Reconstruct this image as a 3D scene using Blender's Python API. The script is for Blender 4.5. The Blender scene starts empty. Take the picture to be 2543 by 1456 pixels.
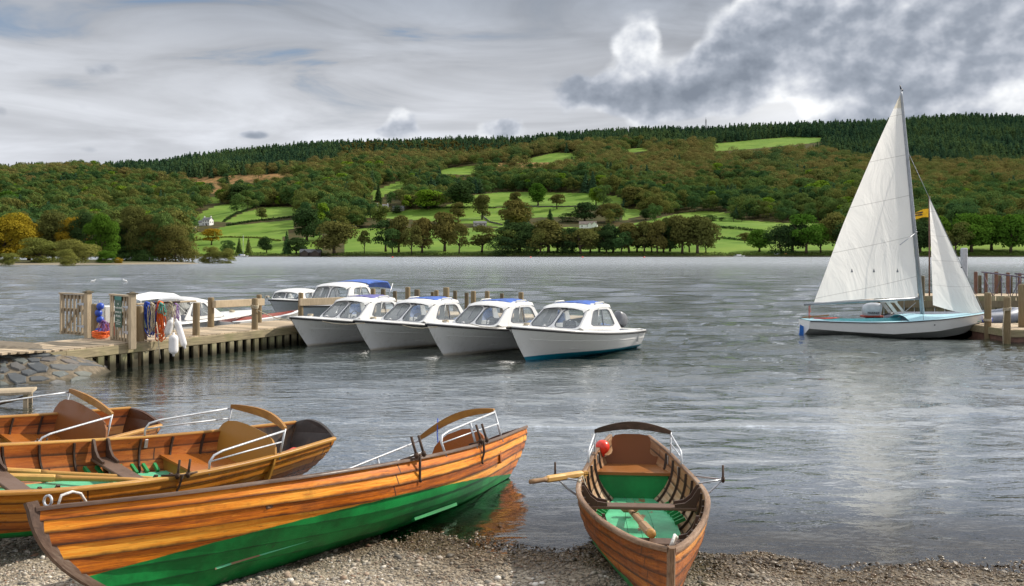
import bpy, math, random
import numpy as np
from mathutils import Vector, Matrix, Euler
random.seed(7); RNG = np.random.default_rng(11)
scene = bpy.context.scene
COL = scene.collection
# ---------------------------------------------------------------- camera
F = 2300.0; CX = 1271.5; HY = 628.0; H = 2.6; W_PX = 2543.0
cam_d = bpy.data.cameras.new("camera"); cam = bpy.data.objects.new("camera", cam_d); COL.objects.link(cam)
cam.location = (0, 0, H); cam.rotation_euler = (math.pi/2, 0, 0)
cam_d.sensor_width = 36.0; cam_d.lens = 36.0*F/W_PX
cam_d.shift_y = -(728.0-HY)/W_PX
cam_d.clip_start = 0.1; cam_d.clip_end = 20000
scene.camera = cam
# ---------------------------------------------------------------- exposure
scene.view_settings.view_transform = 'Standard'; scene.view_settings.look = 'None'
scene.view_settings.exposure = 0.28; scene.view_settings.gamma = 1.0
# ---------------------------------------------------------------- sun
SUN_AZ = math.radians(66); SUN_EL = math.radians(37)
sd = bpy.data.lights.new("sun", 'SUN'); sun = bpy.data.objects.new("sun", sd); COL.objects.link(sun)
sd.energy = 4.3; sd.angle = math.radians(0.6); sd.color = (1.0, 0.93, 0.82)
to_sun = Vector((math.sin(SUN_AZ)*math.cos(SUN_EL), math.cos(SUN_AZ)*math.cos(SUN_EL), math.sin(SUN_EL)))
sun.rotation_euler = to_sun.to_track_quat('Z', 'Y').to_euler()
sun.location = (20, 10, 30)

# ---------------------------------------------------------------- node helper
class NT:
    def __init__(s, tree): s.t = tree; s.n = tree.nodes; s.l = tree.links
    def new(s, typ, **kw):
        nd = s.n.new(typ)
        for k, v in kw.items(): setattr(nd, k, v)
        return nd
    def put(s, sock, v):
        if isinstance(v, E): v = v.s
        if isinstance(v, bpy.types.NodeSocket): s.l.new(v, sock)
        elif v is not None:
            if hasattr(sock, 'default_value') and not isinstance(v, (int, float)) and len(v) == 3 and sock.type == 'RGBA': v = (*v, 1)
            sock.default_value = v
    def m(s, op, a, b=None, c=None, clamp=False):
        nd = s.new('ShaderNodeMath', operation=op); nd.use_clamp = clamp
        s.put(nd.inputs[0], a)
        if b is not None: s.put(nd.inputs[1], b)
        if c is not None: s.put(nd.inputs[2], c)
        return E(s, nd.outputs[0])
    def ramp(s, f, stops, interp='LINEAR'):
        nd = s.new('ShaderNodeValToRGB'); cr = nd.color_ramp; cr.interpolation = interp
        while len(cr.elements) < len(stops): cr.elements.new(0.5)
        for e, (p, c) in zip(cr.elements, stops): e.position = p; e.color = (*c, 1) if len(c) == 3 else c
        s.put(nd.inputs[0], f); return E(s, nd.outputs[0])
    def mix(s, f, a, b, mode='MIX'):
        nd = s.new('ShaderNodeMix', data_type='RGBA', blend_type=mode); nd.clamp_factor = True
        s.put(nd.inputs[0], f); s.put(nd.inputs[6], a); s.put(nd.inputs[7], b); return E(s, nd.outputs[2])
    def sm(s, x, lo, hi, a=0.0, b=1.0):
        nd = s.new('ShaderNodeMapRange', interpolation_type='SMOOTHSTEP')
        s.put(nd.inputs[0], x)
        for i, v in enumerate((lo, hi, a, b)): nd.inputs[i+1].default_value = v
        return E(s, nd.outputs[0])
    def noise(s, vec, scale, detail=4, rough=0.5, dist=0.0, out=0, ntype='FBM'):
        nd = s.new('ShaderNodeTexNoise'); nd.noise_type = ntype
        s.put(nd.inputs['Vector'], vec); nd.inputs['Scale'].default_value = scale
        nd.inputs['Detail'].default_value = detail; nd.inputs['Roughness'].default_value = rough
        nd.inputs['Distortion'].default_value = dist
        return E(s, nd.outputs[out])
    def voro(s, vec, scale, feature='F1', out=0, rnd=1.0):
        nd = s.new('ShaderNodeTexVoronoi', feature=feature); s.put(nd.inputs['Vector'], vec)
        nd.inputs['Scale'].default_value = scale; nd.inputs['Randomness'].default_value = rnd
        return E(s, nd.outputs[out])
    def scl(s, vec, sc, loc=(0, 0, 0), rot=(0, 0, 0)):
        nd = s.new('ShaderNodeMapping'); s.put(nd.inputs[0], vec)
        nd.inputs['Location'].default_value = loc; nd.inputs['Rotation'].default_value = rot; nd.inputs['Scale'].default_value = sc
        return E(s, nd.outputs[0])
    def coord(s, name='Object'): return E(s, s.new('ShaderNodeTexCoord').outputs[name])
    def pos(s): return E(s, s.new('ShaderNodeNewGeometry').outputs['Position'])
    def attr(s, name, out='Fac'):
        nd = s.new('ShaderNodeAttribute'); nd.attribute_name = name; return E(s, nd.outputs[out])
    def xyz(s, vec):
        nd = s.new('ShaderNodeSeparateXYZ'); s.put(nd.inputs[0], vec); return [E(s, o) for o in nd.outputs]
    def comb(s, x, y, z):
        nd = s.new('ShaderNodeCombineXYZ'); s.put(nd.inputs[0], x); s.put(nd.inputs[1], y); s.put(nd.inputs[2], z); return E(s, nd.outputs[0])
    def bump(s, h, strength=0.5, dist=0.01, normal=None):
        nd = s.new('ShaderNodeBump'); s.put(nd.inputs['Height'], h); nd.inputs['Strength'].default_value = strength
        nd.inputs['Distance'].default_value = dist
        if normal is not None: s.put(nd.inputs['Normal'], normal)
        return E(s, nd.outputs[0])
class E:
    def __init__(s, nt, sock): s.nt = nt; s.s = sock
    def __add__(s, o): return s.nt.m('ADD', s, o)
    def __radd__(s, o): return s.nt.m('ADD', s, o)
    def __sub__(s, o): return s.nt.m('SUBTRACT', s, o)
    def __rsub__(s, o): return s.nt.m('SUBTRACT', o, s)
    def __mul__(s, o): return s.nt.m('MULTIPLY', s, o)
    def __rmul__(s, o): return s.nt.m('MULTIPLY', s, o)
    def __truediv__(s, o): return s.nt.m('DIVIDE', s, o)
    def clamp(s): return s.nt.m('ADD', s, 0.0, clamp=True)

# ---------------------------------------------------------------- world: Nishita sky behind procedural cloud layers
world = bpy.data.worlds.new("World"); scene.world = world; world.use_nodes = True
def build_world():
    t = NT(world.node_tree)
    for n in list(t.n): t.n.remove(n)
    out = t.new('ShaderNodeOutputWorld'); bg = t.new('ShaderNodeBackground')
    sky = t.new('ShaderNodeTexSky', sky_type='NISHITA'); sky.sun_disc = False
    sky.sun_elevation = SUN_EL; sky.sun_rotation = SUN_AZ; sky.air_density = 1.0; sky.dust_density = 1.0
    d = t.coord('Generated'); x, y, z = t.xyz(d)
    az = t.m('ARCTAN2', x, y); el = t.m('ARCSINE', z)
    # cloud-plane coordinates: streaks get flatter and denser towards the horizon
    p = t.comb(az*1.0, el*1.0, 0.0)
    def a_(px): return math.atan((px-CX)/F)
    def e_(px, py): return math.atan((HY-py)/math.hypot(F, px-CX))
    def gauss(c):
        px, py, sx, sy, A = c
        ku, kv = .8367*F/sx, .8367*F/sy; a = t.new('ShaderNodeVectorMath', operation='MULTIPLY_ADD'); t.put(a.inputs[0], p)
        a.inputs[1].default_value = (ku, kv, 0); a.inputs[2].default_value = (-ku*a_(px), -kv*e_(px, py), 0)
        b = t.new('ShaderNodeVectorMath', operation='DOT_PRODUCT'); t.put(b.inputs[0], E(t, a.outputs[0])); t.put(b.inputs[1], E(t, a.outputs[0]))
        return t.m('POWER', math.exp(-1), E(t, b.outputs['Value']))*A
    nishita = t.mix(1.0, E(t, sky.outputs[0]), (0.10, 0.10, 0.10), 'MULTIPLY')
    st = t.noise(t.scl(p, (2.2, 11.0, 1), rot=(0, 0, -0.10)), 1.6, 6, 0.55, 0.7)
    st2 = t.noise(t.scl(p, (1.2, 4.0, 1), loc=(3, 1, 0), rot=(0, 0, 0.15)), 2.2, 5, 0.55, 0.4)
    base = t.ramp(el*1.0, [(0.0, (.74, .77, .83)), (.07, (.67, .695, .75)), (.14, (.56, .58, .62)), (.20, (.45, .47, .51)), (.27, (.29, .32, .37)),
                           (.33, (.46, .48, .52)), (.42, (.95, .97, 1.0)), (1.0, (1.0, 1.02, 1.05))])
    br = t.sm(st, .30, .70, .78, 1.18)*t.sm(st2, .3, .7, .90, 1.12)
    col = t.mix(1.0, base, t.comb(br, br, br), 'MULTIPLY')
    thin = t.sm(st, .475, .35)*t.sm(el, .12, .22)*t.sm(az, .10, -.2)
    col = t.mix(thin*.85, col, t.mix(.65, nishita, (.15, .24, .38)))
    # cumulus
    gap = gauss((1950, 258, 120, 46, .42)); col = t.mix(gap, col, (1.0, 1.0, 1.0))
    blobs = [(1585,115,62,85,1.0),(1510,225,130,36,.85),(1690,250,180,42,1.0),(1880,120,130,120,.85),(2120,60,230,110,1.0),(2180,220,150,90,.9),
             (2370,150,240,160,1.0),(2560,90,160,160,.9),(1800,175,60,40,.5),(1945,262,120,40,-.75),(2540,265,60,40,-.5),(1000,302,50,36,.85),(960,330,70,14,.4),
             (1238,322,50,26,.75),(240,172,90,26,.60),(215,265,34,20,.36),(2,270,30,26,.52),(615,178,64,16,.34),(862,206,30,15,.36),
             (622,335,40,9,.5),(225,375,36,14,.4),(790,205,20,12,.36)]
    Dn = gauss(blobs[0])
    for b in blobs[1:]: Dn = Dn+gauss(b)
    wide = t.sm(az, .62, 1.4)*t.sm(el, .02, .2)*.7      # more cloud beyond the frame
    def cloud_n(loc):
        q = t.scl(p, (1, 1.2, 1), loc=loc); wv = t.noise(q, 5.0, 2, .5, out=1)
        vm = t.new('ShaderNodeVectorMath', operation='MULTIPLY_ADD'); t.put(vm.inputs[0], wv); vm.inputs[1].default_value = (.055, .055, .0); t.put(vm.inputs[2], q); q2 = E(t, vm.outputs[0])
        v1 = t.new('ShaderNodeTexVoronoi', feature='SMOOTH_F1'); v1.inputs['Scale'].default_value = 13.0; v1.inputs['Smoothness'].default_value = .5; t.put(v1.inputs['Vector'], q2)
        v2 = t.new('ShaderNodeTexVoronoi', feature='F1'); v2.inputs['Scale'].default_value = 31.0; t.put(v2.inputs['Vector'], q2)
        f = t.noise(q2, 11.0, 7, .58)
        return (1.0-E(t, v1.outputs[0])*1.1)*.42+(1.0-E(t, v2.outputs[0])*1.1)*.20+f*.38
    n1 = cloud_n((0, 0, 0)); qa = t.scl(p, (1, 1.2, 1)); qb = t.scl(p, (1, 1.2, 1), loc=(.008, -.012, 0)); ea = t.noise(qa, 8.5, 5, .52); eb = t.noise(qb, 8.5, 5, .52)
    D = t.m('MINIMUM', Dn, 1.1)+wide+(n1-.475)*1.6
    alpha = t.sm(D, .32, .56)
    emb = t.m('SUBTRACT', ea, eb)
    nb = t.noise(t.scl(p, (1, 1.7, 1), loc=(4, 2, 0)), 4.5, 5, 0.5, 0.2)
    bright = [(1590,90,70,80,.55),(1540,60,30,60,.2),(1930,240,110,40,.75),(1880,60,60,60,.28),(2050,280,60,25,.8),(2520,235,60,60,.5),(1640,290,60,25,.35),
              (1000,300,50,40,.45),(1240,320,50,30,.1),(2470,100,50,70,.25),(2250,35,80,30,.15),(1700,195,80,16,.2)]
    dark = [(1500,240,110,40,.22),(1720,250,110,40,.22),(2200,150,160,70,.22),(232,170,80,30,.65),(208,262,30,30,.6),(2,270,40,40,.6),(1850,175,50,30,.3),(615,178,64,16,.4),(622,335,50,14,.45),(225,375,40,18,.4),(862,206,30,20,.4),(1510,225,110,36,.35)]
    B = gauss(bright[0])
    for b in bright[1:]: B = B+gauss(b)
    K = gauss(dark[0])
    for b in dark[1:]: K = K+gauss(b)
    lit = .43+B*.42-K*.55-t.sm(Dn, .8, 2.0)*.08+emb*3.2+(nb-.5)*.7+t.sm(D, .9, .40)*.20
    cc = t.ramp(lit, [(0.0, (.17, .20, .25)), (.3, (.28, .315, .375)), (.55, (.47, .50, .56)), (.8, (.72, .74, .77)), (1.0, (.92, .93, .94))])
    col = t.mix(alpha*.93, col, cc)
    lp = t.sm(z, -.02, .0)
    col = t.mix(lp, (.20, .22, .22), col)
    t.put(bg.inputs[0], col); bg.inputs[1].default_value = 1.0
    t.l.new(bg.outputs[0], out.inputs[0])
build_world()
world.cycles.sampling_method = 'MANUAL'; world.cycles.sample_map_resolution = 512

# ---------------------------------------------------------------- object helpers
def P(px, py, z=0.0):
    """world point seen at (px,py) of the reference on the horizontal plane z"""
    Y = (H-z)*F/(py-HY); return Vector(((px-CX)/F*Y, Y, z))
def at(px, py, Y): return Vector(((px-CX)/F*Y, Y, H-(py-HY)/F*Y))
def tag(o, label=None, cat=None, group=None, kind=None):
    if label: o['label'] = label
    if cat: o['category'] = cat
    if group: o['group'] = group
    if kind: o['kind'] = kind
    return o
def thing(name, loc, label, cat, group=None, rz=0.0):
    o = bpy.data.objects.new(name, None); COL.objects.link(o); o.location = loc; o.rotation_euler = (0, 0, rz)
    o.empty_display_size = .2
    return tag(o, label, cat, group)
class MB:
    def __init__(s): s.v = []; s.f = []; s.mi = []; s.uv = []; s.at = []; s.sm = []
    def add(s, vs, fs, mi=0, uv=None, at=0.0, smooth=False):
        b = len(s.v); s.v += [tuple(v) for v in vs]
        for k, f in enumerate(fs):
            s.f.append([b+i for i in f]); s.mi.append(mi); s.at.append(at); s.sm.append(smooth)
            s.uv.append([uv[i] for i in f] if uv else [(0, 0)]*len(f))
        return s
    def box(s, c, size, rz=0.0, mi=0, at=0.0, M=None, taper=1.0, bev=0.0):
        x, y, z = (q/2 for q in size); t = taper
        if bev > 0:
            b = bev; vs = []; rings = []
            for (zz, k) in ((-z, b), (-z+b, 0), (z-b, 0), (z, b)):
                xx, yy = x-k, y-k; q = min(b, .45*min(x, y))
                rings.append([(xx-q, -yy, zz), (xx, -yy+q, zz), (xx, yy-q, zz), (xx-q, yy, zz), (-xx+q, yy, zz), (-xx, yy-q, zz), (-xx, -yy+q, zz), (-xx+q, -yy, zz)])
            vs = [v for r in rings for v in r]
            fs = [[i*8+j, i*8+(j+1) % 8, (i+1)*8+(j+1) % 8, (i+1)*8+j] for i in range(3) for j in range(8)]
            fs += [list(range(7, -1, -1)), [24+j for j in range(8)]]
        else:
            vs = [(-x, -y, -z), (x, -y, -z), (x, y, -z), (-x, y, -z), (-x*t, -y*t, z), (x*t, -y*t, z), (x*t, y*t, z), (-x*t, y*t, z)]
            fs = [[0, 3, 2, 1], [4, 5, 6, 7], [0, 1, 5, 4], [1, 2, 6, 5], [2, 3, 7, 6], [3, 0, 4, 7]]
        R = M if M is not None else Matrix.Rotation(rz, 3, 'Z')
        vs = [R @ Vector(v)+Vector(c) for v in vs]
        return s.add(vs, fs, mi, at=at)
    def bar(s, p0, p1, w, h, mi=0, at=0.0, up=(0, 0, 1), bev=0.0):
        """rectangular bar from p0 to p1, w sideways, h upwards"""
        p0 = Vector(p0); p1 = Vector(p1); d = p1-p0; L = d.length; X = d.normalized()
        Yv = Vector(up).cross(X)
        if Yv.length < 1e-4: Yv = Vector((0, 1, 0)).cross(X)
        Yv.normalize(); Z = X.cross(Yv)
        return s.box((p0+p1)/2, (L, w, h), M=Matrix((X, Yv, Z)).transposed(), mi=mi, at=at, bev=bev)
    def tube(s, pts, r, n=8, mi=0, closed=False, caps=True, at=0.0, flat=1.0):
        pts = [Vector(p) for p in pts]; N = len(pts)
        rr = r if hasattr(r, '__len__') else [r]*N
        vs = []; prev = None
        for i, p in enumerate(pts):
            a = pts[(i-1) % N] if (closed or i > 0) else p; b = pts[(i+1) % N] if (closed or i < N-1) else p
            T = (b-a).normalized()
            if prev is None:
                u = T.cross(Vector((0, 0, 1)))
                if u.length < .05: u = T.cross(Vector((0, 1, 0)))
            else: u = prev-T*prev.dot(T)
            u.normalize(); prev = u; v = T.cross(u)
            for k in range(n):
                a_ = 2*math.pi*k/n; vs.append(p+u*math.cos(a_)*rr[i]+v*math.sin(a_)*rr[i]*flat)
        fs = []
        for i in range(N if closed else N-1):
            for k in range(n):
                j = (i+1) % N; fs.append([i*n+k, i*n+(k+1) % n, j*n+(k+1) % n, j*n+k])
        if caps and not closed:
            fs.append(list(range(n-1, -1, -1))); fs.append([(N-1)*n+k for k in range(n)])
        return s.add(vs, fs, mi, smooth=True, at=at)
    def lathe(s, prof, c=(0, 0, 0), n=16, mi=0, M=None, at=0.0):
        """prof: list of (radius, z)"""
        R = M if M is not None else Matrix.Identity(3); vs = []
        for r, z in prof:
            for k in range(n):
                a = 2*math.pi*k/n; vs.append(R @ Vector((r*math.cos(a), r*math.sin(a), z))+Vector(c))
        fs = [[i*n+k, i*n+(k+1) % n, (i+1)*n+(k+1) % n, (i+1)*n+k] for i in range(len(prof)-1) for k in range(n)]
        fs.append(list(range(n-1, -1, -1))); fs.append([(len(prof)-1)*n+k for k in range(n)])
        return s.add(vs, fs, mi, smooth=True, at=at)
    def grid(s, rows, mi=0, uv=None, smooth=True, at=0.0, flip=False, wrap=False):
        """rows: list of lists of points"""
        n = len(rows[0]); vs = [p for r in rows for p in r]
        fs = []
        for i in range(len(rows)-1):
            for k in range(n if wrap else n-1):
                k2 = (k+1) % n
                f = [i*n+k, i*n+k2, (i+1)*n+k2, (i+1)*n+k]
                fs.append(f[::-1] if flip else f)
        return s.add(vs, fs, mi, smooth=smooth, at=at, uv=[u for r in uv for u in r] if uv else None)
    def poly(s, pts, th, mi=0, nrm=None, at=0.0):
        """flat polygon slab of thickness th"""
        pts = [Vector(p) for p in pts]; n = len(pts)
        if nrm is None:
            nrm = Vector((0, 0, 0))
            for i in range(n): nrm += (pts[i]-pts[0]).cross(pts[(i+1) % n]-pts[0])
            nrm.normalize()
        nrm = Vector(nrm)
        vs = [p+nrm*th/2 for p in pts]+[p-nrm*th/2 for p in pts]
        fs = [list(range(n)), list(range(2*n-1, n-1, -1))]+[[i, i+n, (i+1) % n+n, (i+1) % n] for i in range(n)]
        return s.add(vs, fs, mi, at=at)
    def build(s, name, mats, parent=None, bevel=0.0, subd=0):
        me = bpy.data.meshes.new(name); me.from_pydata(s.v, [], s.f)
        if not isinstance(mats, (list, tuple)): mats = [mats]
        for m in mats: me.materials.append(m)
        me.polygons.foreach_set('material_index', s.mi); me.polygons.foreach_set('use_smooth', s.sm)
        uvl = me.uv_layers.new(name='UVMap'); uvl.data.foreach_set('uv', [c for f in s.uv for q in f for c in q])
        a = me.attributes.new('rnd', 'FLOAT', 'FACE'); a.data.foreach_set('value', s.at)
        me.validate(); me.update()
        o = bpy.data.objects.new(name, me); COL.objects.link(o)
        if parent: o.parent = parent
        if bevel > 0:
            b = o.modifiers.new('bevel', 'BEVEL'); b.width = bevel; b.segments = 2; b.limit_method = 'ANGLE'
        if subd:
            b = o.modifiers.new('subd', 'SUBSURF'); b.levels = subd; b.render_levels = subd
        return o
def copy_tree(o, parent=None):
    c = o.copy(); COL.objects.link(c); c.parent = parent
    for ch in [q for q in bpy.data.objects if q.parent == o and q != c]: copy_tree(ch, c)
    return c

# ---------------------------------------------------------------- materials
M = {}
def mat(name):
    m = bpy.data.materials.new(name); m.use_nodes = True; t = NT(m.node_tree)
    b = [n for n in t.n if n.type == 'BSDF_PRINCIPLED'][0]; M[name] = m; return m, t, b
def simple(name, col, rough=.5, metal=0.0, var=.12, scale=8.0, coat=0.0, bump=0.0, dirt=None, dscale=3.0, damt=.5, spec=.5):
    m, t, b = mat(name); c = t.coord('Object')
    n = t.noise(c, scale, 5, .6)
    v = t.sm(n, .3, .7, 1-var, 1+var)
    colr = t.mix(1.0, col, t.comb(v, v, v), 'MULTIPLY')
    if dirt:
        dn = t.noise(t.scl(c, (1, 1, .45)), dscale, 7, .68)
        colr = t.mix(t.sm(dn, .50, .72)*damt, colr, dirt)
    t.put(b.inputs['Base Color'], colr); b.inputs['Roughness'].default_value = rough; b.inputs['Metallic'].default_value = metal
    b.inputs['Coat Weight'].default_value = coat; b.inputs['Specular IOR Level'].default_value = spec
    if bump: t.put(b.inputs['Normal'], t.bump(t.noise(c, scale*3, 5, .6), bump, .01))
    return m
# ================================================================ landscape
def interp(x, xs, ys): return np.interp(x, xs, ys)
SKY_X = [-900,-300,0,100,230,300,400,460,560,700,800,900,1000,1100,1200,1300,1350,1450,1530,1650,1750,1850,2000,2200,2300,2400,2543,2800,3400]
SKY_Y = [425,420,415,413,411,408,402,390,380,366,357,352,352,348,346,346,338,330,325,320,322,316,308,303,294,289,292,285,300]
Y0, Y1 = 598.0, 1900.0
_ph = RNG.uniform(0, 6.28, 24); _kx = RNG.uniform(-1, 1, 24); _ky = RNG.uniform(-1, 1, 24)
def und(x, y, s):
    o = 0
    for i in range(12): o = o+np.sin((x*_kx[i]+y*_ky[i])*6.28/s+_ph[i])
    return o/12
def terr(X, Y):
    """height of the far hillside, fields rising from the lake to the wooded ridge"""
    X = np.asarray(X, float); Y = np.asarray(Y, float)
    px = CX+F*X/np.maximum(Y, 1)
    sky = np.interp(px, SKY_X, SKY_Y)+13
    t = np.clip((Y-Y0)/(Y1-Y0), 0, 1)
    g = 0.30*t+0.70*t**0.72 - 0.015*np.sin(t*6.28)
    yi = 636.5-(636.5-sky)*g
    z = H+(HY-yi)/F*Y
    z = z+und(X, Y*1.3, 160)*9*np.clip(t*9, 0, 1)*np.clip((1-t)*3, 0, 1)+und(X+300, Y, 60)*1.2*np.clip(t*12, 0, 1)
    z = np.where(Y > Y1, (H+(HY-sky)/F*Y1)-(Y-Y1)*.06-((Y-Y1)/600)**2*30, z)
    z = np.where(Y < Y0, -(Y0-Y)*.08, z)
    return z
_Ys = np.concatenate([np.linspace(598, 800, 240), np.linspace(802, 2000, 400)])
def trace(px, py):
    X = (px-CX)/F*_Ys; yi = HY-F*(terr(X, _Ys)-H)/_Ys
    k = np.argmax(yi <= py)
    if yi[k] > py: k = len(_Ys)-1
    return X[k], _Ys[k], float(terr(X[k], _Ys[k]))
def inpoly(px, py, poly):
    px = np.asarray(px); py = np.asarray(py); ins = np.zeros(px.shape, bool); n = len(poly)
    for i in range(n):
        x1, y1 = poly[i]; x2, y2 = poly[(i+1) % n]
        if y1 == y2: continue
        c = ((y1 > py) != (y2 > py)) & (px < (x2-x1)*(py-y1)/(y2-y1)+x1); ins ^= c
    return ins
FIELDS = [[(504,490),(551,488),(553,503),(524,506)], [(470,551),(500,528),(537,511),(591,503),(638,512),(564,539),(554,551)],
 [(552,552),(611,526),(672,514),(739,515),(759,521),(739,534),(588,553)], [(470,582),(571,561),(732,546),(722,569),(698,600),(799,583),(799,640),(470,640)],
 [(44,509),(128,491),(138,499),(101,515),(47,522)], [(-60,480),(8,484),(8,500),(-60,500)], [(259,507),(294,507),(291,530),(263,530)],
 [(915,480),(960,462),(1019,441),(1022,460),(955,483),(935,500)], [(1090,421),(1186,410),(1193,424),(1171,434),(1100,433)],
 [(1280,405),(1330,390),(1381,379),(1440,382),(1434,395),(1366,404),(1301,408)],
 [(1099,515),(1135,500),(1182,484),(1247,477),(1468,480),(1545,490),(1545,508),(1432,513),(1294,512),(1099,518)],
 [(870,541),(1005,522),(1113,516),(1260,516),(1260,567),(1171,556),(1012,545),(932,541)], [(1310,513),(1440,511),(1430,538),(1320,541)],
 [(1540,516),(1616,528),(1547,548)], [(1547,562),(1700,528),(1712,546)], [(860,568),(1260,566),(1640,562),(1900,560),(2080,590),(2080,642),(855,642)],
 [(1570,517),(1620,527),(1570,540)], [(1645,545),(1690,530),(1747,524),(1820,530),(1825,546),(1949,554),(2075,554),(2075,640),(1640,640)],
 [(1759,358),(1850,350),(1960,340),(2059,343),(2043,353),(1880,369),(1774,377)], [(2060,600),(2640,600),(2640,642),(2060,642)],
 [(1545,372),(1600,366),(1625,374),(1560,380)]]
BROWNS = [[(302,455),(353,447),(537,438),(715,430),(747,426),(705,450),(571,461),(554,471),(505,487),(478,487),(540,464),(403,460)],
 [(1195,405),(1366,404),(1366,419),(1195,420)], [(270,432),(325,428),(322,436),(275,440)], [(345,438),(365,434),(350,445)]]
def field_mask(px, py):
    m = np.zeros(np.shape(px), bool)
    for f in FIELDS: m |= inpoly(px, py, f)
    return m
def brown_mask(px, py):
    m = np.zeros(np.shape(px), bool)
    for f in BROWNS: m |= inpoly(px, py, f)
    return m
def build_terrain():
    A = np.linspace(-1700, 4200, 420)          # columns
    Yv = np.concatenate([[560, 585], np.linspace(596, 760, 70), np.linspace(764, 1900, 260), np.linspace(1920, 3600, 30)])
    PX, YY = np.meshgrid(A, Yv); XX = (PX-CX)/F*YY
    Z = terr(XX, YY); py = HY-F*(Z-H)/YY
    fm = field_mask(PX, py) & (YY < Y1); bm = brown_mask(PX, py) & (YY < Y1)
    nC, nR = len(A), len(Yv)
    vs = np.stack([XX.ravel(), YY.ravel(), Z.ravel()], 1)
    idx = np.arange(nC*nR).reshape(nR, nC)
    fs = np.stack([idx[:-1, :-1], idx[:-1, 1:], idx[1:, 1:], idx[1:, :-1]], -1).reshape(-1, 4)
    me = bpy.data.meshes.new('hillside'); me.from_pydata(vs.tolist(), [], fs.tolist())
    a = me.attributes.new('pasture', 'FLOAT', 'POINT'); a.data.foreach_set('value', fm.ravel().astype(float))
    a = me.attributes.new('bracken', 'FLOAT', 'POINT'); a.data.foreach_set('value', bm.ravel().astype(float))
    me.polygons.foreach_set('use_smooth', [True]*len(fs))
    m, t, b = mat('hillside_ground'); p = t.pos()
    n = t.noise(p, .02, 6, .6); n2 = t.noise(p, .12, 5, .6); x, y, z = t.xyz(p)
    g = t.mix(t.sm(n, .3, .7), (.105, .185, .028), (.16, .235, .038))
    g = t.mix(t.sm(n2, .52, .75)*.4, g, (.20, .24, .04))
    g = t.mix(t.sm(t.noise(p, .035, 4, .6), .48, .62)*.45, g, (.05, .12, .006))  # darker mottling: grass variation, with some shade painted into the colour
    stripe = t.noise(t.scl(p, (.012, .22, .5), rot=(0, 0, .35)), 1.0, 3, .5)
    g = t.mix(t.sm(stripe, .5, .62)*.35, g, (.10, .20, .01))
    w = t.mix(t.sm(n2, .35, .65), (.030, .040, .010), (.075, .055, .02))
    br = t.mix(t.sm(n2, .35, .7), (.30, .165, .07), (.10, .085, .025))
    pm = t.sm(t.attr('pasture')+(n2-.5)*.35, .35, .6); bm_ = t.sm(t.attr('bracken')+(n2-.5)*.5, .35, .6)
    c = t.mix(pm, w, g); c = t.mix(bm_, c, br)
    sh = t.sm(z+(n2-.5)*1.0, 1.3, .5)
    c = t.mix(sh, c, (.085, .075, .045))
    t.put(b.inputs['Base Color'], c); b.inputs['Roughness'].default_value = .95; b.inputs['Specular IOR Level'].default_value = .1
    me.materials.append(m); o = bpy.data.objects.new('hillside', me); COL.objects.link(o)
    tag(o, 'long wooded hillside with green fields rising from the far lake shore', 'hillside', kind='structure')
build_terrain()

# ---------------------------------------------------------------- foliage
def foliage_mat(name, cols, trans=.25, var_obj=True):
    m, t, b = mat(name)
    oi = t.new('ShaderNodeObjectInfo'); rnd = E(t, oi.outputs['Random']); loc = E(t, oi.outputs['Location'])
    reg = t.noise(loc, .006, 3, .55)
    lf = t.attr('rnd')
    f = rnd*.55+t.sm(reg, .3, .7)*.45+(lf-.5)*.12
    c = t.ramp(f, [(i/(len(cols)-1)*.9+.05, cc) for i, cc in enumerate(cols)])
    n = t.sm(t.noise(t.coord('Object'), .7, 3, .5), .3, .7, .86, 1.14)
    c = t.mix(1.0, c, t.comb(n, n, n), 'MULTIPLY')
    df = t.new('ShaderNodeBsdfDiffuse'); tr = t.new('ShaderNodeBsdfTranslucent'); mx = t.new('ShaderNodeMixShader')
    t.put(df.inputs[0], c); t.put(tr.inputs[0], c); mx.inputs[0].default_value = trans
    t.l.new(df.outputs[0], mx.inputs[1]); t.l.new(tr.outputs[0], mx.inputs[2])
    out = [n_ for n_ in t.n if n_.type == 'OUTPUT_MATERIAL'][0]; t.l.new(mx.outputs[0], out.inputs[0]); t.n.remove(b)
    return m
foliage_mat('leaf_wood', [(.06,.11,.04), (.10,.15,.045), (.155,.17,.05), (.18,.165,.055), (.205,.165,.055), (.155,.18,.05), (.085,.15,.045)])
foliage_mat('leaf_low', [(.035,.075,.03), (.05,.105,.035), (.08,.145,.04), (.12,.16,.04), (.155,.15,.04), (.065,.14,.035)])
foliage_mat('leaf_conifer', [(.03,.07,.042), (.055,.11,.055), (.085,.145,.058), (.11,.165,.055)])
foliage_mat('leaf_larch', [(.11,.11,.035), (.15,.125,.035), (.10,.12,.035)])
foliage_mat('leaf_green', [(.045,.11,.014), (.07,.15,.018), (.10,.17,.02)])
foliage_mat('leaf_bright', [(.12,.22,.02), (.17,.25,.025)])
foliage_mat('leaf_bronze', [(.085,.105,.03), (.125,.125,.035), (.155,.125,.035)])
foliage_mat('leaf_gold', [(.26,.22,.02), (.34,.22,.02), (.20,.21,.025)])
foliage_mat('leaf_dark', [(.032,.062,.022), (.05,.085,.026)])
foliage_mat('leaf_willow', [(.16,.19,.045), (.20,.20,.05), (.12,.16,.035)])
simple('bark', (.085, .065, .045), .9, var=.3, scale=4, spec=.1)

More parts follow.
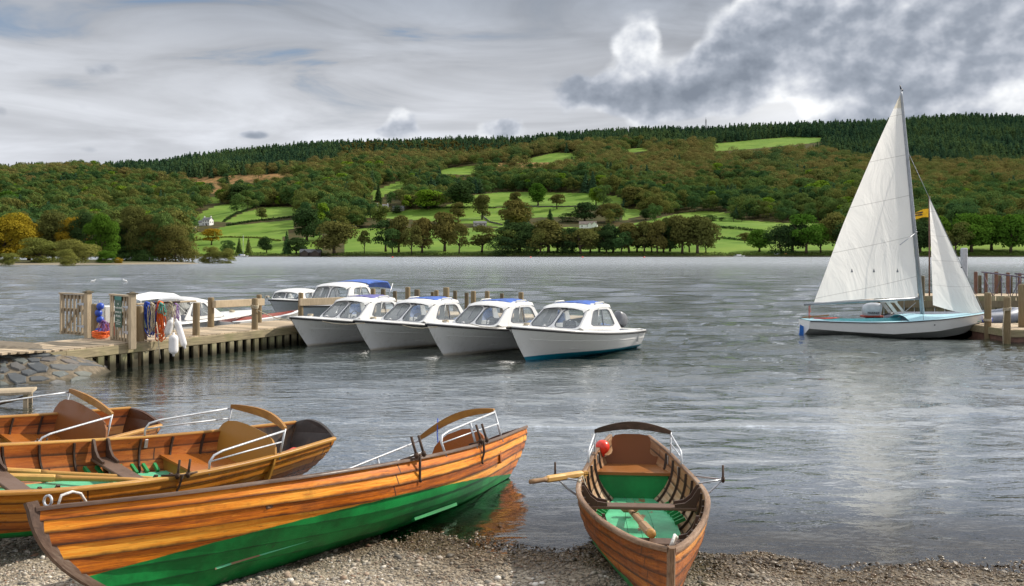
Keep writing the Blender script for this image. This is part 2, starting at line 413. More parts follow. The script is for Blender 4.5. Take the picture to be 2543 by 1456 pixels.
def np_mesh(name, V, Fq, rnd=None, mats=(), mi=None, smooth=False):
    me = bpy.data.meshes.new(name); n = len(V); k = len(Fq); w = Fq.shape[1]
    me.vertices.add(n); me.vertices.foreach_set('co', V.astype(np.float32).ravel())
    me.loops.add(k*w); me.loops.foreach_set('vertex_index', Fq.astype(np.int32).ravel())
    me.polygons.add(k); me.polygons.foreach_set('loop_start', np.arange(0, k*w, w, dtype=np.int32))
    for m in mats: me.materials.append(m)
    if mi is not None: me.polygons.foreach_set('material_index', mi.astype(np.int32))
    if smooth: me.polygons.foreach_set('use_smooth', np.ones(k, bool))
    if rnd is not None:
        a = me.attributes.new('rnd', 'FLOAT', 'FACE'); a.data.foreach_set('value', rnd.astype(np.float32))
    me.update(calc_edges=True); me.validate(); return me
def leaf_quads(C, N, size, rng, jitter=.42, elong=1.0):
    """one leaf-clump quad per centre, facing roughly along N"""
    n = len(C); N = N+rng.normal(0, jitter, (n, 3)); N /= np.linalg.norm(N, axis=1)[:, None]+1e-9
    R = rng.normal(0, 1, (n, 3)); U = np.cross(N, R); U /= np.linalg.norm(U, axis=1)[:, None]+1e-9; Wv = np.cross(N, U)
    s = size*rng.uniform(.6, 1.3, (n, 1)); a = rng.uniform(.6, 1.0, (n, 1))
    V = np.stack([C-U*s*elong, C-Wv*s*a, C+U*s*elong*rng.uniform(.7, 1.1, (n, 1)), C+Wv*s*a], 1).reshape(-1, 3)
    return V, np.arange(4*n).reshape(n, 4)
def broad_crown(seed, n=900, lobes=16, h=1.0, w=.85, base=.22, size=.035, flat=.8, lobr=(.17, .30), jit=.42):
    """crown of a tree of height 1 standing at the origin; lobes of leaf clumps, gaps between"""
    rng = np.random.default_rng(seed)
    a = rng.uniform(0, 6.28, lobes); zc = rng.uniform(0, 1, lobes); rr = np.sqrt(rng.uniform(.05, 1, lobes))
    prof = np.sqrt(np.clip(1-((zc-.42)/.62)**2, .05, 1))
    c = np.stack([np.cos(a)*rr*prof*w*.33, np.sin(a)*rr*prof*w*.33, base+.10+zc*(h-base-.24)], 1)
    r = rng.uniform(lobr[0], lobr[1], lobes)*w*.85
    k = rng.choice(lobes, n, p=r**2/(r**2).sum())
    d = rng.normal(0, 1, (n, 3)); d /= np.linalg.norm(d, axis=1)[:, None]
    d[:, 2] = np.where(d[:, 2] < -.35, -d[:, 2], d[:, 2])
    rad = r[k]*rng.uniform(.55, 1.05, n)**.6
    C = c[k]+d*rad[:, None]*np.array([1, 1, flat])
    V, Fq = leaf_quads(C, d*1.1, size, rng, jit)
    rv = rng.uniform(0, 1, lobes)[k]*.6+rng.uniform(0, 1, n)*.4
    return V, Fq, rv
def conifer_crown(seed, n=420, w=.30, base=.08, size=.035):
    rng = np.random.default_rng(seed)
    z = 1-np.sqrt(rng.uniform(0, 1, n)); z = base+(1-base)*z
    tier = np.round(z*11)/11*.6+z*.4
    a = rng.uniform(0, 6.28, n); R = (1-tier)*w*.62*rng.uniform(.35, 1.05, n)*(1+.18*np.sin(a*5+seed))+.006
    C = np.stack([np.cos(a)*R, np.sin(a)*R, z-R*.25], 1)
    N = np.stack([np.cos(a), np.sin(a), np.full(n, .9)], 1)
    V, Fq = leaf_quads(C, N, size, rng, .35, 1.5)
    return V, Fq, rng.uniform(0, 1, n)
def trunk_mb(seed, h=.5, r=.022, limbs=6, spread=.3):
    rng = random.Random(seed); mb = MB()
    lean = rng.uniform(-.03, .03)
    mb.tube([(0, 0, -.02), (lean*.3, 0, h*.3), (lean, lean, h*.65), (lean*1.5, lean, h*1.3)], [r*1.35, r, r*.8, r*.3], 7)
    for i in range(limbs):
        a = i*2.4+rng.uniform(-.4, .4); z0 = h*rng.uniform(.35, .9); L = spread*rng.uniform(.6, 1)
        mb.tube([(lean*.7, lean*.4, z0), (math.cos(a)*L*.5, math.sin(a)*L*.5, z0+L*.45), (math.cos(a)*L, math.sin(a)*L, z0+L*rng.uniform(.7, 1.1))], [r*.55, r*.35, r*.12], 5)
    return mb
CROWN = {}; TRUNK = {}
def crown_mesh(kind, leaf):
    key = kind+leaf
    if key in CROWN: return CROWN[key]
    base = kind.rstrip('0123456789'); sd = int(kind[len(base):] or 0)+len(leaf)*7
    if base == 'broad': V, Q, r = broad_crown(sd, 4200, 26, w=1.02, base=.10, size=.029, lobr=(.2, .32))
    elif base == 'tall': V, Q, r = broad_crown(sd, 4000, 26, w=.80, base=.08, size=.027, lobr=(.22, .36))
    elif base == 'airy': V, Q, r = broad_crown(sd, 2600, 18, w=.95, base=.18, size=.025, lobr=(.15, .27))
    elif base == 'bush': V, Q, r = broad_crown(sd, 3600, 22, w=1.25, base=-.18, size=.024, flat=.9)
    elif base == 'near': V, Q, r = broad_crown(sd, 17000, 34, w=.98, base=.02, size=.0135, lobr=(.14, .26))
    elif base == 'nearbush': V, Q, r = broad_crown(sd, 15000, 30, w=1.35, base=-.2, size=.016, flat=.9, lobr=(.12, .26))
    elif base == 'fir': V, Q, r = conifer_crown(sd, 1500, .42, .06, .026)
    me = np_mesh('crown', V, Q, r, [M[leaf]]); CROWN[key] = me; return me
def trunk_mesh(kind):
    if kind not in TRUNK:
        base = kind.rstrip('0123456789')
        if base == 'fir': mb = MB().tube([(0, 0, -.02), (0, 0, .92)], [.018, .004], 6)
        elif 'bush' in base: mb = trunk_mb(len(TRUNK), .35, .016, 9, .4)
        else: mb = trunk_mb(len(TRUNK), .45, .032 if base != 'airy' else .026, 9, .28)
        o = mb.build('trunk', M['bark']); TRUNK[kind] = o.data; bpy.data.objects.remove(o)
    return TRUNK[kind]
def tree(name, loc, h, kind, leaf, label, group=None, w=1.0, cat='tree'):
    e = thing(name, loc, label, cat, group, rz=random.uniform(0, 6.28)); e.scale = (h*w, h*w, h)
    for nm, me in (('trunk', trunk_mesh(kind)), ('crown', crown_mesh(kind, leaf))):
        o = bpy.data.objects.new(nm, me); COL.objects.link(o); o.parent = e
    return e
# ---------------------------------------------------------------- single trees: (x, base y, top y, width, kind, leaf) in reference pixels
ORD = ['first','second','third','fourth','fifth','sixth','seventh','eighth','ninth','tenth','eleventh','twelfth','thirteenth','fourteenth','fifteenth','sixteenth','seventeenth','eighteenth','nineteenth','twentieth','twenty first','twenty second','twenty third','twenty fourth','twenty fifth','twenty sixth','twenty seventh','twenty eighth','twenty ninth','thirtieth','thirty first','thirty second','thirty third','thirty fourth','thirty fifth','thirty sixth','thirty seventh','thirty eighth','thirty ninth','fortieth']
TENS = ['', '', 'twenty', 'thirty', 'forty', 'fifty', 'sixty']
while len(ORD) < 68: k_ = len(ORD)+1; ORD.append((TENS[k_//10][:-1]+'ieth') if k_ % 10 == 0 else TENS[k_//10]+' '+ORD[k_ % 10-1])
WORD = {'leaf_bronze':'bronze brown','leaf_green':'green','leaf_dark':'dark green','leaf_bright':'bright green','leaf_gold':'golden','leaf_willow':'pale willow green','leaf_low':'olive green','leaf_conifer':'deep green'}
SHORE = [(830,635,549,88,'broad1','leaf_bronze'),(905,634,569,30,'airy1','leaf_bronze'),(958,635,546,72,'airy2','leaf_dark'),(990,634,533,60,'tall1','leaf_bronze'),
 (1022,635,552,46,'airy3','leaf_bronze'),(1048,635,539,56,'tall2','leaf_bronze'),(1104,634,524,76,'tall3','leaf_bronze'),(1140,635,555,50,'airy2','leaf_bronze'),
 (1197,635,560,74,'airy4','leaf_bronze'),(1248,634,588,56,'bush1','leaf_dark'),(1290,635,553,92,'broad2','leaf_dark'),(1328,634,560,60,'broad4','leaf_dark'),(1362,635,546,88,'broad3','leaf_bronze'),
 (1402,634,572,60,'bush2','leaf_dark'),(1442,635,556,88,'airy5','leaf_bronze'),(1488,634,562,56,'broad1','leaf_bronze'),(1523,634,557,58,'broad4','leaf_dark'),(1562,635,552,60,'tall2','leaf_bronze'),
 (1600,635,549,58,'airy2','leaf_bronze'),(1632,634,545,52,'tall1','leaf_bronze'),(1664,635,538,60,'tall3','leaf_bronze'),(1694,634,534,66,'broad1','leaf_bronze'),(1732,633,536,82,'broad3','leaf_bronze'),
 (1753,637,575,42,'airy6','leaf_bronze'),(1886,637,569,52,'broad2','leaf_green'),(1940,636,560,60,'bush3','leaf_dark'),(1968,637,553,76,'broad4','leaf_dark'),(2002,636,521,86,'airy7','leaf_green'),
 (2038,636,556,56,'airy3','leaf_green'),(2078,636,524,66,'broad1','leaf_low'),(2125,636,535,70,'tall2','leaf_green'),(2180,636,530,70,'broad2','leaf_low'),(2230,636,540,70,'tall3','leaf_dark'),
 (2285,636,548,70,'broad4','leaf_dark'),(2330,636,536,66,'tall1','leaf_green'),(2372,636,548,66,'airy2','leaf_low'),(2412,636,529,84,'broad2','leaf_green'),(2462,636,536,76,'broad3','leaf_green'),
 (2510,637,529,76,'tall2','leaf_green'),(2552,637,532,80,'broad2','leaf_green')]
SHORE += [(1262,634,570,50,'broad3','leaf_low'),(1308,635,574,54,'bush1','leaf_dark'),(1342,634,566,52,'broad2','leaf_low'),(1384,634,562,58,'tall2','leaf_low'),(1422,634,566,56,'broad2','leaf_dark'),
 (1466,634,572,54,'broad4','leaf_low'),(1506,634,570,52,'tall1','leaf_dark'),(1543,634,572,54,'airy2','leaf_low'),(1582,634,566,54,'broad3','leaf_dark'),(1618,634,564,50,'airy4','leaf_low'),
 (1648,634,562,52,'broad1','leaf_dark'),(1712,634,556,50,'airy1','leaf_low'),(975,635,566,44,'airy5','leaf_low'),(2105,635,556,60,'broad3','leaf_dark'),(2154,635,560,60,'broad1','leaf_green')]
SHORE.sort(key=lambda q: q[0])
for i, (x, yb, yt, w, k, lf) in enumerate(SHORE):
    Y = 603.0+(i*37 % 5)*4; X = (x-CX)/F*Y; z = float(terr(X, Y)); h = (z-H+(yb-HY)*0)/1.0
    ztop = H+(HY-yt)/F*Y; h = ztop-z; ww = (w/F*Y)/h
    lab = f"{WORD[lf]} lakeside tree, {ORD[i]} from the left in the row along the far shore"
    tree('lakeside_tree', (X, Y, z-.2), h, k, lf, lab, 'trees along the far shore', w=ww*1.38)
FIELD = [(22,516,475,44,'broad2','leaf_green','beside the small pasture at the left edge of the hillside'),(66,508,469,46,'broad1','leaf_low','right of the green tree by the far left pasture'),
 (650,546,514,28,'tall1','leaf_low','alone on the striped pasture above the white house'),(762,600,518,76,'tall3','leaf_dark','large, at the right end of the pasture above the lake'),
 (525,609,565,50,'airy1','leaf_gold','alone on the bright field below the white house'),(566,632,597,32,'broad3','leaf_low','short, on the shore left of the pair of firs'),
 (662,628,588,32,'broad4','leaf_dark','small and round, alone near the water right of the moored yacht'),(712,632,572,40,'fir1','leaf_low','left of the dark boathouse'),(736,630,590,48,'broad2','leaf_dark','wide and low above the dark boathouse'),
 (1064,520,472,66,'broad2','leaf_bright','broad, right of the farmhouse with chimneys'),(1146,517,452,76,'broad4','leaf_dark','big and round at the left end of the middle pasture'),(1197,546,483,48,'tall2','leaf_bronze','tall, standing at the bend of the lane'),
 (1138,553,502,44,'airy4','leaf_bronze','narrow, below the bend of the lane on the central field'),(1278,572,496,84,'tall3','leaf_bronze','tallest and widest one, behind the middle of the shore row'),(1280,512,476,34,'tall1','leaf_bronze','upright, at the top of the tall central clump'),
 (1336,512,454,46,'tall2','leaf_green','tall, standing in front of the dark wood above the middle pasture'),(1383,520,477,42,'airy5','leaf_bronze','spreading, alone on the middle pasture'),(1480,512,464,40,'tall1','leaf_bright','upright, alone at the right of the middle pasture'),
 (1574,512,464,62,'broad1','leaf_bronze','large and round at the right end of the middle pasture'),(1452,552,503,60,'broad2','leaf_dark','behind the low white house by the shore, left one'),(1512,552,505,54,'broad3','leaf_bronze','behind the low white house by the shore, right one'),
 (1604,546,518,26,'broad4','leaf_dark','small, on the rise right of the low white house'),(1366,548,517,32,'fir2','leaf_low','pointed, behind the middle of the shore row'),(1408,552,530,34,'bush1','leaf_dark','bushy, left of the low white house'),
 (1768,549,534,24,'bush2','leaf_dark','tiny round bush on the crest of the mound field'),(1792,550,540,14,'bush3','leaf_dark','smallest bush right of the mound crest'),(1822,551,528,22,'airy3','leaf_dark','left one of the thorn pair on the mound field'),
 (1842,551,530,20,'airy2','leaf_dark','right one of the thorn pair on the mound field'),(1850,604,576,34,'airy6','leaf_bronze','small, left of the round green lakeside tree'),(655,512,472,66,'broad1','leaf_bronze','round, at the upper edge of the striped pasture'),
 (596,505,460,60,'broad3','leaf_dark','dark, on the slope above the white house pasture'),(940,500,455,36,'fir1','leaf_dark','above the farmhouse on the steep narrow pasture'),(945,535,484,24,'fir2','leaf_dark','tall, in front of the farmhouse'),
 (1018,516,484,44,'broad4','leaf_low','rounded, behind the grey barn of the farmhouse'),(905,532,478,40,'fir1','leaf_dark','left of the farmhouse wall'),(550,500,470,30,'broad2','leaf_green','small, beside the uppermost strip of pasture'),
 (880,566,532,46,'broad2','leaf_low','low, left of the lane end above the shore row'),(985,530,512,26,'bush2','leaf_dark','garden bush in front of the grey barn')]
for (x, yb, yt, w, k, lf, where) in FIELD:
    X, Y, z = trace(x, yb); h = (yb-yt)/F*Y; ww = (w/F*Y)/h
    tree('field_tree' if 'bush' not in k else 'field_bush', (X, Y, z-.15), h, k, lf, f"{WORD[lf]} tree, {where}", 'trees standing on the fields', w=ww*1.3)
for i, x in enumerate((594, 617)):
    X, Y, z = trace(x, 631); h = 43/F*Y
    tree('fir_tree', (X, Y, z-.1), h, 'fir2', 'leaf_low', f"small pointed fir on the lake shore beside the moored yacht, {('left', 'right')[i]} one of the pair", 'pair of firs by the yacht', w=.95)

# peninsula with trees on the left
def build_peninsula():
    mb = MB(); xs = np.linspace(-260, 22, 60); rows = []
    for j, v in enumerate(np.linspace(0, 1, 14)):
        r = []
        for u in np.linspace(0, 1, 70):
            X = -330+u*(330-71.5); yn = 190-max(0, (X+150))*-.18+1.5*math.sin(X*.21)+1.0*math.sin(X*.53)
            yf = yn+60-45*max(0, (u-.75)/.25)**2
            Y = yn+(yf-yn)*v
            e = min(1, (1-u)*8)*math.sin(min(1, v*1.5+.0)*math.pi/2) if v < .7 else min(1, (1-u)*8)
            r.append((X, Y, -.25+1.0*e**.6 if e > 0 else -.25))
        rows.append(r)
    mb.grid(rows, flip=False)
    m, t, b = mat('island_ground'); p = t.pos(); n = t.noise(p, .9, 5, .6); x, y, z = t.xyz(p)
    c = t.mix(t.sm(z+(n-.5)*.3, .12, .5), t.mix(n, (.19, .155, .10), (.30, .25, .17)), t.mix(n, (.05, .06, .015), (.10, .09, .03)))
    t.put(b.inputs['Base Color'], c); b.inputs['Roughness'].default_value = .95
    o = mb.build('peninsula', m); tag(o, 'low sandy peninsula under the near trees at the left of the lake', 'shore', kind='structure')
build_peninsula()
NEAR = [(15,655,528,150,'near1','leaf_gold','large golden tree at the left edge of the lake peninsula'),(72,654,545,110,'near2','leaf_gold','second golden tree on the peninsula, right of the one at the edge'),
 (132,654,525,100,'near3','leaf_bronze','bronze tree with golden lower side in the middle of the peninsula'),(172,652,530,90,'near4','leaf_gold','yellow green tree behind the pale bushes on the peninsula'),
 (212,653,527,86,'near1','leaf_dark','dark green upright tree behind the tall green one'),(248,655,528,100,'near5','leaf_green','tall fresh green tree on the peninsula, tallest of the greens'),
 (300,652,555,60,'near2','leaf_dark','dark tree filling the gap in the middle of the peninsula trees'),(335,653,512,96,'near3','leaf_bronze','tallest russet tree on the right half of the peninsula'),
 (378,653,530,90,'near4','leaf_bronze','brown green tree between the russet tree and the peninsula tip'),(405,652,527,80,'near5','leaf_low','tree with a bright green top near the peninsula tip'),
 (436,652,556,92,'nearbush1','leaf_bronze','wide rounded tree overhanging the water at the peninsula tip'),(-45,655,540,110,'near2','leaf_bronze','bronze tree partly cut by the left edge of the view'),
 (362,653,590,110,'nearbush3','leaf_low','low dark undergrowth tree beneath the russet trees'),(100,656,596,104,'nearbush2','leaf_willow','broad pale willow bush at the water below the golden trees'),
 (18,661,628,46,'nearbush1','leaf_willow','small pale willow bush by the sandy spit at the left edge'),(188,658,598,86,'nearbush3','leaf_willow','pale green willow bush overhanging the sand, right of the broad one'),
 (168,660,622,46,'nearbush2','leaf_willow','small light bush in front of the two pale willows'),(262,656,622,50,'nearbush1','leaf_green','low green bush at the foot of the tall fresh green tree'),
 (294,656,640,18,'nearbush2','leaf_gold','tiny golden shrub at the water edge of the peninsula')]
for (x, yb, yt, w, k, lf, lab) in NEAR:
    Y = 5980/(yb-HY)*.985 if yb > 650 else 225
    Y = min(Y, 222); 
    if yb <= 654: Y += 10
    X = (x-CX)/F*Y; ztop = H+(HY-yt)/F*Y; z = .35; h = ztop-z
    tree('willow_bush' if lf == 'leaf_willow' else ('peninsula_tree' if h > 4 else 'shore_bush'), (X, Y, z), h, k, lf, lab, 'trees on the lake peninsula', w=(w/F*Y)/h*1.1, cat='bush' if 'bush' in lab else 'tree')
for i, (x, yt, w) in enumerate(((520, 612, 50), (560, 620, 46))):
    Y = 228; X = (x-CX)/F*Y; z = -.15; h = H+(HY-yt)/F*Y-z
    tree('island_bush', (X, Y, z), h, 'nearbush%d' % (i+1), 'leaf_willow', ('taller olive bush' if i == 0 else 'lower olive bush')+' rising straight from the water off the peninsula tip', 'bushes in the water off the peninsula', w=(w/F*Y)/h, cat='bush')

# ---------------------------------------------------------------- distant woods: far-off masses of trees
def wood(name, label, pts, kinds, hs, seed, sources):
    """pts: Nx3 positions; kinds: index of source per point; hs: height per point"""
    rng = np.random.default_rng(seed); n = len(pts)
    me = bpy.data.meshes.new(name); me.vertices.add(n); me.vertices.foreach_set('co', pts.astype(np.float32).ravel())
    for nm, typ, val in (('k', 'INT', kinds), ('hh', 'FLOAT', hs), ('rz', 'FLOAT', rng.uniform(0, 6.28, n)), ('ww', 'FLOAT', rng.uniform(.85, 1.2, n))):
        a = me.attributes.new(nm, typ, 'POINT'); a.data.foreach_set('value', np.asarray(val, np.int32 if typ == 'INT' else np.float32))
    o = bpy.data.objects.new(name, me); COL.objects.link(o)
    ng = bpy.data.node_groups.new(name, 'GeometryNodeTree')
    ng.interface.new_socket('Geometry', in_out='INPUT', socket_type='NodeSocketGeometry')
    ng.interface.new_socket('Geometry', in_out='OUTPUT', socket_type='NodeSocketGeometry')
    N = ng.nodes; L = ng.links; gi = N.new('NodeGroupInput'); go = N.new('NodeGroupOutput'); jo = N.new('GeometryNodeJoinGeometry')
    def at_(nm, typ):
        a = N.new('GeometryNodeInputNamedAttribute'); a.data_type = typ; a.inputs[0].default_value = nm; return a.outputs[0]
    K = at_('k', 'INT'); hh = at_('hh', 'FLOAT'); rz = at_('rz', 'FLOAT'); ww = at_('ww', 'FLOAT')
    mu = N.new('ShaderNodeMath'); mu.operation = 'MULTIPLY'; L.new(hh, mu.inputs[0]); L.new(ww, mu.inputs[1])
    sc = N.new('ShaderNodeCombineXYZ'); L.new(mu.outputs[0], sc.inputs[0]); L.new(mu.outputs[0], sc.inputs[1]); L.new(hh, sc.inputs[2])
    ro = N.new('ShaderNodeCombineXYZ'); L.new(rz, ro.inputs[2])
    for i, src in enumerate(sources):
        oi = N.new('GeometryNodeObjectInfo'); oi.inputs[0].default_value = src; oi.inputs[1].default_value = True; oi.transform_space = 'ORIGINAL'
        cp = N.new('FunctionNodeCompare'); cp.data_type = 'INT'; cp.operation = 'EQUAL'
        L.new(K, cp.inputs[2]); cp.inputs[3].default_value = i
        ip = N.new('GeometryNodeInstanceOnPoints'); L.new(gi.outputs[0], ip.inputs[0]); L.new(cp.outputs[0], ip.inputs[1])
        L.new(oi.outputs['Geometry'], ip.inputs[2]); L.new(ro.outputs[0], ip.inputs[5]); L.new(sc.outputs[0], ip.inputs[6])
        L.new(ip.outputs[0], jo.inputs[0])
    L.new(jo.outputs[0], go.inputs[0])
    md = o.modifiers.new('trees', 'NODES'); md.node_group = ng
    return tag(o, label, 'wood', kind='stuff')
def proto(name, V, Q, r, leaf, trunk=True):
    """low-detail tree used only by the distant woods (kept as data, not linked)"""
    mats = [M[leaf], M['bark']]; mi = np.zeros(len(Q))
    if trunk:
        tv = []; 
        for z, rr in ((-.06, .022), (.6, .012)):
            tv += [(rr*math.cos(a), rr*math.sin(a), z) for a in (0, 2.09, 4.19)]
        tf = [[0, 1, 4, 3], [1, 2, 5, 4], [2, 0, 3, 5]]; b = len(V)
        V = np.concatenate([V, np.array(tv)]); Q = np.concatenate([Q, np.array(tf)+b]); r = np.concatenate([r, [.5]*3]); mi = np.concatenate([mi, [1, 1, 1]])
    return bpy.data.objects.new(name, np_mesh(name, V, Q, r, mats, mi))
def build_woods():
    rng = np.random.default_rng(5)
    con_line = lambda px: np.interp(px, [-600,0,230,400,700,860,1000,1200,1350,1550,1700,1900,2000,2100,2200,2330,2543,3000], [424,428,424,448,425,408,396,392,372,362,372,368,366,400,412,420,428,430])
    def scatter(n, ylo, yhi):
        Y = np.sqrt(rng.uniform(ylo**2, yhi**2, n)); px = rng.uniform(-700, 3200, n); X = (px-CX)/F*Y
        return X, Y
    def dedupe(X, Y, cell):
        key = np.floor(X/cell).astype(int)*100003+np.floor(Y/cell).astype(int)
        _, i = np.unique(key, return_index=True); return i
    # broadleaf
    X, Y = scatter(150000, 612, 1880); i = dedupe(X, Y, 12.5); X, Y = X[i], Y[i]
    Z = terr(X, Y); px = CX+F*X/Y; py = HY-F*(Z-H)/Y
    hgt = rng.uniform(12, 23, len(X))*(1+.15*np.sin(X*.02)); hp = hgt/Y*F
    ok = ~field_mask(px, py)
    for q in (.35, .7, .95): ok &= ~(field_mask(px, py-hp*q) & (rng.uniform(0, 1, len(X)) < .96))
    bm = brown_mask(px, py) | brown_mask(px, py-hp*.6)
    ok &= ~(bm & (rng.uniform(0, 1, len(X)) < .95))
    ok &= py > con_line(px)
    ok &= ~((np.abs(px-504) < 34) & (py > 549) & (py < 574)) & ~((np.abs(px-470) < 26) & (py > 557) & (py < 580)) & ~((np.abs(px-965) < 44) & (py > 518) & (py < 545)) & ~((np.abs(px-1462) < 36) & (py > 556) & (py < 600))
    ok &= ~((px > 470) & (px < 2640) & (Y < 640) & (rng.uniform(0, 1, len(X)) < .93))
    ok &= ~((px > 855) & (px < 1245) & (Y < 700))
    ok &= ~((px > 470) & (px < 860) & (py > 560) & (rng.uniform(0, 1, len(X)) < .9))
    X, Y, Z, hgt, px, py = X[ok], Y[ok], Z[ok], hgt[ok], px[ok], py[ok]
    near = (und(X+50, Y, 90) > .34) | (py > np.interp(px, [0, 600, 1000, 1500, 2000, 2600], [440, 470, 430, 445, 468, 478])+rng.normal(0, 16, len(X))+14*np.sin(px*.02))
    src_hi = [proto('wood_oak', *broad_crown(s, 1300, 9, w=1.18, base=.06, size=.032, flat=.72, lobr=(.26, .42), jit=.2), 'leaf_wood') for s in (31, 32, 33)]
    src_lo = [proto('wood_ash', *broad_crown(s, 1300, 11, w=.95, base=.06, size=.030, lobr=(.22, .36), jit=.22), 'leaf_low') for s in (41, 42, 43)]
    src_br = [proto('wood_birch', *broad_crown(s, 700, 10, w=.85, base=.06, size=.040, lobr=(.18, .32)), 'leaf_bright') for s in (51,)]
    k = rng.integers(0, 3, len(X))
    a = ~near
    wood('oak_wood', 'brown and olive oak wood covering the middle slopes of the hillside', np.stack([X, Y, Z], 1)[a], k[a], hgt[a], 1, src_hi)
    a = near; k2 = np.where(rng.uniform(0, 1, len(X)) < .05, 3, k); clump = (und(X, Y, 140) > .18) & (rng.uniform(0, 1, len(X)) < .6); k2 = np.where(clump, 4, k2)
    wood('mixed_wood', 'darker green mixed wood on the lower slopes between the fields', np.stack([X, Y, Z], 1)[a], k2[a], hgt[a]*1.08, 2, src_lo+src_br+[proto('wood_spruce', *conifer_crown(9, 700, .50, .05, .045), 'leaf_conifer')])
    # conifers
    X, Y = scatter(260000, 1150, 2010); i = dedupe(X, Y, 6.8); X, Y = X[i], Y[i]
    Z = terr(X, Y); px = CX+F*X/Y; py = HY-F*(Z-H)/Y
    hgt = rng.uniform(10, 22, len(X))*(1+.18*np.sin(X*.013+2)*np.sin(Y*.02)); hp = hgt/Y*F
    fm = field_mask(px, py)
    for q in (.4, .8): fm |= field_mask(px, py-hp*q)
    ok = (py <= con_line(px)+rng.normal(0, 5, len(X))) & ~fm & ~(brown_mask(px, py) & (rng.uniform(0, 1, len(X)) < .8))
    X, Y, Z, hgt, px, py = X[ok], Y[ok], Z[ok], hgt[ok], px[ok], py[ok]
    src = [proto('wood_fir', *conifer_crown(s, 300, .40, .05, .055), 'leaf_conifer') for s in (1, 2, 3)]
    src += [proto('wood_larch', *broad_crown(s, 400, 8, w=.5, base=.1, size=.045), 'leaf_larch') for s in (61,)]
    k = rng.integers(0, 3, len(X))
    lar = (px > 840) & (px < 1400) & (py > 372+rng.uniform(-14, 6, len(X))) & (rng.uniform(0, 1, len(X)) < .55)
    wood('conifer_plantation', 'dark conifer plantation along the top of the ridge', np.stack([X, Y, Z], 1), np.where(lar, 3, k), hgt, 3, src)
build_woods()

# ---------------------------------------------------------------- hedges and field walls
simple('field_wall_stone', (.11, .105, .085), .95, var=.4, scale=.6)
def poly_strip(name, pts, label, cat, leaf=None, hgt=1.6, grp=None):
    W = []
    for i in range(len(pts)-1):
        for t in np.linspace(0, 1, 14)[:-1]:
            x = pts[i][0]*(1-t)+pts[i+1][0]*t; y = pts[i][1]*(1-t)+pts[i+1][1]*t; W.append(Vector(trace(x, y)))
    if leaf:
        rng = np.random.default_rng(len(pts)*7+int(pts[0][0])); C = []
        for i in range(len(W)-1):
            n = int((W[i+1]-W[i]).length*14)+4
            tt = rng.uniform(0, 1, (n, 1)); C.append(np.array(W[i])*(1-tt)+np.array(W[i+1])*tt+rng.normal(0, .7, (n, 3))*[1, 1, .35]+[0, 0, hgt*.5]*rng.uniform(.2, 1.6, (n, 1)))
        C = np.concatenate(C); V, Q = leaf_quads(C, rng.normal(0, 1, C.shape)+[0, 0, .8], .55, rng)
        o = bpy.data.objects.new(name, np_mesh(name, V, Q, rng.uniform(0, 1, len(Q)), [M[leaf]])); COL.objects.link(o)
    else:
        mb = MB()
        for i in range(len(W)-1): mb.bar(W[i]+Vector((0, 0, hgt/2-.2)), W[i+1]+Vector((0, 0, hgt/2-.2)), .7, hgt)
        o = mb.build(name, M['field_wall_stone'])
    return tag(o, label, cat, grp)
G_H = 'hedges between the fields'
poly_strip('hedge', [(556,552),(583,534),(611,524),(640,514)], 'dark hedge slanting up between the two pastures above the white house', 'hedge', 'leaf_dark', 2.4, G_H)
poly_strip('hedge', [(564,562),(600,556),(660,548),(735,541)], 'long dark hedge along the lower edge of the striped pasture', 'hedge', 'leaf_dark', 2.6, G_H)
poly_strip('hedge', [(480,599),(560,590),(640,592),(700,600)], 'thin dark hedge crossing the bright field above the lake at the left', 'hedge', 'leaf_low', 1.0, G_H)
poly_strip('hedge', [(1050,519),(1130,518),(1240,518)], 'dark hedge along the top of the field right of the farmhouse', 'hedge', 'leaf_dark', 2.2, G_H)
poly_strip('hedge', [(1780,566),(1840,570),(1900,578)], 'dark hedge across the field right of the mound', 'hedge', 'leaf_dark', 2.2, G_H)
poly_strip('hedge', [(1790,592),(1860,600),(1930,608)], 'low hedge running down to the round green lakeside tree', 'hedge', 'leaf_low', 1.5, G_H)
poly_strip('dry_stone_wall', [(1290,513),(1340,515),(1400,515),(1460,513)], 'dark dry stone wall across the middle pasture', 'wall', None, 1.6)
poly_strip('dry_stone_wall', [(1196,536),(1216,553),(1250,561)], 'crooked dry stone wall below the bend of the lane', 'wall', None, 1.6)
poly_strip('lane', [(1146,548),(1170,543),(1195,540),(1215,530),(1240,526)], 'pale lane bending across the central field', 'lane', None, .25)
bpy.data.objects['lane']['kind'] = 'structure'

# bank of reeds and bracken along the far waterline
def bank():
    rng = np.random.default_rng(9); n = 9000
    px = rng.uniform(470, 2700, n); Y = rng.uniform(598.5, 604, n); X = (px-CX)/F*Y
    C = np.stack([X, Y, terr(X, Y)+rng.uniform(0, 1.5, n)*(.4+.6*np.abs(np.sin(px*.013)+.3*np.sin(px*.07)))], 1)
    V, Q = leaf_quads(C, rng.normal(0, 1, C.shape), .5, rng)
    o = bpy.data.objects.new('bank_undergrowth', np_mesh('bank_undergrowth', V, Q, rng.uniform(0, 1, n), [M['leaf_low']])); COL.objects.link(o)
    tag(o, 'low dark undergrowth along the far waterline under the shore trees', 'undergrowth', kind='stuff')
bank()

